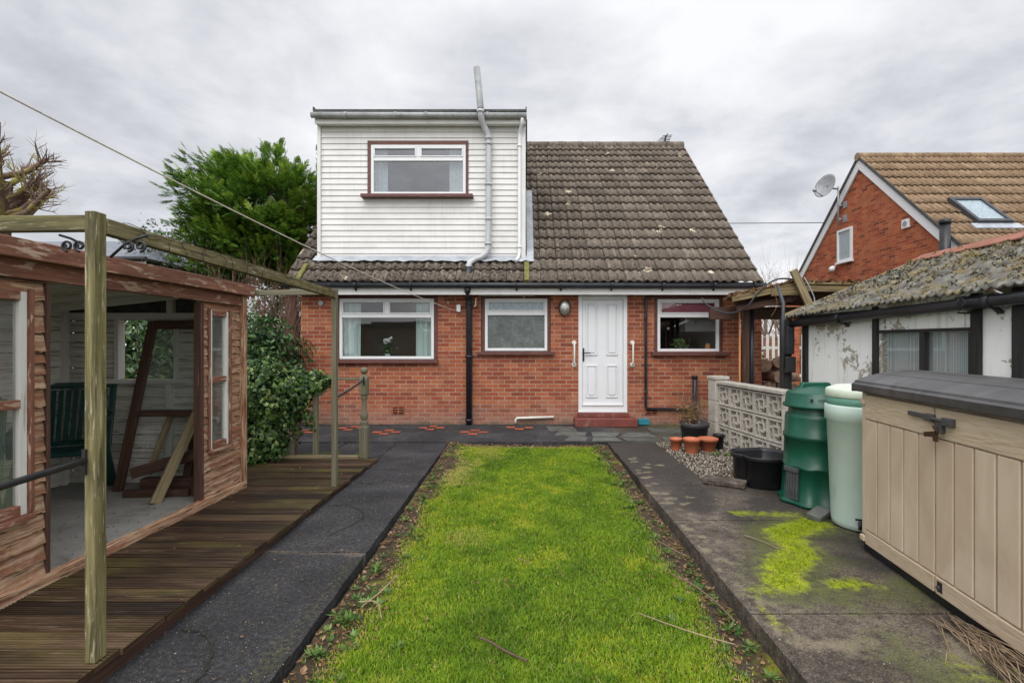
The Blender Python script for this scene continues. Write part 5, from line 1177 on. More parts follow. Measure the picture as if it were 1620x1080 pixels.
# handrails
def rail(label, pts, r, loc):
    mb = MB(); mb.tube(pts, r, 10); e = Vector(pts[-1]); mb.box(e.x - .008, e.x + .008, e.y - .006, e.y + .006, e.z - .06, e.z + .05)
    o = mb.build('handrail', 'black_metal', loc=loc); props(o, label, 'handrail', 'black handrails along the deck edge')
rail('black metal handrail running towards the viewer from the near pergola post', [(-1.93, .35, .965), (-1.925, 1.4, .972), (-1.915, p1y - .006, 1.0)], .014, (-1.92, p1y, 1))
rail('black metal handrail between the far pergola post and the turned newel post', [(-1.905, p2y + .064, .95), (-1.96, 5.6, .98), (-2.02, 6.235, 1.03)], .014, (-1.92, p2y, 1))
# turned newel
NW = thing('newel_post', 'turned grey green newel post with ball top at the deck end', 'post', (-2.03, 6.29, .04))
sqf = lambda t, z: 1 / max(abs(math.cos(t)), abs(math.sin(t))) if (z < .40 or .80 < z < 1.04) else 1.0
mb = MB(); mb.box(-2.085, -1.975, 6.235, 6.345, .035, .44, grain=2); mb.box(-2.08, -1.98, 6.24, 6.34, .84, 1.06, grain=2); split_islands(mb.build('square_block', 'grey_wood', NW, bevel=.012))
mb = MB(); mb.lathe([(.05, .40), (.052, .41), (.038, .425), (.048, .445), (.048, .465), (.03, .48), (.042, .50), (.05, .53), (.042, .57), (.033, .60), (.030, .72), (.034, .755), (.045, .775), (.034, .79), (.048, .805), (.05, .82), (.05, 1.0), (.05, 1.03), (.038, 1.05), (.022, 1.06), (.022, 1.075)], (-2.03, 6.29, .035), 20); mb.build('turned_shaft', 'grey_wood', NW)
mb = MB(); mb.sphere((-2.03, 6.29, 1.148), .047, 16, 10); mb.build('ball_finial', 'grey_wood', NW)
# low fence the ivy climbs on
FN = thing('low_fence', 'low weathered post and rail fence at the far end of the deck', 'fence', (-2.9, 6.27, 0))
for x, h in ((-2.96, 1.0), (-2.665, 1.02)):
    mb = MB(int(-x * 10)); mb.box(x - .03, x + .03, 6.30, 6.36, 0, h, grain=2); mb.build('fence_post', 'grey_wood', FN, bevel=.005)
mb = MB(71); mb.box(-3.8, -2.09, 6.315, 6.35, 1.021, 1.055, grain=0); mb.build('rail', 'grey_wood', FN, bevel=.004)
mb = MB(72); mb.box(-3.3, -2.09, 6.235, 6.285, .03, .075, grain=0); mb.build('bottom_rail', 'old_wood', FN, bevel=.004)

# washing line
mb = MB(); A, B_ = V(-2.55, 1.5, 2.78), V(-1.18, 8.93, 2.06); pts = []
for k in range(40):
    t = k / 39; q = A.lerp(B_, t); q.z -= .16 * 4 * t * (1 - t) * .62; pts.append(q)
A0 = pts[0] + (pts[0] - pts[1]) * 12; pts = [A0] + pts
mb.tube(pts, .0048, 6); o = mb.build('washing_line', 'rope', loc=B_); props(o, 'pale washing line strung from the house wall towards the upper left', 'washing line')
mb = MB(); mb.tube([(9.5, 15.5, 5.25), (4, 18.6, 5.95), (-4, 23, 7.2)], .012, 5); o = mb.build('overhead_wire', 'wire', loc=(9.5, 15.5, 5.25)); props(o, 'thin dark overhead wire running to the neighbouring gable', 'wire')

# ================================================================== plants on the left
nr = np.random.default_rng(11)
def shell_leaves(n, c, rad, nr, pw=.35, dens=None):
    d = nr.normal(0, 1, (n, 3)); d /= np.linalg.norm(d, axis=1, keepdims=True)
    rr = nr.random(n) ** pw
    ph = np.arctan2(d[:, 1], d[:, 0]); lump = 1 + .22 * np.sin(ph * 3 + d[:, 2] * 4) + .16 * np.sin(ph * 7 - d[:, 2] * 6 + 1) 
    return np.array(c) + d * (rr * lump)[:, None] * np.array(rad), d
# ivy over the fence
IV = thing('ivy_bush', 'dense glossy ivy bush draped over the low fence beyond the summerhouse', 'ivy', (-3.2, 6.3, 0))
Ps, Ns = [], []
for c, r, n in (((-3.35, 6.35, .78), (.42, .38, .50), 4000), ((-3.25, 6.25, .35), (.34, .35, .38), 2300), ((-2.95, 6.32, .95), (.38, .24, .24), 1900), ((-2.72, 6.32, 1.0), (.26, .18, .14), 900), ((-3.75, 6.4, .6), (.38, .4, .62), 2100), ((-3.1, 6.2, .75), (.28, .2, .25), 600), ((-2.86, 6.25, .66), (.16, .1, .22), 150), ((-3.35, 6.0, .12), (.30, .2, .12), 250), ((-2.75, 6.3, .55), (.12, .08, .28), 60)):
    P, d = shell_leaves(n, c, r, nr); Ps.append(P); Ns.append(d)
P, N_ = np.concatenate(Ps), np.concatenate(Ns); N_ = N_ + nr.normal(0, .45, N_.shape) + [0, -.25, .35]
D = np.cross(N_, nr.normal(0, 1, N_.shape)) + [0, 0, -.5]
leaves('foliage', P, N_, D, nr.uniform(.03, .085, len(P)), nr.uniform(.028, .07, len(P)), 'leaf_ivy', nr, IV)
rg = random.Random(3); br = []
for k in range(9): branches(rg, (rg.uniform(-3.6, -2.9), 6.33, .02), (rg.uniform(-.2, .2), 0, 1), .6, .016, 1, (2, 3), .6, .1, out=br)
branch_mesh('stems', br, 'bark', IV)
# laurel hedge behind it
for nm, lb, cs, seed in (('laurel_hedge', 'tall dark green laurel hedge between the ivy and the house', [((-4.75, 8.6, 1.15), (.80, .9, .80), 5600), ((-4.6, 8.0, .5), (.6, .6, .6), 1800), ((-5.7, 8.3, 1.2), (.9, .9, .85), 4500)], 5),
                         ('laurel_bush', 'leafy green bush seen through the back window of the summerhouse', [((-5.1, 6.6, 1.35), (.85, .6, .75), 2400), ((-5.9, 6.4, 1.2), (.7, .6, .7), 1200)], 6)):
    t = thing(nm, lb, 'hedge', (cs[0][0][0], cs[0][0][1], 0)); r2 = np.random.default_rng(seed); Ps, Ns = [], []
    for c, r, n in cs: P, d = shell_leaves(n, c, r, r2, .3); Ps.append(P); Ns.append(d)
    P, N_ = np.concatenate(Ps), np.concatenate(Ns); N_ = N_ + r2.normal(0, .5, N_.shape) + [0, 0, .4]; D = np.cross(N_, r2.normal(0, 1, N_.shape)) + [0, 0, -.2]
    leaves('foliage', P, N_, D, r2.uniform(.08, .14, len(P)), r2.uniform(.035, .06, len(P)), 'leaf_laurel', r2, t)
    rg = random.Random(seed); br = []
    for c, r, n in cs:
        for k in range(5): branches(rg, (c[0] + rg.uniform(-.3, .3), c[1], 0), (rg.uniform(-.3, .3), rg.uniform(-.3, .3), 1), c[2], .025, 2, (2, 3), .6, .1, out=br)
    branch_mesh('stems', br, 'bark', t)
# bare reddish shrubs
def bare_shrub(name, label, c, n, h, spread, mat, seed, depth=2, r=.012, cat='shrub'):
    rg = random.Random(seed); br = []
    for k in range(n): branches(rg, (c[0] + rg.uniform(-spread, spread), c[1] + rg.uniform(-.3, .3), c[2]), (rg.uniform(-.35, .35), rg.uniform(-.3, .3), 1), h * rg.uniform(.55, .8), r, depth, (3, 5), .45, .25, .10, .6, out=br)
    o = branch_mesh(name, br, mat, loc=(c[0], c[1], c[2])); props(o, label, cat); return o
bare_shrub('bare_shrub', 'bare reddish twiggy shrub in front of the conifer trunk', (-5.9, 10.2, 0), 95, 2.6, 1.5, 'twig_red', 4, 2)
# cypress
CY = thing('cypress_tree', 'big dense bright green cypress tree behind the white dormer', 'tree', (-6.1, 13, 0))
mb = MB(8); mb.tube([(-6.12, 13, -.1), (-6.12, 13, 1.0), (-6.10, 13.02, 2.4), (-6.2, 13, 3.6), (-6.4, 13, 4.8), (-6.5, 13, 5.6)], [.20, .155, .14, .12, .08, .03], 10)
mb.tube([(-6.1, 13, 2.6), (-5.8, 13.1, 3.2), (-5.55, 13.2, 4.2), (-5.45, 13.2, 5.9)], [.07, .06, .05, .02], 7)
mb.build('trunk', 'bark_red', CY)
rg = random.Random(14); nr = np.random.default_rng(14); lims = []; Pl, Nl, Dl, Rl, Ll = [], [], [], [], []
def env(th, el):
    """crown radius in a direction"""
    return 1 + .11 * math.sin(th * 3 + el * 4) + .09 * math.sin(th * 7 + el * 5 + 2)
cc = V(-7.10, 13, 4.50); nb = 0
def spray(q, d, scale, shade):
    """a flat fan of scale-leaf twigs"""
    d = d.normalized(); sd = d.cross(V(rg.uniform(-.5, .5), rg.uniform(-.5, .5), 1)).normalized(); up = sd.cross(d)
    for j in range(11):
        t = j / 10; w = (1 - abs(t - .35) * 1.1)
        for s in (-1, 1):
            b = q + d * scale * t; dd = (d * .75 + sd * s * (.85 - .3 * t) + V(0, 0, rg.uniform(-.25, .12))).normalized(); L = scale * .45 * w * rg.uniform(.7, 1.2) + .03
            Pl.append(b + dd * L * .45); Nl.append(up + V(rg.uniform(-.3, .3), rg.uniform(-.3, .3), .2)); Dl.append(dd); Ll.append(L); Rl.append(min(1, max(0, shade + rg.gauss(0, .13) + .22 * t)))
for k in range(330):
    th = rg.uniform(0, 6.2832); el = math.asin(rg.uniform(-.93, .99))
    d = V(math.cos(th) * math.cos(el), math.sin(th) * math.cos(el), math.sin(el)); rad = env(th, el) * (rg.uniform(.84, 1.08) if k % 4 else rg.uniform(.4, .8))
    pn = (abs(d.x) ** 2.7 + abs(d.y) ** 2.7 + abs(d.z) ** 2.7) ** (1 / 2.7); d = d / pn
    e = cc + V(d.x * 1.62, d.y * 1.5, d.z * (1.60 if d.z > 0 else 1.30)) * rad
    base = V(-6.3 + rg.uniform(-.15, .15), 13, max(2.5, e.z - .55 - .3 * rg.random())); base = base.lerp(e, .3); lims.append((base, e))
    n = 26; axd = (e - base).normalized(); cr_ = rg.uniform(.20, .33); br8 = rg.uniform(-.12, .12)
    for j in range(n):
        o_ = V(rg.gauss(0, 1), rg.gauss(0, 1), rg.gauss(0, .8)); o_ = o_.normalized() * rg.random() ** .4; t = 1 - .5 * (j / n) ** 2; q = base.lerp(e, t) + o_ * cr_
        dd = (axd * .7 + o_ * .8 + V(0, 0, .15 + .35 * max(0, d.z)) + V(rg.gauss(0, .3), rg.gauss(0, .3), rg.gauss(0, .2))).normalized()
        spray(q, dd, rg.uniform(.14, .27), .41 + br8 + .28 * o_.z + .14 * (t - .75))  # clump tops and tips lighter, undersides darker: light and shade painted into leaf colour
for c, h in (((-6.85, 13, 5.85), .8), ((-6.5, 13, 5.9), .85), ((-7.6, 13, 5.6), .65), ((-8.0, 13, 5.35), .5), ((-6.1, 13.1, 5.7), .6), ((-5.48, 13.2, 5.4), 1.45), ((-7.25, 13, 5.75), .5), ((-8.5, 13, 4.9), .4)):
    for k in range(int(60 * h)):      # feathery leaders above the crown
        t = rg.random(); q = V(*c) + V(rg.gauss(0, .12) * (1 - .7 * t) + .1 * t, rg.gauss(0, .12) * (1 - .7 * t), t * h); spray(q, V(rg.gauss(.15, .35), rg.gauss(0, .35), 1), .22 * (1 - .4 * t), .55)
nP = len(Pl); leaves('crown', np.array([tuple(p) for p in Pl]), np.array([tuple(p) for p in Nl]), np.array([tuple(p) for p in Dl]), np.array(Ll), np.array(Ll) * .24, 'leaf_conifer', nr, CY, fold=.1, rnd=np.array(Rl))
mb = MB(9)
for b, e in lims[::2]: mb.tube([b, b.lerp(e, .5) + V(0, 0, -.05), b.lerp(e, .9)], [.022, .014, .006], 4, cap=False)
mb.build('limbs', 'bark_red', CY)
# grey-green tree beyond
def leafy_tree(name, label, base, h, rad, seed, mat, leaf, nleaf, lsz, cat='tree', spread=.55):
    rg = random.Random(seed); nr = np.random.default_rng(seed); tips = []; br = branches(rg, base, (0, 0, 1), h * .5, h * .022, 4, (3, 4), spread, .12, .12, .72, tips=tips)
    t = thing(name, label, cat, base); branch_mesh('trunk', br[:1], mat, t); branch_mesh('branches', br[1:], mat, t)
    if leaf:
        tp = np.array([tuple(p) for p, d in tips]); P = tp[nr.integers(0, len(tp), nleaf)] + nr.normal(0, rad, (nleaf, 3)); N_ = nr.normal(0, 1, (nleaf, 3)) + [0, 0, .5]; D = nr.normal(0, 1, (nleaf, 3))
        leaves('crown', P, N_, D, nr.uniform(lsz * .7, lsz * 1.3, nleaf), nr.uniform(lsz * .4, lsz * .6, nleaf), leaf, nr, t)
    return t
leafy_tree('olive_tree', 'greyish green leafy tree beyond the left side of the cypress', (-11.6, 18.2, -.2), 5.6, .16, 7, 'twig_grey', 'leaf_grey', 5200, .12)
leafy_tree('bare_tree', 'leafless grey tree beneath the left side of the cypress', (-9.9, 17.2, -.2), 4.2, .1, 9, 'twig_grey', None, 0, .1)
leafy_tree('green_tree', 'dark green tree low behind the cypress trunk', (-7.9, 17.5, -.2), 4.6, .22, 13, 'bark', 'leaf_laurel', 4200, .15)
# pollarded tree at the far left
PT = thing('pollarded_tree', 'pollarded bare tree with purplish and yellowish twigs at the far left', 'tree', (-9.9, 9.2, -.2))
rg = random.Random(22); br = [([V(-9.9, 9.2, -.2), V(-9.85, 9.2, 1.8), V(-9.7, 9.2, 4.5)], [.20, .17, .13])]
for k in range(15):
    a = rg.uniform(0, 6.28); b = V(-9.75, 9.2, rg.uniform(3.6, 4.7)); d = V(math.cos(a) * .8 + .28, math.sin(a) * .7, rg.uniform(.25, 1.3)).normalized()
    L = rg.uniform(.65, 1.25); e1 = b + d * L * .5; e = e1 + (d + V(0, 0, .5)).normalized() * L * .5; br.append(([b, e1, e], [.06, .05, .042]))
    for j in range(13):
        q = e1.lerp(e, rg.uniform(.1, 1.05)); dd = V(rg.gauss(d.x * .5, .55), rg.gauss(d.y * .4, .5), rg.uniform(-.1, 1.1)).normalized(); br_ = branches(rg, q, dd, rg.uniform(.20, .42), .013, 1, (2, 4), .55, .2, .22, .65); br += br_
branch_mesh('trunk', br[:1], 'bark', PT); branch_mesh('branches', br[1:], 'twig_purple', PT)
# roof of a bungalow behind the summerhouse
BH = thing('far_bungalow', 'grey roofed bungalow just showing above the summerhouse roof', 'house', (-14.0, 16, 0))
mb = MB(); mb.box(-20, -12.4, 16, 22, -.2, 4.1); mb.build('wall', 'peel', BH)
mb = MB(); mb.hexa([V(-20.5, 15.5, 4.15), V(-11.9, 15.5, 4.15), V(-11.9, 22.5, 4.15), V(-20.5, 22.5, 4.15), V(-19.2, 18.9, 5.35), V(-13.2, 18.9, 5.35), V(-13.2, 19.1, 5.35), V(-19.2, 19.1, 5.35)]); mb.build('roof', 'slate_roof', BH)
mb = MB(); mb.tube([(-20.6, 15.42, 4.10), (-11.8, 15.42, 4.10)], .08, 8); mb.build('gutter', 'black_plastic', BH)
mb = MB(); mb.box(-20.5, -11.9, 15.5, 15.55, 3.9, 4.1); mb.build('fascia', 'fascia', BH)
# ================================================================== right: garage, lean-to, screen wall
GX = 3.5; GF = 6.15
def gz(y): return (6.2 - y) * .026      # the eaves rise a little along the garage
GA = thing('garage', 'white garage with peeling paint, black posts and mossy corrugated roof', 'garage', (4.3, 3.2, 0))
gw = (3.84, 4.82, .95, 1.60)
mb = MB(); panel(mb, .4, GF, 0, 1.80, [gw], GX, GX + .12, 'y')
mb.poly([(GX, GF, 0), (6.6, GF, 0), (6.6, GF, 1.9), (5.06, GF, 2.42), (GX, GF, 1.8)])
mb.build('wall', 'peel', GA)
mb = MB(); mb.box(GX - .012, GX - .001, 3.9, 4.74, 1.62, 1.84); mb.build('panel_board', 'peel', GA)
for k, (y, w) in enumerate(((6.09, .09), (4.875, .06), (3.79, .075), (3.46, .085), (2.4, .085), (1.2, .085))):
    mb = MB(k); mb.box(GX - .035, GX - .002, y - w / 2, y + w / 2, 0, 1.83 + gz(y), grain=2); mb.build('timber_post', 'black_wood', GA, bevel=.004)
mb = MB(9); mb.box(GX - .03, GX - .002, gw[0], gw[1] + .01, 1.602, 1.63, grain=1); mb.box(GX - .03, GX + .02, 4.27, 4.325, .95, 1.60, grain=2); mb.box(GX - .02, GX + .02, gw[0], gw[0] + .02, .95, 1.6, grain=2); mb.box(GX - .04, GX + .02, gw[0], gw[1], .91, .949, grain=1)
gwn = mb.build('window', 'black_wood', GA, bevel=.003)
mb = MB()
for a, b in ((gw[0] + .02, 4.27), (4.325, gw[1])): mb.poly([(GX + .01, a, .95), (GX + .01, b, .95), (GX + .01, b, 1.6), (GX + .01, a, 1.6)])
mb.build('pane', 'glass_dirty', gwn)
def lacemat():
    m, nt, b, out = newmat('lace_curtain')
    v = coords(nt, 'Object', (1, 1, 1))
    sp_ = nd(nt, 'ShaderNodeSeparateXYZ', {0: v})
    a = mth(nt, 'SINE', mth(nt, 'MULTIPLY', mth(nt, 'ADD', sp_.outputs[1], sp_.outputs[2]), 190)); c = mth(nt, 'SINE', mth(nt, 'MULTIPLY', mth(nt, 'SUBTRACT', sp_.outputs[1], sp_.outputs[2]), 190))
    col = ramp(nt, rng_map(nt, mth(nt, 'MULTIPLY', a, c), -.3, .5), [(.2, (.52, .57, .60)), (.8, (.27, .31, .34))])
    nt.links.new(col, b.inputs['Base Color']); b.inputs['Roughness'].default_value = .95
    return m
M['lace'] = lacemat()
M['lock'] = pmat('tarnished_brown_lock', [(.3, (.03, .016, .010)), (.7, (.09, .05, .03))], 20, rough=.5, bump=.2, metal=.4)
mb = MB(); n = 90
for r in range(2):
    for k in range(n + 1):
        y = gw[0] + (gw[1] - gw[0]) * k / n; mb.v.append((GX + .065 + .016 * math.sin(k * .55 + math.sin(k * .21) * 2), y, (.93, 1.6)[r]))
for k in range(n): mb._face([k, k + 1, n + 2 + k, n + 1 + k], None, True)
mb.build('lace_curtain', 'lace', gwn)
# corrugated roof with lumpy moss
Yg = np.arange(.3, 6.28, .08 / 6); Ug = np.linspace(0, 1, 46); U, Yy = np.meshgrid(Ug, Yg)
base_x = 3.34 + 1.75 * U; base_z = 1.835 + .72 * U + (6.2 - Yy) * .026 * (1 - .6 * U)
cor = .0135 * np.cos(Yy / .08 * 2 * np.pi); bump = np.clip(fbm(base_x * 11, Yy * 11, 3) - .45, 0, 1) * .16 * np.clip(U * 3, .15, 1) + np.clip(fbm(base_x * 24, Yy * 24, 4) - .52, 0, 1) * .09
Zg = base_z + cor + bump; vs_ = np.stack([base_x + (fbm(Yy * 13, Yy * 0 + 1, 6) - .5) * .03 * (U < .01), Yy, Zg], -1).reshape(-1, 3); ny_, nx_ = U.shape; idx = np.arange(ny_ * nx_).reshape(ny_, nx_)
q = np.stack([idx[:-1, :-1], idx[:-1, 1:], idx[1:, 1:], idx[1:, :-1]], -1).reshape(-1, 4)
gr = np_mesh('roof', vs_, q, 'corrugated', None, GA, smooth=True); sol = gr.modifiers.new('thick', 'SOLIDIFY'); sol.thickness = .014; sol.offset = -1
rgm = np.random.default_rng(9); n = 16000; ux = rgm.random(n) ** .8; yy = .5 + 5.75 * rgm.random(n); bx = 3.345 + 1.73 * ux; keep = fbm(bx * 7, yy * 7, 3) + .5 * (fbm(bx * 22, yy * 22, 4) - .5) > .47; ux, yy, bx = ux[keep], yy[keep], bx[keep]; n = len(ux)
zz = 1.835 + .72 * ux + (6.2 - yy) * .026 * (1 - .6 * ux) + .0135 * np.cos(yy / .08 * 2 * np.pi) + np.clip(fbm(bx * 11, yy * 11, 3) - .45, 0, 1) * .16 * np.clip(ux * 3, .15, 1) + np.clip(fbm(bx * 24, yy * 24, 4) - .52, 0, 1) * .09 + rgm.uniform(0, .014, n)
leaves('moss_tufts', np.stack([bx, yy, zz], -1), rgm.normal(0, .6, (n, 3)) + [-.3, 0, 1], rgm.normal(0, 1, (n, 3)), rgm.uniform(.018, .045, n), rgm.uniform(.012, .028, n), 'roof_moss', rgm, gr, rnd=np.clip(fbm(bx * 4, yy * 4, 31) * 1.1 - .1 + rgm.normal(0, .2, n), 0, 1))['kind'] = 'stuff'
mb = MB(); mb.poly([(5.09, .3, 2.60), (5.09, 6.27, 2.55), (6.8, 6.27, 1.85), (6.8, .3, 1.95)]); mb.build('far_slope', 'corrugated', gr)
mb = MB()
for k in range(6): mb.hexa([V(4.93, .3 + k, 2.53 + .012 * (5 - k)), V(5.07, .3 + k, 2.60 + .012 * (5 - k)), V(5.07, 1.29 + k, 2.588 + .012 * (5 - k)), V(4.93, 1.29 + k, 2.518 + .012 * (5 - k)), V(4.93, .3 + k, 2.55 + .012 * (5 - k)), V(5.07, .3 + k, 2.635 + .012 * (5 - k)), V(5.07, 1.29 + k, 2.623 + .012 * (5 - k)), V(4.93, 1.29 + k, 2.538 + .012 * (5 - k))])
mb.build('ridge_cap', 'ridge_red', gr, bevel=.006)
mb = MB(4); mb.bar((3.32, 6.285, 1.83), (5.07, 6.285, 2.55), .03, .07); mb.build('verge_board', 'old_wood', gr, bevel=.004)
mb = MB(); mb.tube([(3.40, 6.22, 1.745), (3.40, .4, 1.745 + gz(.4))], .047, 12); gg = mb.build('gutter', 'black_plastic', GA)
for y in (5.3, 3.6, 2.0):
    mb = MB(); mb.tube([(3.40, y - .03, 1.745 + gz(y)), (3.40, y + .03, 1.745 + gz(y))], .055, 12); mb.bar((3.42, y, 1.72 + gz(y)), (3.49, y, 1.66 + gz(y)), .04, .02); mb.build('bracket', 'black_plastic', gg)
pts = []
for k in range(26): a = k * .55; pts.append((3.40 + .062 * math.sin(a), 3.72 + k * .006 - .06 * (k % 2), 1.745 + gz(3.7) - .01 + .066 * math.cos(a)))
mb = MB(); mb.tube(pts, .006, 5); mb.build('wire_loops', 'black_plastic', gg)
mb = MB(6); mb.box(3.42, 3.50, .4, 6.12, 1.80, 1.835, grain=1); mb.build('wall_plate', 'black_wood', GA)
# black corner post with the electric box and conduit
CP = thing('corner_post', 'black timber post with electrical box at the garage corner', 'post', (3.34, 6.3, 0))
mb = MB(12); mb.box(3.29, 3.40, 6.24, 6.34, 0, 1.80, grain=2); mb.build('post', 'black_wood', CP, bevel=.006)
mb = MB(); mb.box(3.30, 3.40, 6.175, 6.238, 1.36, 1.70); mb.build('electrical_box', 'black_plastic', CP, bevel=.012)
mb = MB(); mb.box(3.28, 3.41, 6.16, 6.238, 1.13, 1.33); mb.build('junction_box', 'black_wood', CP, bevel=.012)
mb = MB(); mb.tube([(3.265, 6.20, 1.18), (3.262, 6.20, 1.75), (3.29, 6.24, 2.0), (3.33, 6.45, 2.24)], .021, 10); mb.build('conduit', 'pot_grey', CP)
# lean-to over the passage
LT = thing('lean_to', 'ramshackle lean-to roof of rotten mossy boards between house and garage', 'lean-to', (3.7, 7.5, 0))
mb = MB(15)
for k in range(11):
    y = 6.92 + k * .165; a = mb.rng.uniform(-.08, .08); xl = 2.86 + .5 * a + (y - 6.92) * .46; mb.bar((xl, y, 2.12 + (xl - 2.86) * .224), (3.82, y, 2.335), .155, .022); mb.bar((3.83, y, 2.33), (5.35 + a, y, 2.31), .155, .022)
mb.build('roof_boards', 'rot_wood', LT)
rgm = np.random.default_rng(5); n = 700; py_ = rgm.uniform(6.86, 8.6, n); py_[:350] = rgm.uniform(6.84, 7.05, 350); px_ = 2.86 + (py_ - 6.92) * .46 + rgm.random(n) * 2.3; pz_ = np.where(px_ < 3.83, 2.14 + (px_ - 2.86) * .222, 2.35) + rgm.uniform(-.01, .035, n)
leaves('moss_litter', np.stack([px_, py_, pz_], -1), rgm.normal(0, .5, (n, 3)) + [0, 0, 1], rgm.normal(0, 1, (n, 3)) * [1, 1, .25], rgm.uniform(.05, .14, n), rgm.uniform(.03, .07, n), 'dry_leaf', rgm, LT)['kind'] = 'stuff'
mb = MB(16); mb.bar((2.90, 6.86, 2.10), (3.46, 6.86, 2.215), .03, .065); mb.bar((3.44, 6.85, 2.215), (3.84, 6.85, 2.235), .03, .135); mb.bar((3.86, 6.88, 2.26), (5.3, 6.88, 2.25), .04, .09); mb.build('fascia_board', 'rot_wood', LT, bevel=.004)
mb = MB(17); mb.bar((3.02, 6.98, 1.98), (3.80, 6.98, 2.13), .06, .085); mb.build('front_beam', 'dark_wood', LT, bevel=.004)
mb = MB(18)
for k in range(5): y = 7.25 + k * .36; xl = 2.95 + (y - 6.9) * .46; mb.bar((xl, y, 2.04 + (xl - 2.95) * .21), (3.8, y, 2.22), .05, .10); mb.bar((3.8, y, 2.22), (5.3, y, 2.20), .05, .11)
mb.bar((3.3, 8.75, 2.02), (6.2, 8.75, 2.02), .06, .22); mb.bar((3.82, 6.95, 2.16), (3.82, 8.7, 2.16), .07, .11)
mb.build('rafters', 'dark_wood', LT)
mb = MB(); mb.tube([(3.16, 7.2, 0), (3.16, 7.2, 2.03)], .014, 8); mb.build('conduit', 'orange_rust', LT)
mb = MB(19); mb.box(3.23, 3.31, 7.22, 7.30, 0, 2.06, grain=2); mb.build('timber_post', 'dark_wood', LT, bevel=.005)
mb = MB(19); mb.tube([(3.38, 7.3, 0), (3.38, 7.3, 2.05)], .035, 8); mb.build('downpipe', 'black_plastic', LT)
mb = MB(); mb.box(4.08, 4.36, 9.02, 9.25, 0, 2.1); o = mb.build('brick_pier', 'brick', loc=(4.2, 9.1, 0), bevel=.004); props(o, 'dark shaded brick pier in the passage beside the house corner', 'brick pier')
mb = MB(); mb.box(5.52, 5.80, 10.35, 10.6, 0, 2.3); o = mb.build('brick_pier', 'brick_far', loc=(5.6, 10.5, 0), bevel=.004); props(o, 'orange brick pier at the far end of the passage beside the logs', 'brick pier')
# tilted plank and loose cables on the lean-to
plank('tilted_plank', 'grey weathered plank sticking up at an angle from the lean-to roof', (3.98, 6.79, 1.93), (3.70, 6.76, 2.50), .10, .045, 'old_wood', up=(0, 1, 0), seed=31)
def cr(pts, sub=8):
    P = [Vector(p) for p in pts]; out = []; P = [P[0] * 2 - P[1]] + P + [P[-1] * 2 - P[-2]]
    for i in range(1, len(P) - 2):
        for k in range(sub):
            t = k / sub; a, b, c, d = P[i - 1:i + 3]; out.append(.5 * ((2 * b) + (c - a) * t + (2 * a - 5 * b + 4 * c - d) * t * t + (3 * b - a - 3 * c + d) * t ** 3))
    return out + [P[-2]]
mb = MB(); mb.tube(cr([(2.68, 7.4, 2.17), (2.72, 7.3, 2.06), (2.84, 7.0, 1.93), (3.02, 6.9, 1.94), (3.12, 6.82, 2.03), (3.26, 6.82, 2.21), (3.48, 6.82, 2.37), (3.68, 6.8, 2.38), (3.80, 6.85, 2.34)]), .012, 7); o = mb.build('loose_cable', 'black_plastic', loc=(3.3, 6.85, 2)); props(o, 'thick black cable looping over the lean-to in front of the kitchen window', 'cable')
mb = MB(); mb.tube(cr([(3.86, 6.78, 2.4), (3.93, 6.76, 2.25), (3.99, 6.76, 2.1), (3.97, 6.76, 1.98), (3.9, 6.78, 1.9)]), .009, 6); o = mb.build('loose_cable', 'alu', loc=(3.9, 6.78, 1.95)); props(o, 'pale grey cable hanging beside the tilted plank', 'cable')
mb = MB(); mb.tube(cr([(3.47, 6.82, 2.2), (3.50, 6.81, 2.08), (3.49, 6.81, 1.98), (3.42, 6.81, 1.86)]), .0035, 4); o = mb.build('thin_wire', 'rusty', loc=(3.45, 6.82, 1.9)); props(o, 'thin rusty wire dangling from the lean-to beam', 'wire')
# log pile, barrel, pickets beyond
rg = random.Random(6); lg = 0
proto = None
def cut_log(c, d, L, r, seed, label):
    mb = MB(seed); d = Vector(d).normalized(); c = Vector(c); pts = [c + d * L * (k / 4 - .5) + V(mb.rng.uniform(-.01, .01), mb.rng.uniform(-.01, .01), mb.rng.uniform(-.01, .01)) for k in range(5)]
    mb.tube(pts, [r * mb.rng.uniform(.92, 1.08) for _ in pts], 10); o = mb.build('log', 'log', loc=c); return props(o, label, 'log', 'logs piled in the passage')
for row in range(5):
    for k in range(4):
        z = .13 + row * .235; x = 4.50 + k * .25 + (row % 2) * .10; top = row >= 3
        lb = 'log in the lower rows of the pile in the passage beyond the patterned block wall' if not top else ('log at the left end of the top row of the pile', 'second log from the left in the top row of the pile', 'third log from the left in the top row of the pile', 'log of the top row nearest the orange pier')[k] if row == 4 else ('log at the left end of the second row down', 'second log from the left in the second row down', 'third log from the left in the second row down', 'log of the second row down nearest the orange pier')[k]
        cut_log((x, 9.9 + rg.uniform(-.1, .1), z), (rg.uniform(-.5, .5), -1, rg.uniform(-.08, .12)) if row < 3 else (rg.uniform(-1, 1), -1, rg.uniform(-.1, .25)), .6, rg.uniform(.10, .13), 100 + row * 4 + k, lb)
tb = thing('plastic_barrel', 'teal plastic barrel behind the log pile', 'barrel', (6.1, 11.8, 0)); mb = MB(); mb.lathe([(.28, 0), (.31, .3), (.30, .35), (.31, .4), (.29, .9), (.25, .98)], (6.1, 11.8, 0), 20); mb.build('body', 'teal', tb); mb = MB(); mb.lathe([(.27, .98), (.27, 1.03), (.15, 1.09)], (6.1, 11.8, 0), 20); mb.build('lid', 'teal', tb)
PF = thing('picket_fence', 'pale wooden picket fence far behind the log pile', 'fence', (7.2, 14.2, 0))
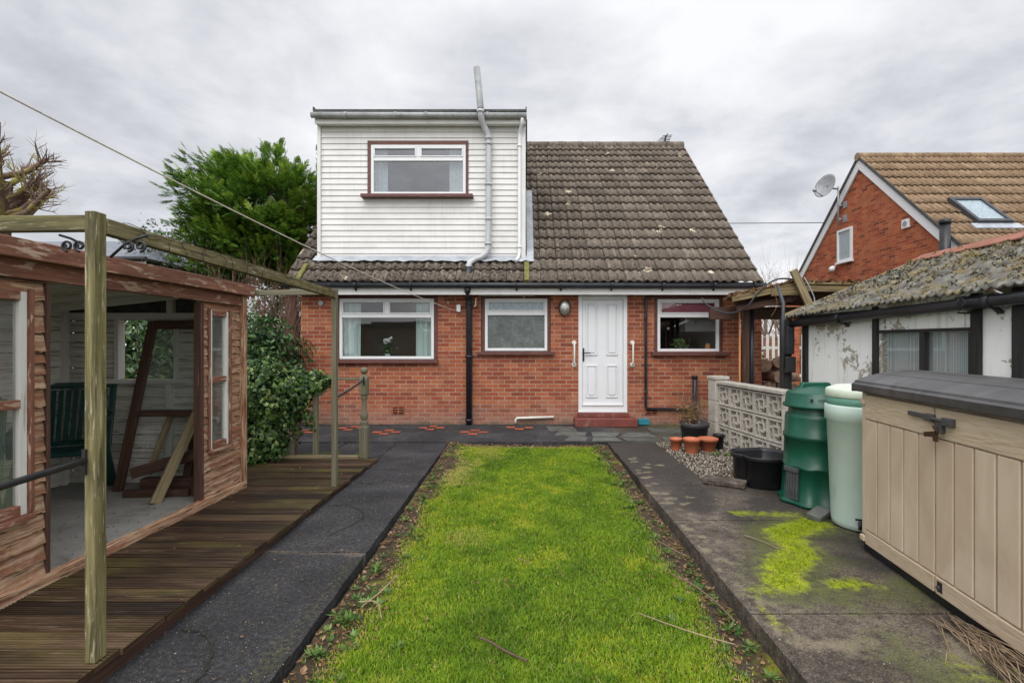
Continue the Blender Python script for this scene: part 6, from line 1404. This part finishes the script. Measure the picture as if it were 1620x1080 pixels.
for k in range(9): mb = MB(k); x = 6.65 + k * .17; mb.box(x, x + .09, 14.2, 14.22, .1, 1.72, grain=2); mb.build('picket', 'white_wood', PF, bevel=.01)
mb = MB(); mb.box(6.5, 8.3, 14.225, 14.26, .5, .58, grain=0); mb.box(6.5, 8.3, 14.225, 14.26, 1.3, 1.38, grain=0); split_islands(mb.build('rail', 'white_wood', PF))
bare_shrub('bare_hedge', 'straw coloured bare hedge behind the picket fence', (7.6, 15.8, 0), 60, 3.4, 1.9, 'straw', 12, 2, .016, 'hedge')
nr = np.random.default_rng(15); P, d = shell_leaves(900, (5.9, 12.8, .7), (.6, .5, .6), nr); leaves('evergreen_shrub', P, d + nr.normal(0, .5, d.shape), nr.normal(0, 1, d.shape), .10, .05, 'leaf_laurel', nr, loc=(5.9, 12.8, .1)); props(bpy.data.objects['evergreen_shrub'], 'small dark evergreen shrub left of the teal barrel', 'shrub')
for x, y, h, sd, lb in ((12.4, 25, 5.9, 31, 'bare winter tree in the gap beside the house roof'), (14.2, 27, 5.9, 32, 'bare winter tree against the neighbouring bargeboard')):
    t = leafy_tree('winter_tree', lb, (x, y, -.2), h, .1, sd, 'twig_grey', None, 0, .1)
BW = thing('boundary_wall', 'long brick boundary wall behind the gardens', 'wall', (0, 24, 0)); mb = MB(); mb.box(-30, 30, 24, 24.2, -.3, 1.7); mb.build('wall', 'brick', BW); mb = MB(); mb.box(-30, 30, 23.95, 24.25, 1.702, 1.77); mb.build('coping', 'stone', BW)

# pierced screen block wall
th_ = math.atan2(-.991, .13)
SW = thing('screen_wall', 'low wall of pierced cream concrete screen blocks with geometric pattern', 'wall', (2.90, 7.33, -.03), rotz=th_, local=True)
mb = MB(); B = .288; T = .085
for bx in ((0, .026, 0, B), (B - .026, B, 0, B), (.026, B - .026, 0, .026), (.026, B - .026, B - .026, B)): mb.box(bx[0], bx[1], 0, T, bx[2], bx[3])
i0, i1 = .078, .210; w = .026
for bx in ((i0, i0 + w, i0, i1), (i1 - w, i1, i0, i1), (i0 + w, i1 - w, i0, i0 + w), (i0 + w, i1 - w, i1 - w, i1)): mb.box(bx[0], bx[1], .004, T - .004, bx[2], bx[3])
h = .012; m_ = B / 2
for bx in ((m_ - h - .03, m_ + h - .03, .026, i0), (m_ - h + .03, m_ + h + .03, i1, B - .026), (.026, i0, m_ - h + .03, m_ + h + .03), (i1, B - .026, m_ - h - .03, m_ + h - .03)): mb.box(bx[0], bx[1], .004, T - .004, bx[2], bx[3])
blk = mb.build('screen_block', 'stone', SW, bevel=.0035)
for r in range(3):
    for k in range(5):
        o = blk if (r, k) == (0, 0) else copy_tree(blk, SW)
        o.location = (.004 + k * .293, .002 * ((r + k) % 2), .01 + r * .302)
mb = MB(); mb.box(-.22, -.005, -.045, .16, 0, .34); mb.box(-.22, -.005, -.045, .16, .346, .66); mb.box(-.22, -.005, -.045, .16, .666, .98); mb.box(-.235, .01, -.06, .175, .984, 1.03); mb.build('pillar', 'stone', SW, bevel=.006)
mb = MB(); mb.box(1.47, 1.49, -.02, .17, 0, .305); mb.box(1.47, 1.49, -.02, .17, .309, .608); mb.box(1.47, 1.49, -.02, .17, .612, .915); mb.build('end_block', 'stone', SW, bevel=.003)
mb = MB(); mb.box(.012, .74, -.035, .17, .918, .965); mb.box(.745, 1.50, -.035, .17, .918, .965); mb.build('coping', 'stone', SW, bevel=.008)

# pots
def pot(label, x, y, r, h, mat, z=-.01, cat='plant pot', group=None, taper=.74):
    t = thing('plant_pot', label, cat, (x, y, z), group); mb = MB()
    mb.lathe([(r * taper, 0), (r * (taper + .02), .005), (r * .95, h * .80), (r * 1.03, h * .805), (r * 1.06, h * .97), (r * 1.04, h), (r * .95, h), (r * .90, h * .84), (r * .2, h * .82)], (x, y, z), 28); mb.build('pot', mat, t)
    mb = MB(int(x * 50)); mb.lathe([(r * .905, h * .80), (r * .5, h * .83), (.01, h * .84)], (x, y, z), 20, cap=False); mb.build('compost_soil', 'dirt', t)
    return t
g_ = 'terracotta pots on the gravel'
pot('smallest terracotta pot, leftmost on the gravel', 2.15, 6.95, .083, .17, 'terracotta', group=g_)
pot('pale terracotta pot with double rim, middle of the three on the gravel', 2.31, 6.76, .112, .205, 'terracotta', group=g_)
pot('wide flared terracotta pot in front of the big grey pot', 2.57, 6.86, .13, .19, 'terracotta', group=g_, taper=.62)
pot('small black pot tucked against the patterned block wall', 2.765, 6.98, .075, .22, 'tub')
bp = pot('large charcoal grey pot holding a dead twiggy plant', 2.52, 7.28, .205, .34, 'pot_grey')
rg = random.Random(2); br = []
for k in range(16): branches(rg, (2.50 + rg.uniform(-.12, .1), 7.28 + rg.uniform(-.1, .1), .28), (rg.uniform(-.7, .5), rg.uniform(-.4, .3), 1), .36, .005, 2, (2, 4), .6, -.1, .2, .6, out=br)
branch_mesh('dead_plant', br, 'twig_purple', bp)
nr = np.random.default_rng(21); n = 260; P = np.stack([nr.normal(2.45, .10, n), nr.normal(7.25, .08, n), nr.uniform(.3, .62, n)], -1); leaves('withered_leaves', P, nr.normal(0, 1, (n, 3)), nr.normal(0, 1, (n, 3)), .05, .02, 'dry_leaf', nr, bp)
# D shaped tub
TB = thing('black_tub', 'large black plastic D shaped tub standing open by the green bin', 'tub', (2.55, 5.29, 0))
def dsq(t, z):
    q = 1.0; a = (t - R(205) + math.pi) % (2 * math.pi) - math.pi
    q *= 1 - .16 * math.exp(-(a / .16) ** 2); a2 = (t - R(20) + math.pi) % (2 * math.pi) - math.pi
    return q * min(1.0, .80 / max(.01, abs(math.sin(t - R(10)))) if math.sin(t - R(10)) > 0 else 1.0)
mb = MB(); mb.lathe([(.255, 0), (.265, .01), (.285, .285), (.305, .288), (.305, .318), (.288, .32), (.278, .29), (.245, .02), (.05, .018)], (2.55, 5.29, .004), 72, sq=dsq); mb.build('body', 'tub', TB); mb = MB(); mb.tube([(2.55 + .304 * dsq(a_, 0) * math.cos(a_), 5.29 + .304 * dsq(a_, 0) * math.sin(a_), .322) for a_ in [2 * math.pi * k / 72 for k in range(73)]], .009, 6, cap=False); mb.build('rim', 'tub', TB)
# paving stone
mb = MB(3); mb.box(-.10, .10, -.21, .21, 0, .055); o = mb.build('loose_slab', 'concrete', loc=(0, 0, 0), bevel=.012); o.location = (2.14, 5.24, .006); o.rotation_euler = (0, 0, R(58)); props(o, 'loose stone slab lying at the edge of the gravel by the tub', 'stone slab')
# compost bin
CB = thing('compost_bin', 'dark green compost bin with domed lid and side hatch', 'compost bin', (2.79, 4.70, 0))
cx, cy = 2.79, 4.70
octo = lambda t, z: 1 + (.05 * math.cos(8 * t) if z < .34 else 0)
mb = MB(); mb.lathe([(.315, 0), (.325, .012), (.315, .03), (.292, .042), (.278, .33), (.286, .336), (.286, .356), (.276, .362), (.270, .60), (.280, .606), (.280, .640), (.270, .646), (.264, .80), (.258, .825), (.236, .838), (.232, .90), (.235, .93)], (cx, cy, .004), 64, sq=octo); mb.build('body', 'compost', CB)
mb = MB(); mb.lathe([(.275, .900), (.285, .908), (.282, .926), (.264, .934), (.252, 1.03), (.242, 1.042), (.21, 1.05), (.16, 1.08), (.05, 1.10)], (cx, cy, .0), 48); ld = mb.build('lid', 'compost', CB)
mb = MB(); mb.hexa([V(cx - .20, cy - .02, 1.02), V(cx + .20, cy - .02, 1.02), V(cx + .19, cy + .06, 1.02), V(cx - .19, cy + .06, 1.02), V(cx - .13, cy - .01, 1.13), V(cx + .13, cy - .01, 1.13), V(cx + .12, cy + .05, 1.13), V(cx - .12, cy + .05, 1.13)]); mb.build('lid_handle', 'compost', ld, bevel=.012)
mb = MB(); ha = R(196)
for k in range(5):
    a = ha + (k - 2) * .10; mb.bar((cx + .292 * math.cos(a), cy + .292 * math.sin(a), .05), (cx + .283 * math.cos(a), cy + .283 * math.sin(a), .31), .022, .022, (math.cos(a), math.sin(a), 0), False)
mb.bar((cx + .30 * math.cos(ha - .26), cy + .30 * math.sin(ha - .26), .325), (cx + .30 * math.cos(ha + .26), cy + .30 * math.sin(ha + .26), .325), .03, .04, (0, 0, 1), False)
mb.build('hatch', 'hatch', CB, bevel=.003)
mb = MB(); a = R(232); mb.tube([(cx + .25 * math.cos(a), cy + .25 * math.sin(a), .985), (cx + .272 * math.cos(a), cy + .272 * math.sin(a), .985)], .012, 8); mb.build('lid_stud', 'black_plastic', CB)
# raised lettering on the lid's rim, too worn to read beyond its first letters
tc = bpy.data.curves.new('lid_lettering', 'FONT'); tc.body = 'COMPOST'; tc.size = .035; tc.extrude = .003; tc.align_x = 'LEFT'
to = bpy.data.objects.new('lid_lettering', tc); COL.objects.link(to); dg = bpy.context.evaluated_depsgraph_get(); me = bpy.data.meshes.new_from_object(to.evaluated_get(dg)); bpy.data.objects.remove(to)
for v in me.vertices:
    a = R(243) + v.co.x / .256; v.co = Vector((.2580 * math.cos(a) + v.co.z * math.cos(a), .2580 * math.sin(a) + v.co.z * math.sin(a), .968 + v.co.y))
me.materials.clear(); me.materials.append(M['compost']); lo = bpy.data.objects.new('lid_lettering', me); COL.objects.link(lo); lo.parent = ld
# water butt
WB = thing('water_butt', 'pale green water butt with banded lid and black tap beside the storage box', 'water butt', (2.785, 4.08, 0))
cx, cy = 2.785, 4.08
mb = MB(); mb.lathe([(.185, 0), (.20, .012), (.206, .05), (.236, .86), (.252, .872), (.254, .985), (.247, .995), (.238, .996)], (cx, cy, .004), 48); mb.build('body', 'butt', WB)
mb = MB(); mb.lathe([(.237, .9965), (.241, 1.0), (.241, 1.055), (.237, 1.058)], (cx, cy, .004), 48); mb.build('band', 'butt_band', WB)
mb = MB(); mb.lathe([(.243, 1.0585), (.248, 1.065), (.246, 1.115), (.236, 1.13), (.17, 1.155), (.05, 1.165)], (cx, cy, .004), 48); mb.build('lid', 'butt_lid', WB)
mb = MB(); a = R(236); c, s = math.cos(a), math.sin(a); mb.tube([(cx + .20 * c, cy + .20 * s, .085), (cx + .27 * c, cy + .27 * s, .085)], .014, 8); mb.tube([(cx + .26 * c, cy + .26 * s, .10), (cx + .262 * c, cy + .262 * s, .045)], .013, 8); mb.bar((cx + .235 * c - .03, cy + .235 * s + .01, .115), (cx + .235 * c + .03, cy + .235 * s - .01, .115), .016, .012); mb.build('tap', 'black_plastic', WB)
mb = MB(4); mb.box(-.10, .10, -.06, .06, 0, .06); o = mb.build('broken_stone', 'slate', loc=(0, 0, 0), bevel=.012); o.location = (2.545, 4.25, .004); o.rotation_euler = (R(6), R(-8), R(35)); props(o, 'broken stone wedged between compost bin and water butt', 'stone')
# storage box
th_ = math.atan2(-.994, -.11)
SBX = thing('storage_box', 'large beige plastic garden storage box with charcoal lid and two doors', 'storage box', (2.475, 3.60, .004), rotz=th_, local=True)
Lb, Db, Hb = 1.50, .76, 1.15
mb = MB(); mb.box(.012, Lb - .012, .03, Db, .05, Hb); CAR = mb.build('carcass', 'beige', SBX, bevel=.006)
mb = MB(); mb.box(-.006, Lb + .006, .012, Db + .01, 0, .048); mb.box(-.008, .05, .0, .1, .049, .12); mb.build('base', 'tub', SBX, bevel=.006)
mb = MB(); mb.box(0, .045, -.004, .08, .125, Hb); mb.box(Lb - .045, Lb, -.004, .08, .06, Hb); mb.box(-.004, .05, -.02, .03, .075, .118); mb.box(.0, .05, -.018, .02, 1.06, 1.10); mb.build('corner_posts', 'beige', SBX, bevel=.008)
for k in range(2):
    x0 = .052 + k * .70; x1 = x0 + .692
    mb = MB(); mb.box(x0, x1, .006, .029, .06, 1.135); dr = mb.build('door', 'beige', SBX, bevel=.003)
    mb = MB(); n = 5; e = .028 if k == 0 else .0; pw = (x1 - x0) / n
    for j in range(n): mb.box(x0 + j * pw + (.006 if j else .002), x0 + (j + 1) * pw - (.006 if j < n - 1 else .002), -.008, .0055, .17, .955)
    mb.build('planks', 'beige', dr, bevel=.005)
    mb = MB(); mb.box(x0 + .002, x1 - .002, -.012, .0055, .963, 1.133); mb.box(x0 + .002, x1 - .002, -.012, .0055, .064, .162); split_islands(mb.build('rail', 'beige_rail', dr, bevel=.005))
    if k == 1:
        mb = MB(); mb.box(x0 + .02, x0 + .06, -.0135, -.0121, .085, .145); mb.build('catch_slot', 'black_plastic', dr); mb = MB(); mb.tube([(x0 + .03, -.016, .11), (x0 + .05, -.016, .11)], .012, 8); mb.build('catch', 'pot_grey', dr)
# arched lid of five boards
mb = MB(); nb_ = 5; y0, y1 = -.045, Db + .03; x0, x1 = -.05, Lb + .035
def lz(y): t = (y - y0) / (y1 - y0); return 1.215 + .09 * math.sin(math.pi * min(1, t * 1.02)) ** .8 if 0 < t < 1 else 1.215
prof = [(y0, 1.155), (y0 - .004, 1.162), (y0 - .004, 1.205), (y0 + .012, 1.217)]
for k in range(nb_):
    a = y0 + .02 + (y1 - y0 - .04) * k / nb_; b = y0 + .02 + (y1 - y0 - .04) * (k + 1) / nb_
    for j in range(4): yy = a + (b - a - .008) * j / 3; prof.append((yy, lz(yy) + .004))
    prof += [(b - .006, lz(b) - .004), (b - .002, lz(b) - .004)]
prof += [(y1, 1.22), (y1, 1.155)]
m_ = len(prof); b0 = len(mb.v)
for x in (x0, x0 + .004, x1 - .004, x1):
    for (yy, z) in prof: mb.v.append((x, yy, z - (.006 if x in (x0, x1) else 0)))
for r in range(3):
    for j in range(m_ - 1): mb._face([b0 + r * m_ + j, b0 + r * m_ + j + 1, b0 + (r + 1) * m_ + j + 1, b0 + (r + 1) * m_ + j][::-1])
mb._face([b0 + j for j in range(m_)]); mb._face([b0 + 3 * m_ + j for j in range(m_)][::-1]); mb.poly([(x0, y0, 1.155), (x0, y1, 1.155), (x1, y1, 1.155), (x1, y0, 1.155)])
mb.build('lid', 'box_lid', SBX)
mb = MB()      # hasp bar and padlock
hx = .745
mb.box(hx - .20, hx - .04, -.032, -.0125, 1.062, 1.088); mb.box(hx - .05, hx + .02, -.04, -.0125, 1.052, 1.094); mb.tube([(hx + .01, -.034, 1.073), (hx + .13, -.034, 1.068)], .011, 8); mb.box(hx + .10, hx + .17, -.045, -.0125, 1.045, 1.090); mb.box(hx + .05, hx + .095, -.04, -.0125, 1.0, 1.06)
hs = mb.build('latch', 'hatch', SBX, bevel=.005)
mb = MB(); mb.tube([(hx + .055, -.045, 1.02), (hx + .06, -.055, 1.035), (hx + .085, -.06, 1.03), (hx + .09, -.05, 1.0), (hx + .08, -.05, .985)], .006, 8); mb.box(hx + .062, hx + .086, -.060, -.044, .950, .985); mb.bar((hx + .0, -.06, .978), (hx + .075, -.052, .995), .014, .028); mb.build('padlock', 'lock', hs, bevel=.003)

# ================================================================== turf, weeds, litter
nr = np.random.default_rng(77); N = 300000
x = nr.uniform(PX1 + .03, RX - .02, N); y = 1.9 + (7.40 - 1.9) * nr.random(N) ** 1.35
so = soilness(x, y); keep = nr.random(N) > so * 1.02 - .03; x, y, so = x[keep], y[keep], so[keep]; N = len(x)
cl = fbm(x * 5, y * 5, 12); big = fbm(x * 1.1, y * .9, 14); mo = mossy(x, y); tuft = np.clip((fbm(x * 3.2, y * 3.2, 16) - .5) * 4, 0, 1)
h = (.014 + .015 * nr.random(N) + .024 * tuft * nr.random(N)) * (1 - .45 * mo) * (1 - .3 * so); w = (.0013 + .0010 * nr.random(N)) * (1 + .11 * y)
th = nr.uniform(0, 2 * np.pi, N); lean = nr.normal(.75, .4, N) * h; la = th + nr.normal(1.57, .4, N)
dx, dy = np.cos(th), np.sin(th); lx, ly = np.cos(la) * lean, np.sin(la) * lean; z = lawn_z(x, y) - .006
def pt(f, k, wf): return np.stack([x + lx * f ** 1.6 + dx * w * k * wf, y + ly * f ** 1.6 + dy * w * k * wf, z + h * f * (1 - .22 * f * np.minimum(1, np.abs(lean / h)))], -1)
vv = np.stack([pt(0, -1, .9), pt(0, 1, .9), pt(.55, 1, .8), pt(.55, -1, .8), pt(1, 1, .12), pt(1, -1, .12)], 1).reshape(-1, 3)
q = ((np.arange(N) * 6)[:, None, None] + np.array([[0, 1, 2, 3], [3, 2, 4, 5]])[None]).reshape(-1, 4)
rn = np.clip(.12 + .46 * cl + .44 * (big - .4) + .17 * nr.normal(0, 1, N) + .44 * mo * nr.random(N) ** .7 - .16 * tuft + .25 * np.clip(.5 - (x - PX1), 0, .5), 0, .87); straw = np.clip((fbm(x * 2.6, y * 2.2, 37) - .56) * 9, 0, 1) * np.clip(1.3 - (x - PX1) * 1.3, 0, 1); dry = nr.random(N) < (.045 + .7 * straw + .30 * so + .5 * np.clip((y - 7.1) * 4, 0, 1)); rn = np.where(dry, nr.uniform(.88, 1, N), rn)
o = np_mesh('grass', vv, q, 'blade', np.repeat(rn, 2)); o['kind'] = 'stuff'
# moss cushions on the concrete, where the moss stain is thickest
N = 90000; x = nr.uniform(1.3, 2.75, N); y = nr.uniform(2.35, 4.5, N); keep = cm['moss'](x, y) + (fbm(x * 18, y * 18, 71) - .5) * .5 > nr.uniform(.6, 1.9, N); x, y = x[keep], y[keep]; n = len(x)
P = np.stack([x, y, (fbm(x * 3, y * 3, 6) - .5) * .012 + nr.uniform(.0005, .005, n)], -1); o = leaves('moss', P, nr.normal(0, .5, (n, 3)) + [0, 0, 1], nr.normal(0, 1, (n, 3)) * [1, 1, .5], nr.uniform(.006, .016, n), nr.uniform(.004, .009, n), 'moss_clump', nr); o['kind'] = 'stuff'
# small weeds along the borders
Ps, Ns, Ds, Ls, Ws, Rs = [], [], [], [], [], []
for k in range(230):
    y = 2.0 + 5.3 * nr.random() ** 1.4; side = nr.random() < .5; x = (PX1 + .06 + abs(nr.normal(0, .14))) if side else (RX - .06 - abs(nr.normal(0, .13))); n = nr.integers(5, 15); s = nr.uniform(.5, 1.15) * .05; shade = nr.uniform(.2, .9)
    for j in range(n):
        a = nr.uniform(0, 6.28); e = nr.uniform(.1, 1.0); d = np.array([np.cos(a), np.sin(a), e]); d /= np.linalg.norm(d); Ps.append(np.array([x, y, lawn_z(x, y) + .004]) + d * s * .6); Ns.append([-d[0] * e, -d[1] * e, 1]); Ds.append(d); Ls.append(s * nr.uniform(.7, 1.2)); Ws.append(s * nr.uniform(.2, .42)); Rs.append(np.clip(shade + nr.normal(0, .15), 0, 1))
for (x, y) in ((2.62, 6.62), (2.70, 6.55), (2.56, 6.6), (-.98, 8.93), (-.7, 8.95), (-1.3, 8.95), (2.33, 2.15), (2.22, 2.2), (2.38, 2.05), (2.8, 6.6)):
    for j in range(14): a = nr.uniform(0, 6.28); e = nr.uniform(.2, 1.2); d = np.array([np.cos(a), np.sin(a), e]); d /= np.linalg.norm(d); Ps.append(np.array([x, y, .0]) + d * .035); Ns.append([-d[0], -d[1], 1]); Ds.append(d); Ls.append(.05); Ws.append(.024); Rs.append(nr.uniform(.3, 1))
o = leaves('weeds', np.array(Ps), np.array(Ns), np.array(Ds), np.array(Ls), np.array(Ws), 'leaf_weed', nr, rnd=np.array(Rs)); o['kind'] = 'stuff'
# fallen leaves and crumbs of soil in the borders, on paths and deck
n = 3000; y = nr.uniform(2.0, 7.4, n); side = nr.random(n) < .5; x = np.where(side, PX1 + .03 + np.abs(nr.normal(0, .15, n)), RX - .03 - np.abs(nr.normal(0, .13, n))); far = nr.random(n) < .2; y = np.where(far, 7.2 + nr.random(n) * .2, y); x = np.where(far, nr.uniform(PX1, RX, n), x)
P = np.stack([x, y, lawn_z(x, y) + nr.uniform(.0, .015, n)], -1); L_ = nr.uniform(.012, .04, n)
n2 = 60; x2 = nr.uniform(-.9, 1.0, n2); y2 = nr.uniform(2.3, 7, n2); P2 = np.stack([x2, y2, lawn_z(x2, y2) + .03], -1); n3 = 70; x3 = nr.uniform(-2.75, -1.2, n3); y3 = nr.uniform(2.2, 6.1, n3); P3 = np.stack([x3, y3, np.where(x3 < -1.85, .06 + (5 - y3) * .018, .004) + .008], -1); n4 = 80; x4 = nr.uniform(1.3, 2.3, n4); y4 = nr.uniform(2.4, 6.5, n4); P4 = np.stack([x4, y4, x4 * 0 + .012], -1)
P = np.concatenate([P, P2, P3, P4]); n = len(P); L_ = np.concatenate([L_, nr.uniform(.012, .035, n2), nr.uniform(.008, .03, n3), nr.uniform(.008, .028, n4)])
o = leaves('fallen_leaves', P, nr.normal(0, .35, (n, 3)) + [0, 0, 1], nr.normal(0, 1, (n, 3)) * [1, 1, .2], L_, L_ * nr.uniform(.3, .8, n), 'dry_leaf', nr); o['kind'] = 'stuff'
n = 14000; x = np.where(nr.random(n) < .5, nr.uniform(PX0, PX1, n), nr.uniform(RX, 2.5, n)); y = 2.1 + 4.6 * nr.random(n) ** 1.7; n5 = 260; x = np.concatenate([x, nr.uniform(-3.9, -2.9, n5)]); y = np.concatenate([y, nr.uniform(2.95, 4.3, n5)]); n += n5
z = np.where(x < -2, .127, .003) + (fbm(x * 3, y * 3, 6) - .5) * .012 * (x > 1); s_ = nr.uniform(.002, .0055, n) * np.where(nr.random(n) < .06, 1.8, 1) * (1 + .12 * y)
o = leaves('grit', np.stack([x, y, z], -1), nr.normal(0, .4, (n, 3)) + [0, 0, 1], nr.normal(0, 1, (n, 3)) * [1, 1, .3], s_, s_ * .8, 'pebble', nr, rnd=nr.random(n) ** 2 * .9); o['kind'] = 'stuff'
n = 120; P = np.stack([nr.uniform(-3.7, -2.86, n), nr.uniform(2.95, 4.25, n), np.full(n, .130)], -1); o = leaves('shed_litter', P, nr.normal(0, .3, (n, 3)) + [0, 0, 1], nr.normal(0, 1, (n, 3)) * [1, 1, .2], nr.uniform(.008, .03, n), nr.uniform(.005, .015, n), 'dry_leaf', nr); o.name = 'leaf_litter'; o['kind'] = 'stuff'
# dry stems heaped against the storage box
rg = random.Random(44); mb = MB(44)
for k in range(150):
    t = rg.random(); bx = 2.36 - .12 * t - abs(rg.gauss(0, .075)); by = 2.72 - 1.0 * t; a = rg.gauss(-1.72, .30); L = rg.uniform(.18, .42); z = .006 + rg.random() * .05 * math.exp(-((t - .4) / .3) ** 2)
    p0 = V(bx, by, z + rg.uniform(0, .02)); p1 = p0 + V(math.cos(a) * L, math.sin(a) * L, rg.uniform(-.015, .02)); p1.z = max(.004, p1.z); m = p0.lerp(p1, .5) + V(rg.gauss(0, .02), rg.gauss(0, .01), rg.uniform(0, .012)); mb.tube([p0, m, p1], [.0035, .003, .0016], 4)
o = mb.build('dry_stems', 'straw'); o['kind'] = 'stuff'
# twigs lying about
def twig(label, pts, r, z=None, mat='straw'):
    mb = MB(); P = [V(x, y, (lawn_z(np.array(x), np.array(y)) + .03 if z is None else z) + dz) for x, y, dz in pts]; mb.tube(cr(P, 5), r, 5); o = mb.build('fallen_twig', mat, loc=P[0]); props(o, label, 'twig', 'twigs fallen on and around the lawn')
twig('knobbly brown twig lying on the near edge of the grass', [(-.24, 2.62, 0), (-.17, 2.56, .008), (-.10, 2.50, .002), (.02, 2.40, .004)], .006, None, 'bark')
twig('long pale stem lying across the grass towards the right border', [(.66, 2.85, .006), (.80, 2.72, .012), (.95, 2.62, .01), (1.10, 2.56, 0)], .003)
twig('short pale twig in the middle of the grass', [(-.05, 3.55, .01), (.02, 3.48, .014), (.06, 3.45, .01)], .003)
twig('curved pale root in the left border', [(-.95, 2.9, -.01), (-.88, 3.05, .012), (-.86, 3.15, .01), (-.84, 3.3, 0)], .004)
twig('pale forked stem low in the left border', [(-.80, 2.78, 0), (-.87, 2.92, .012), (-.98, 2.93, .0)], .0035)
twig('reddish stem lying in the right border', [(1.0, 3.35, 0), (1.08, 3.2, .015), (1.16, 3.0, .005), (1.2, 2.8, -.01)], .004, None, 'twig_red')
twig('thin straw stem near the concrete edge', [(1.05, 3.9, 0), (1.12, 3.7, .012), (1.2, 3.62, 0)], .003)
twig('straight pale stem lying on the mossy concrete', [(1.72, 3.85, 0), (1.80, 3.72, .004), (1.86, 3.6, 0)], .0025, .012)
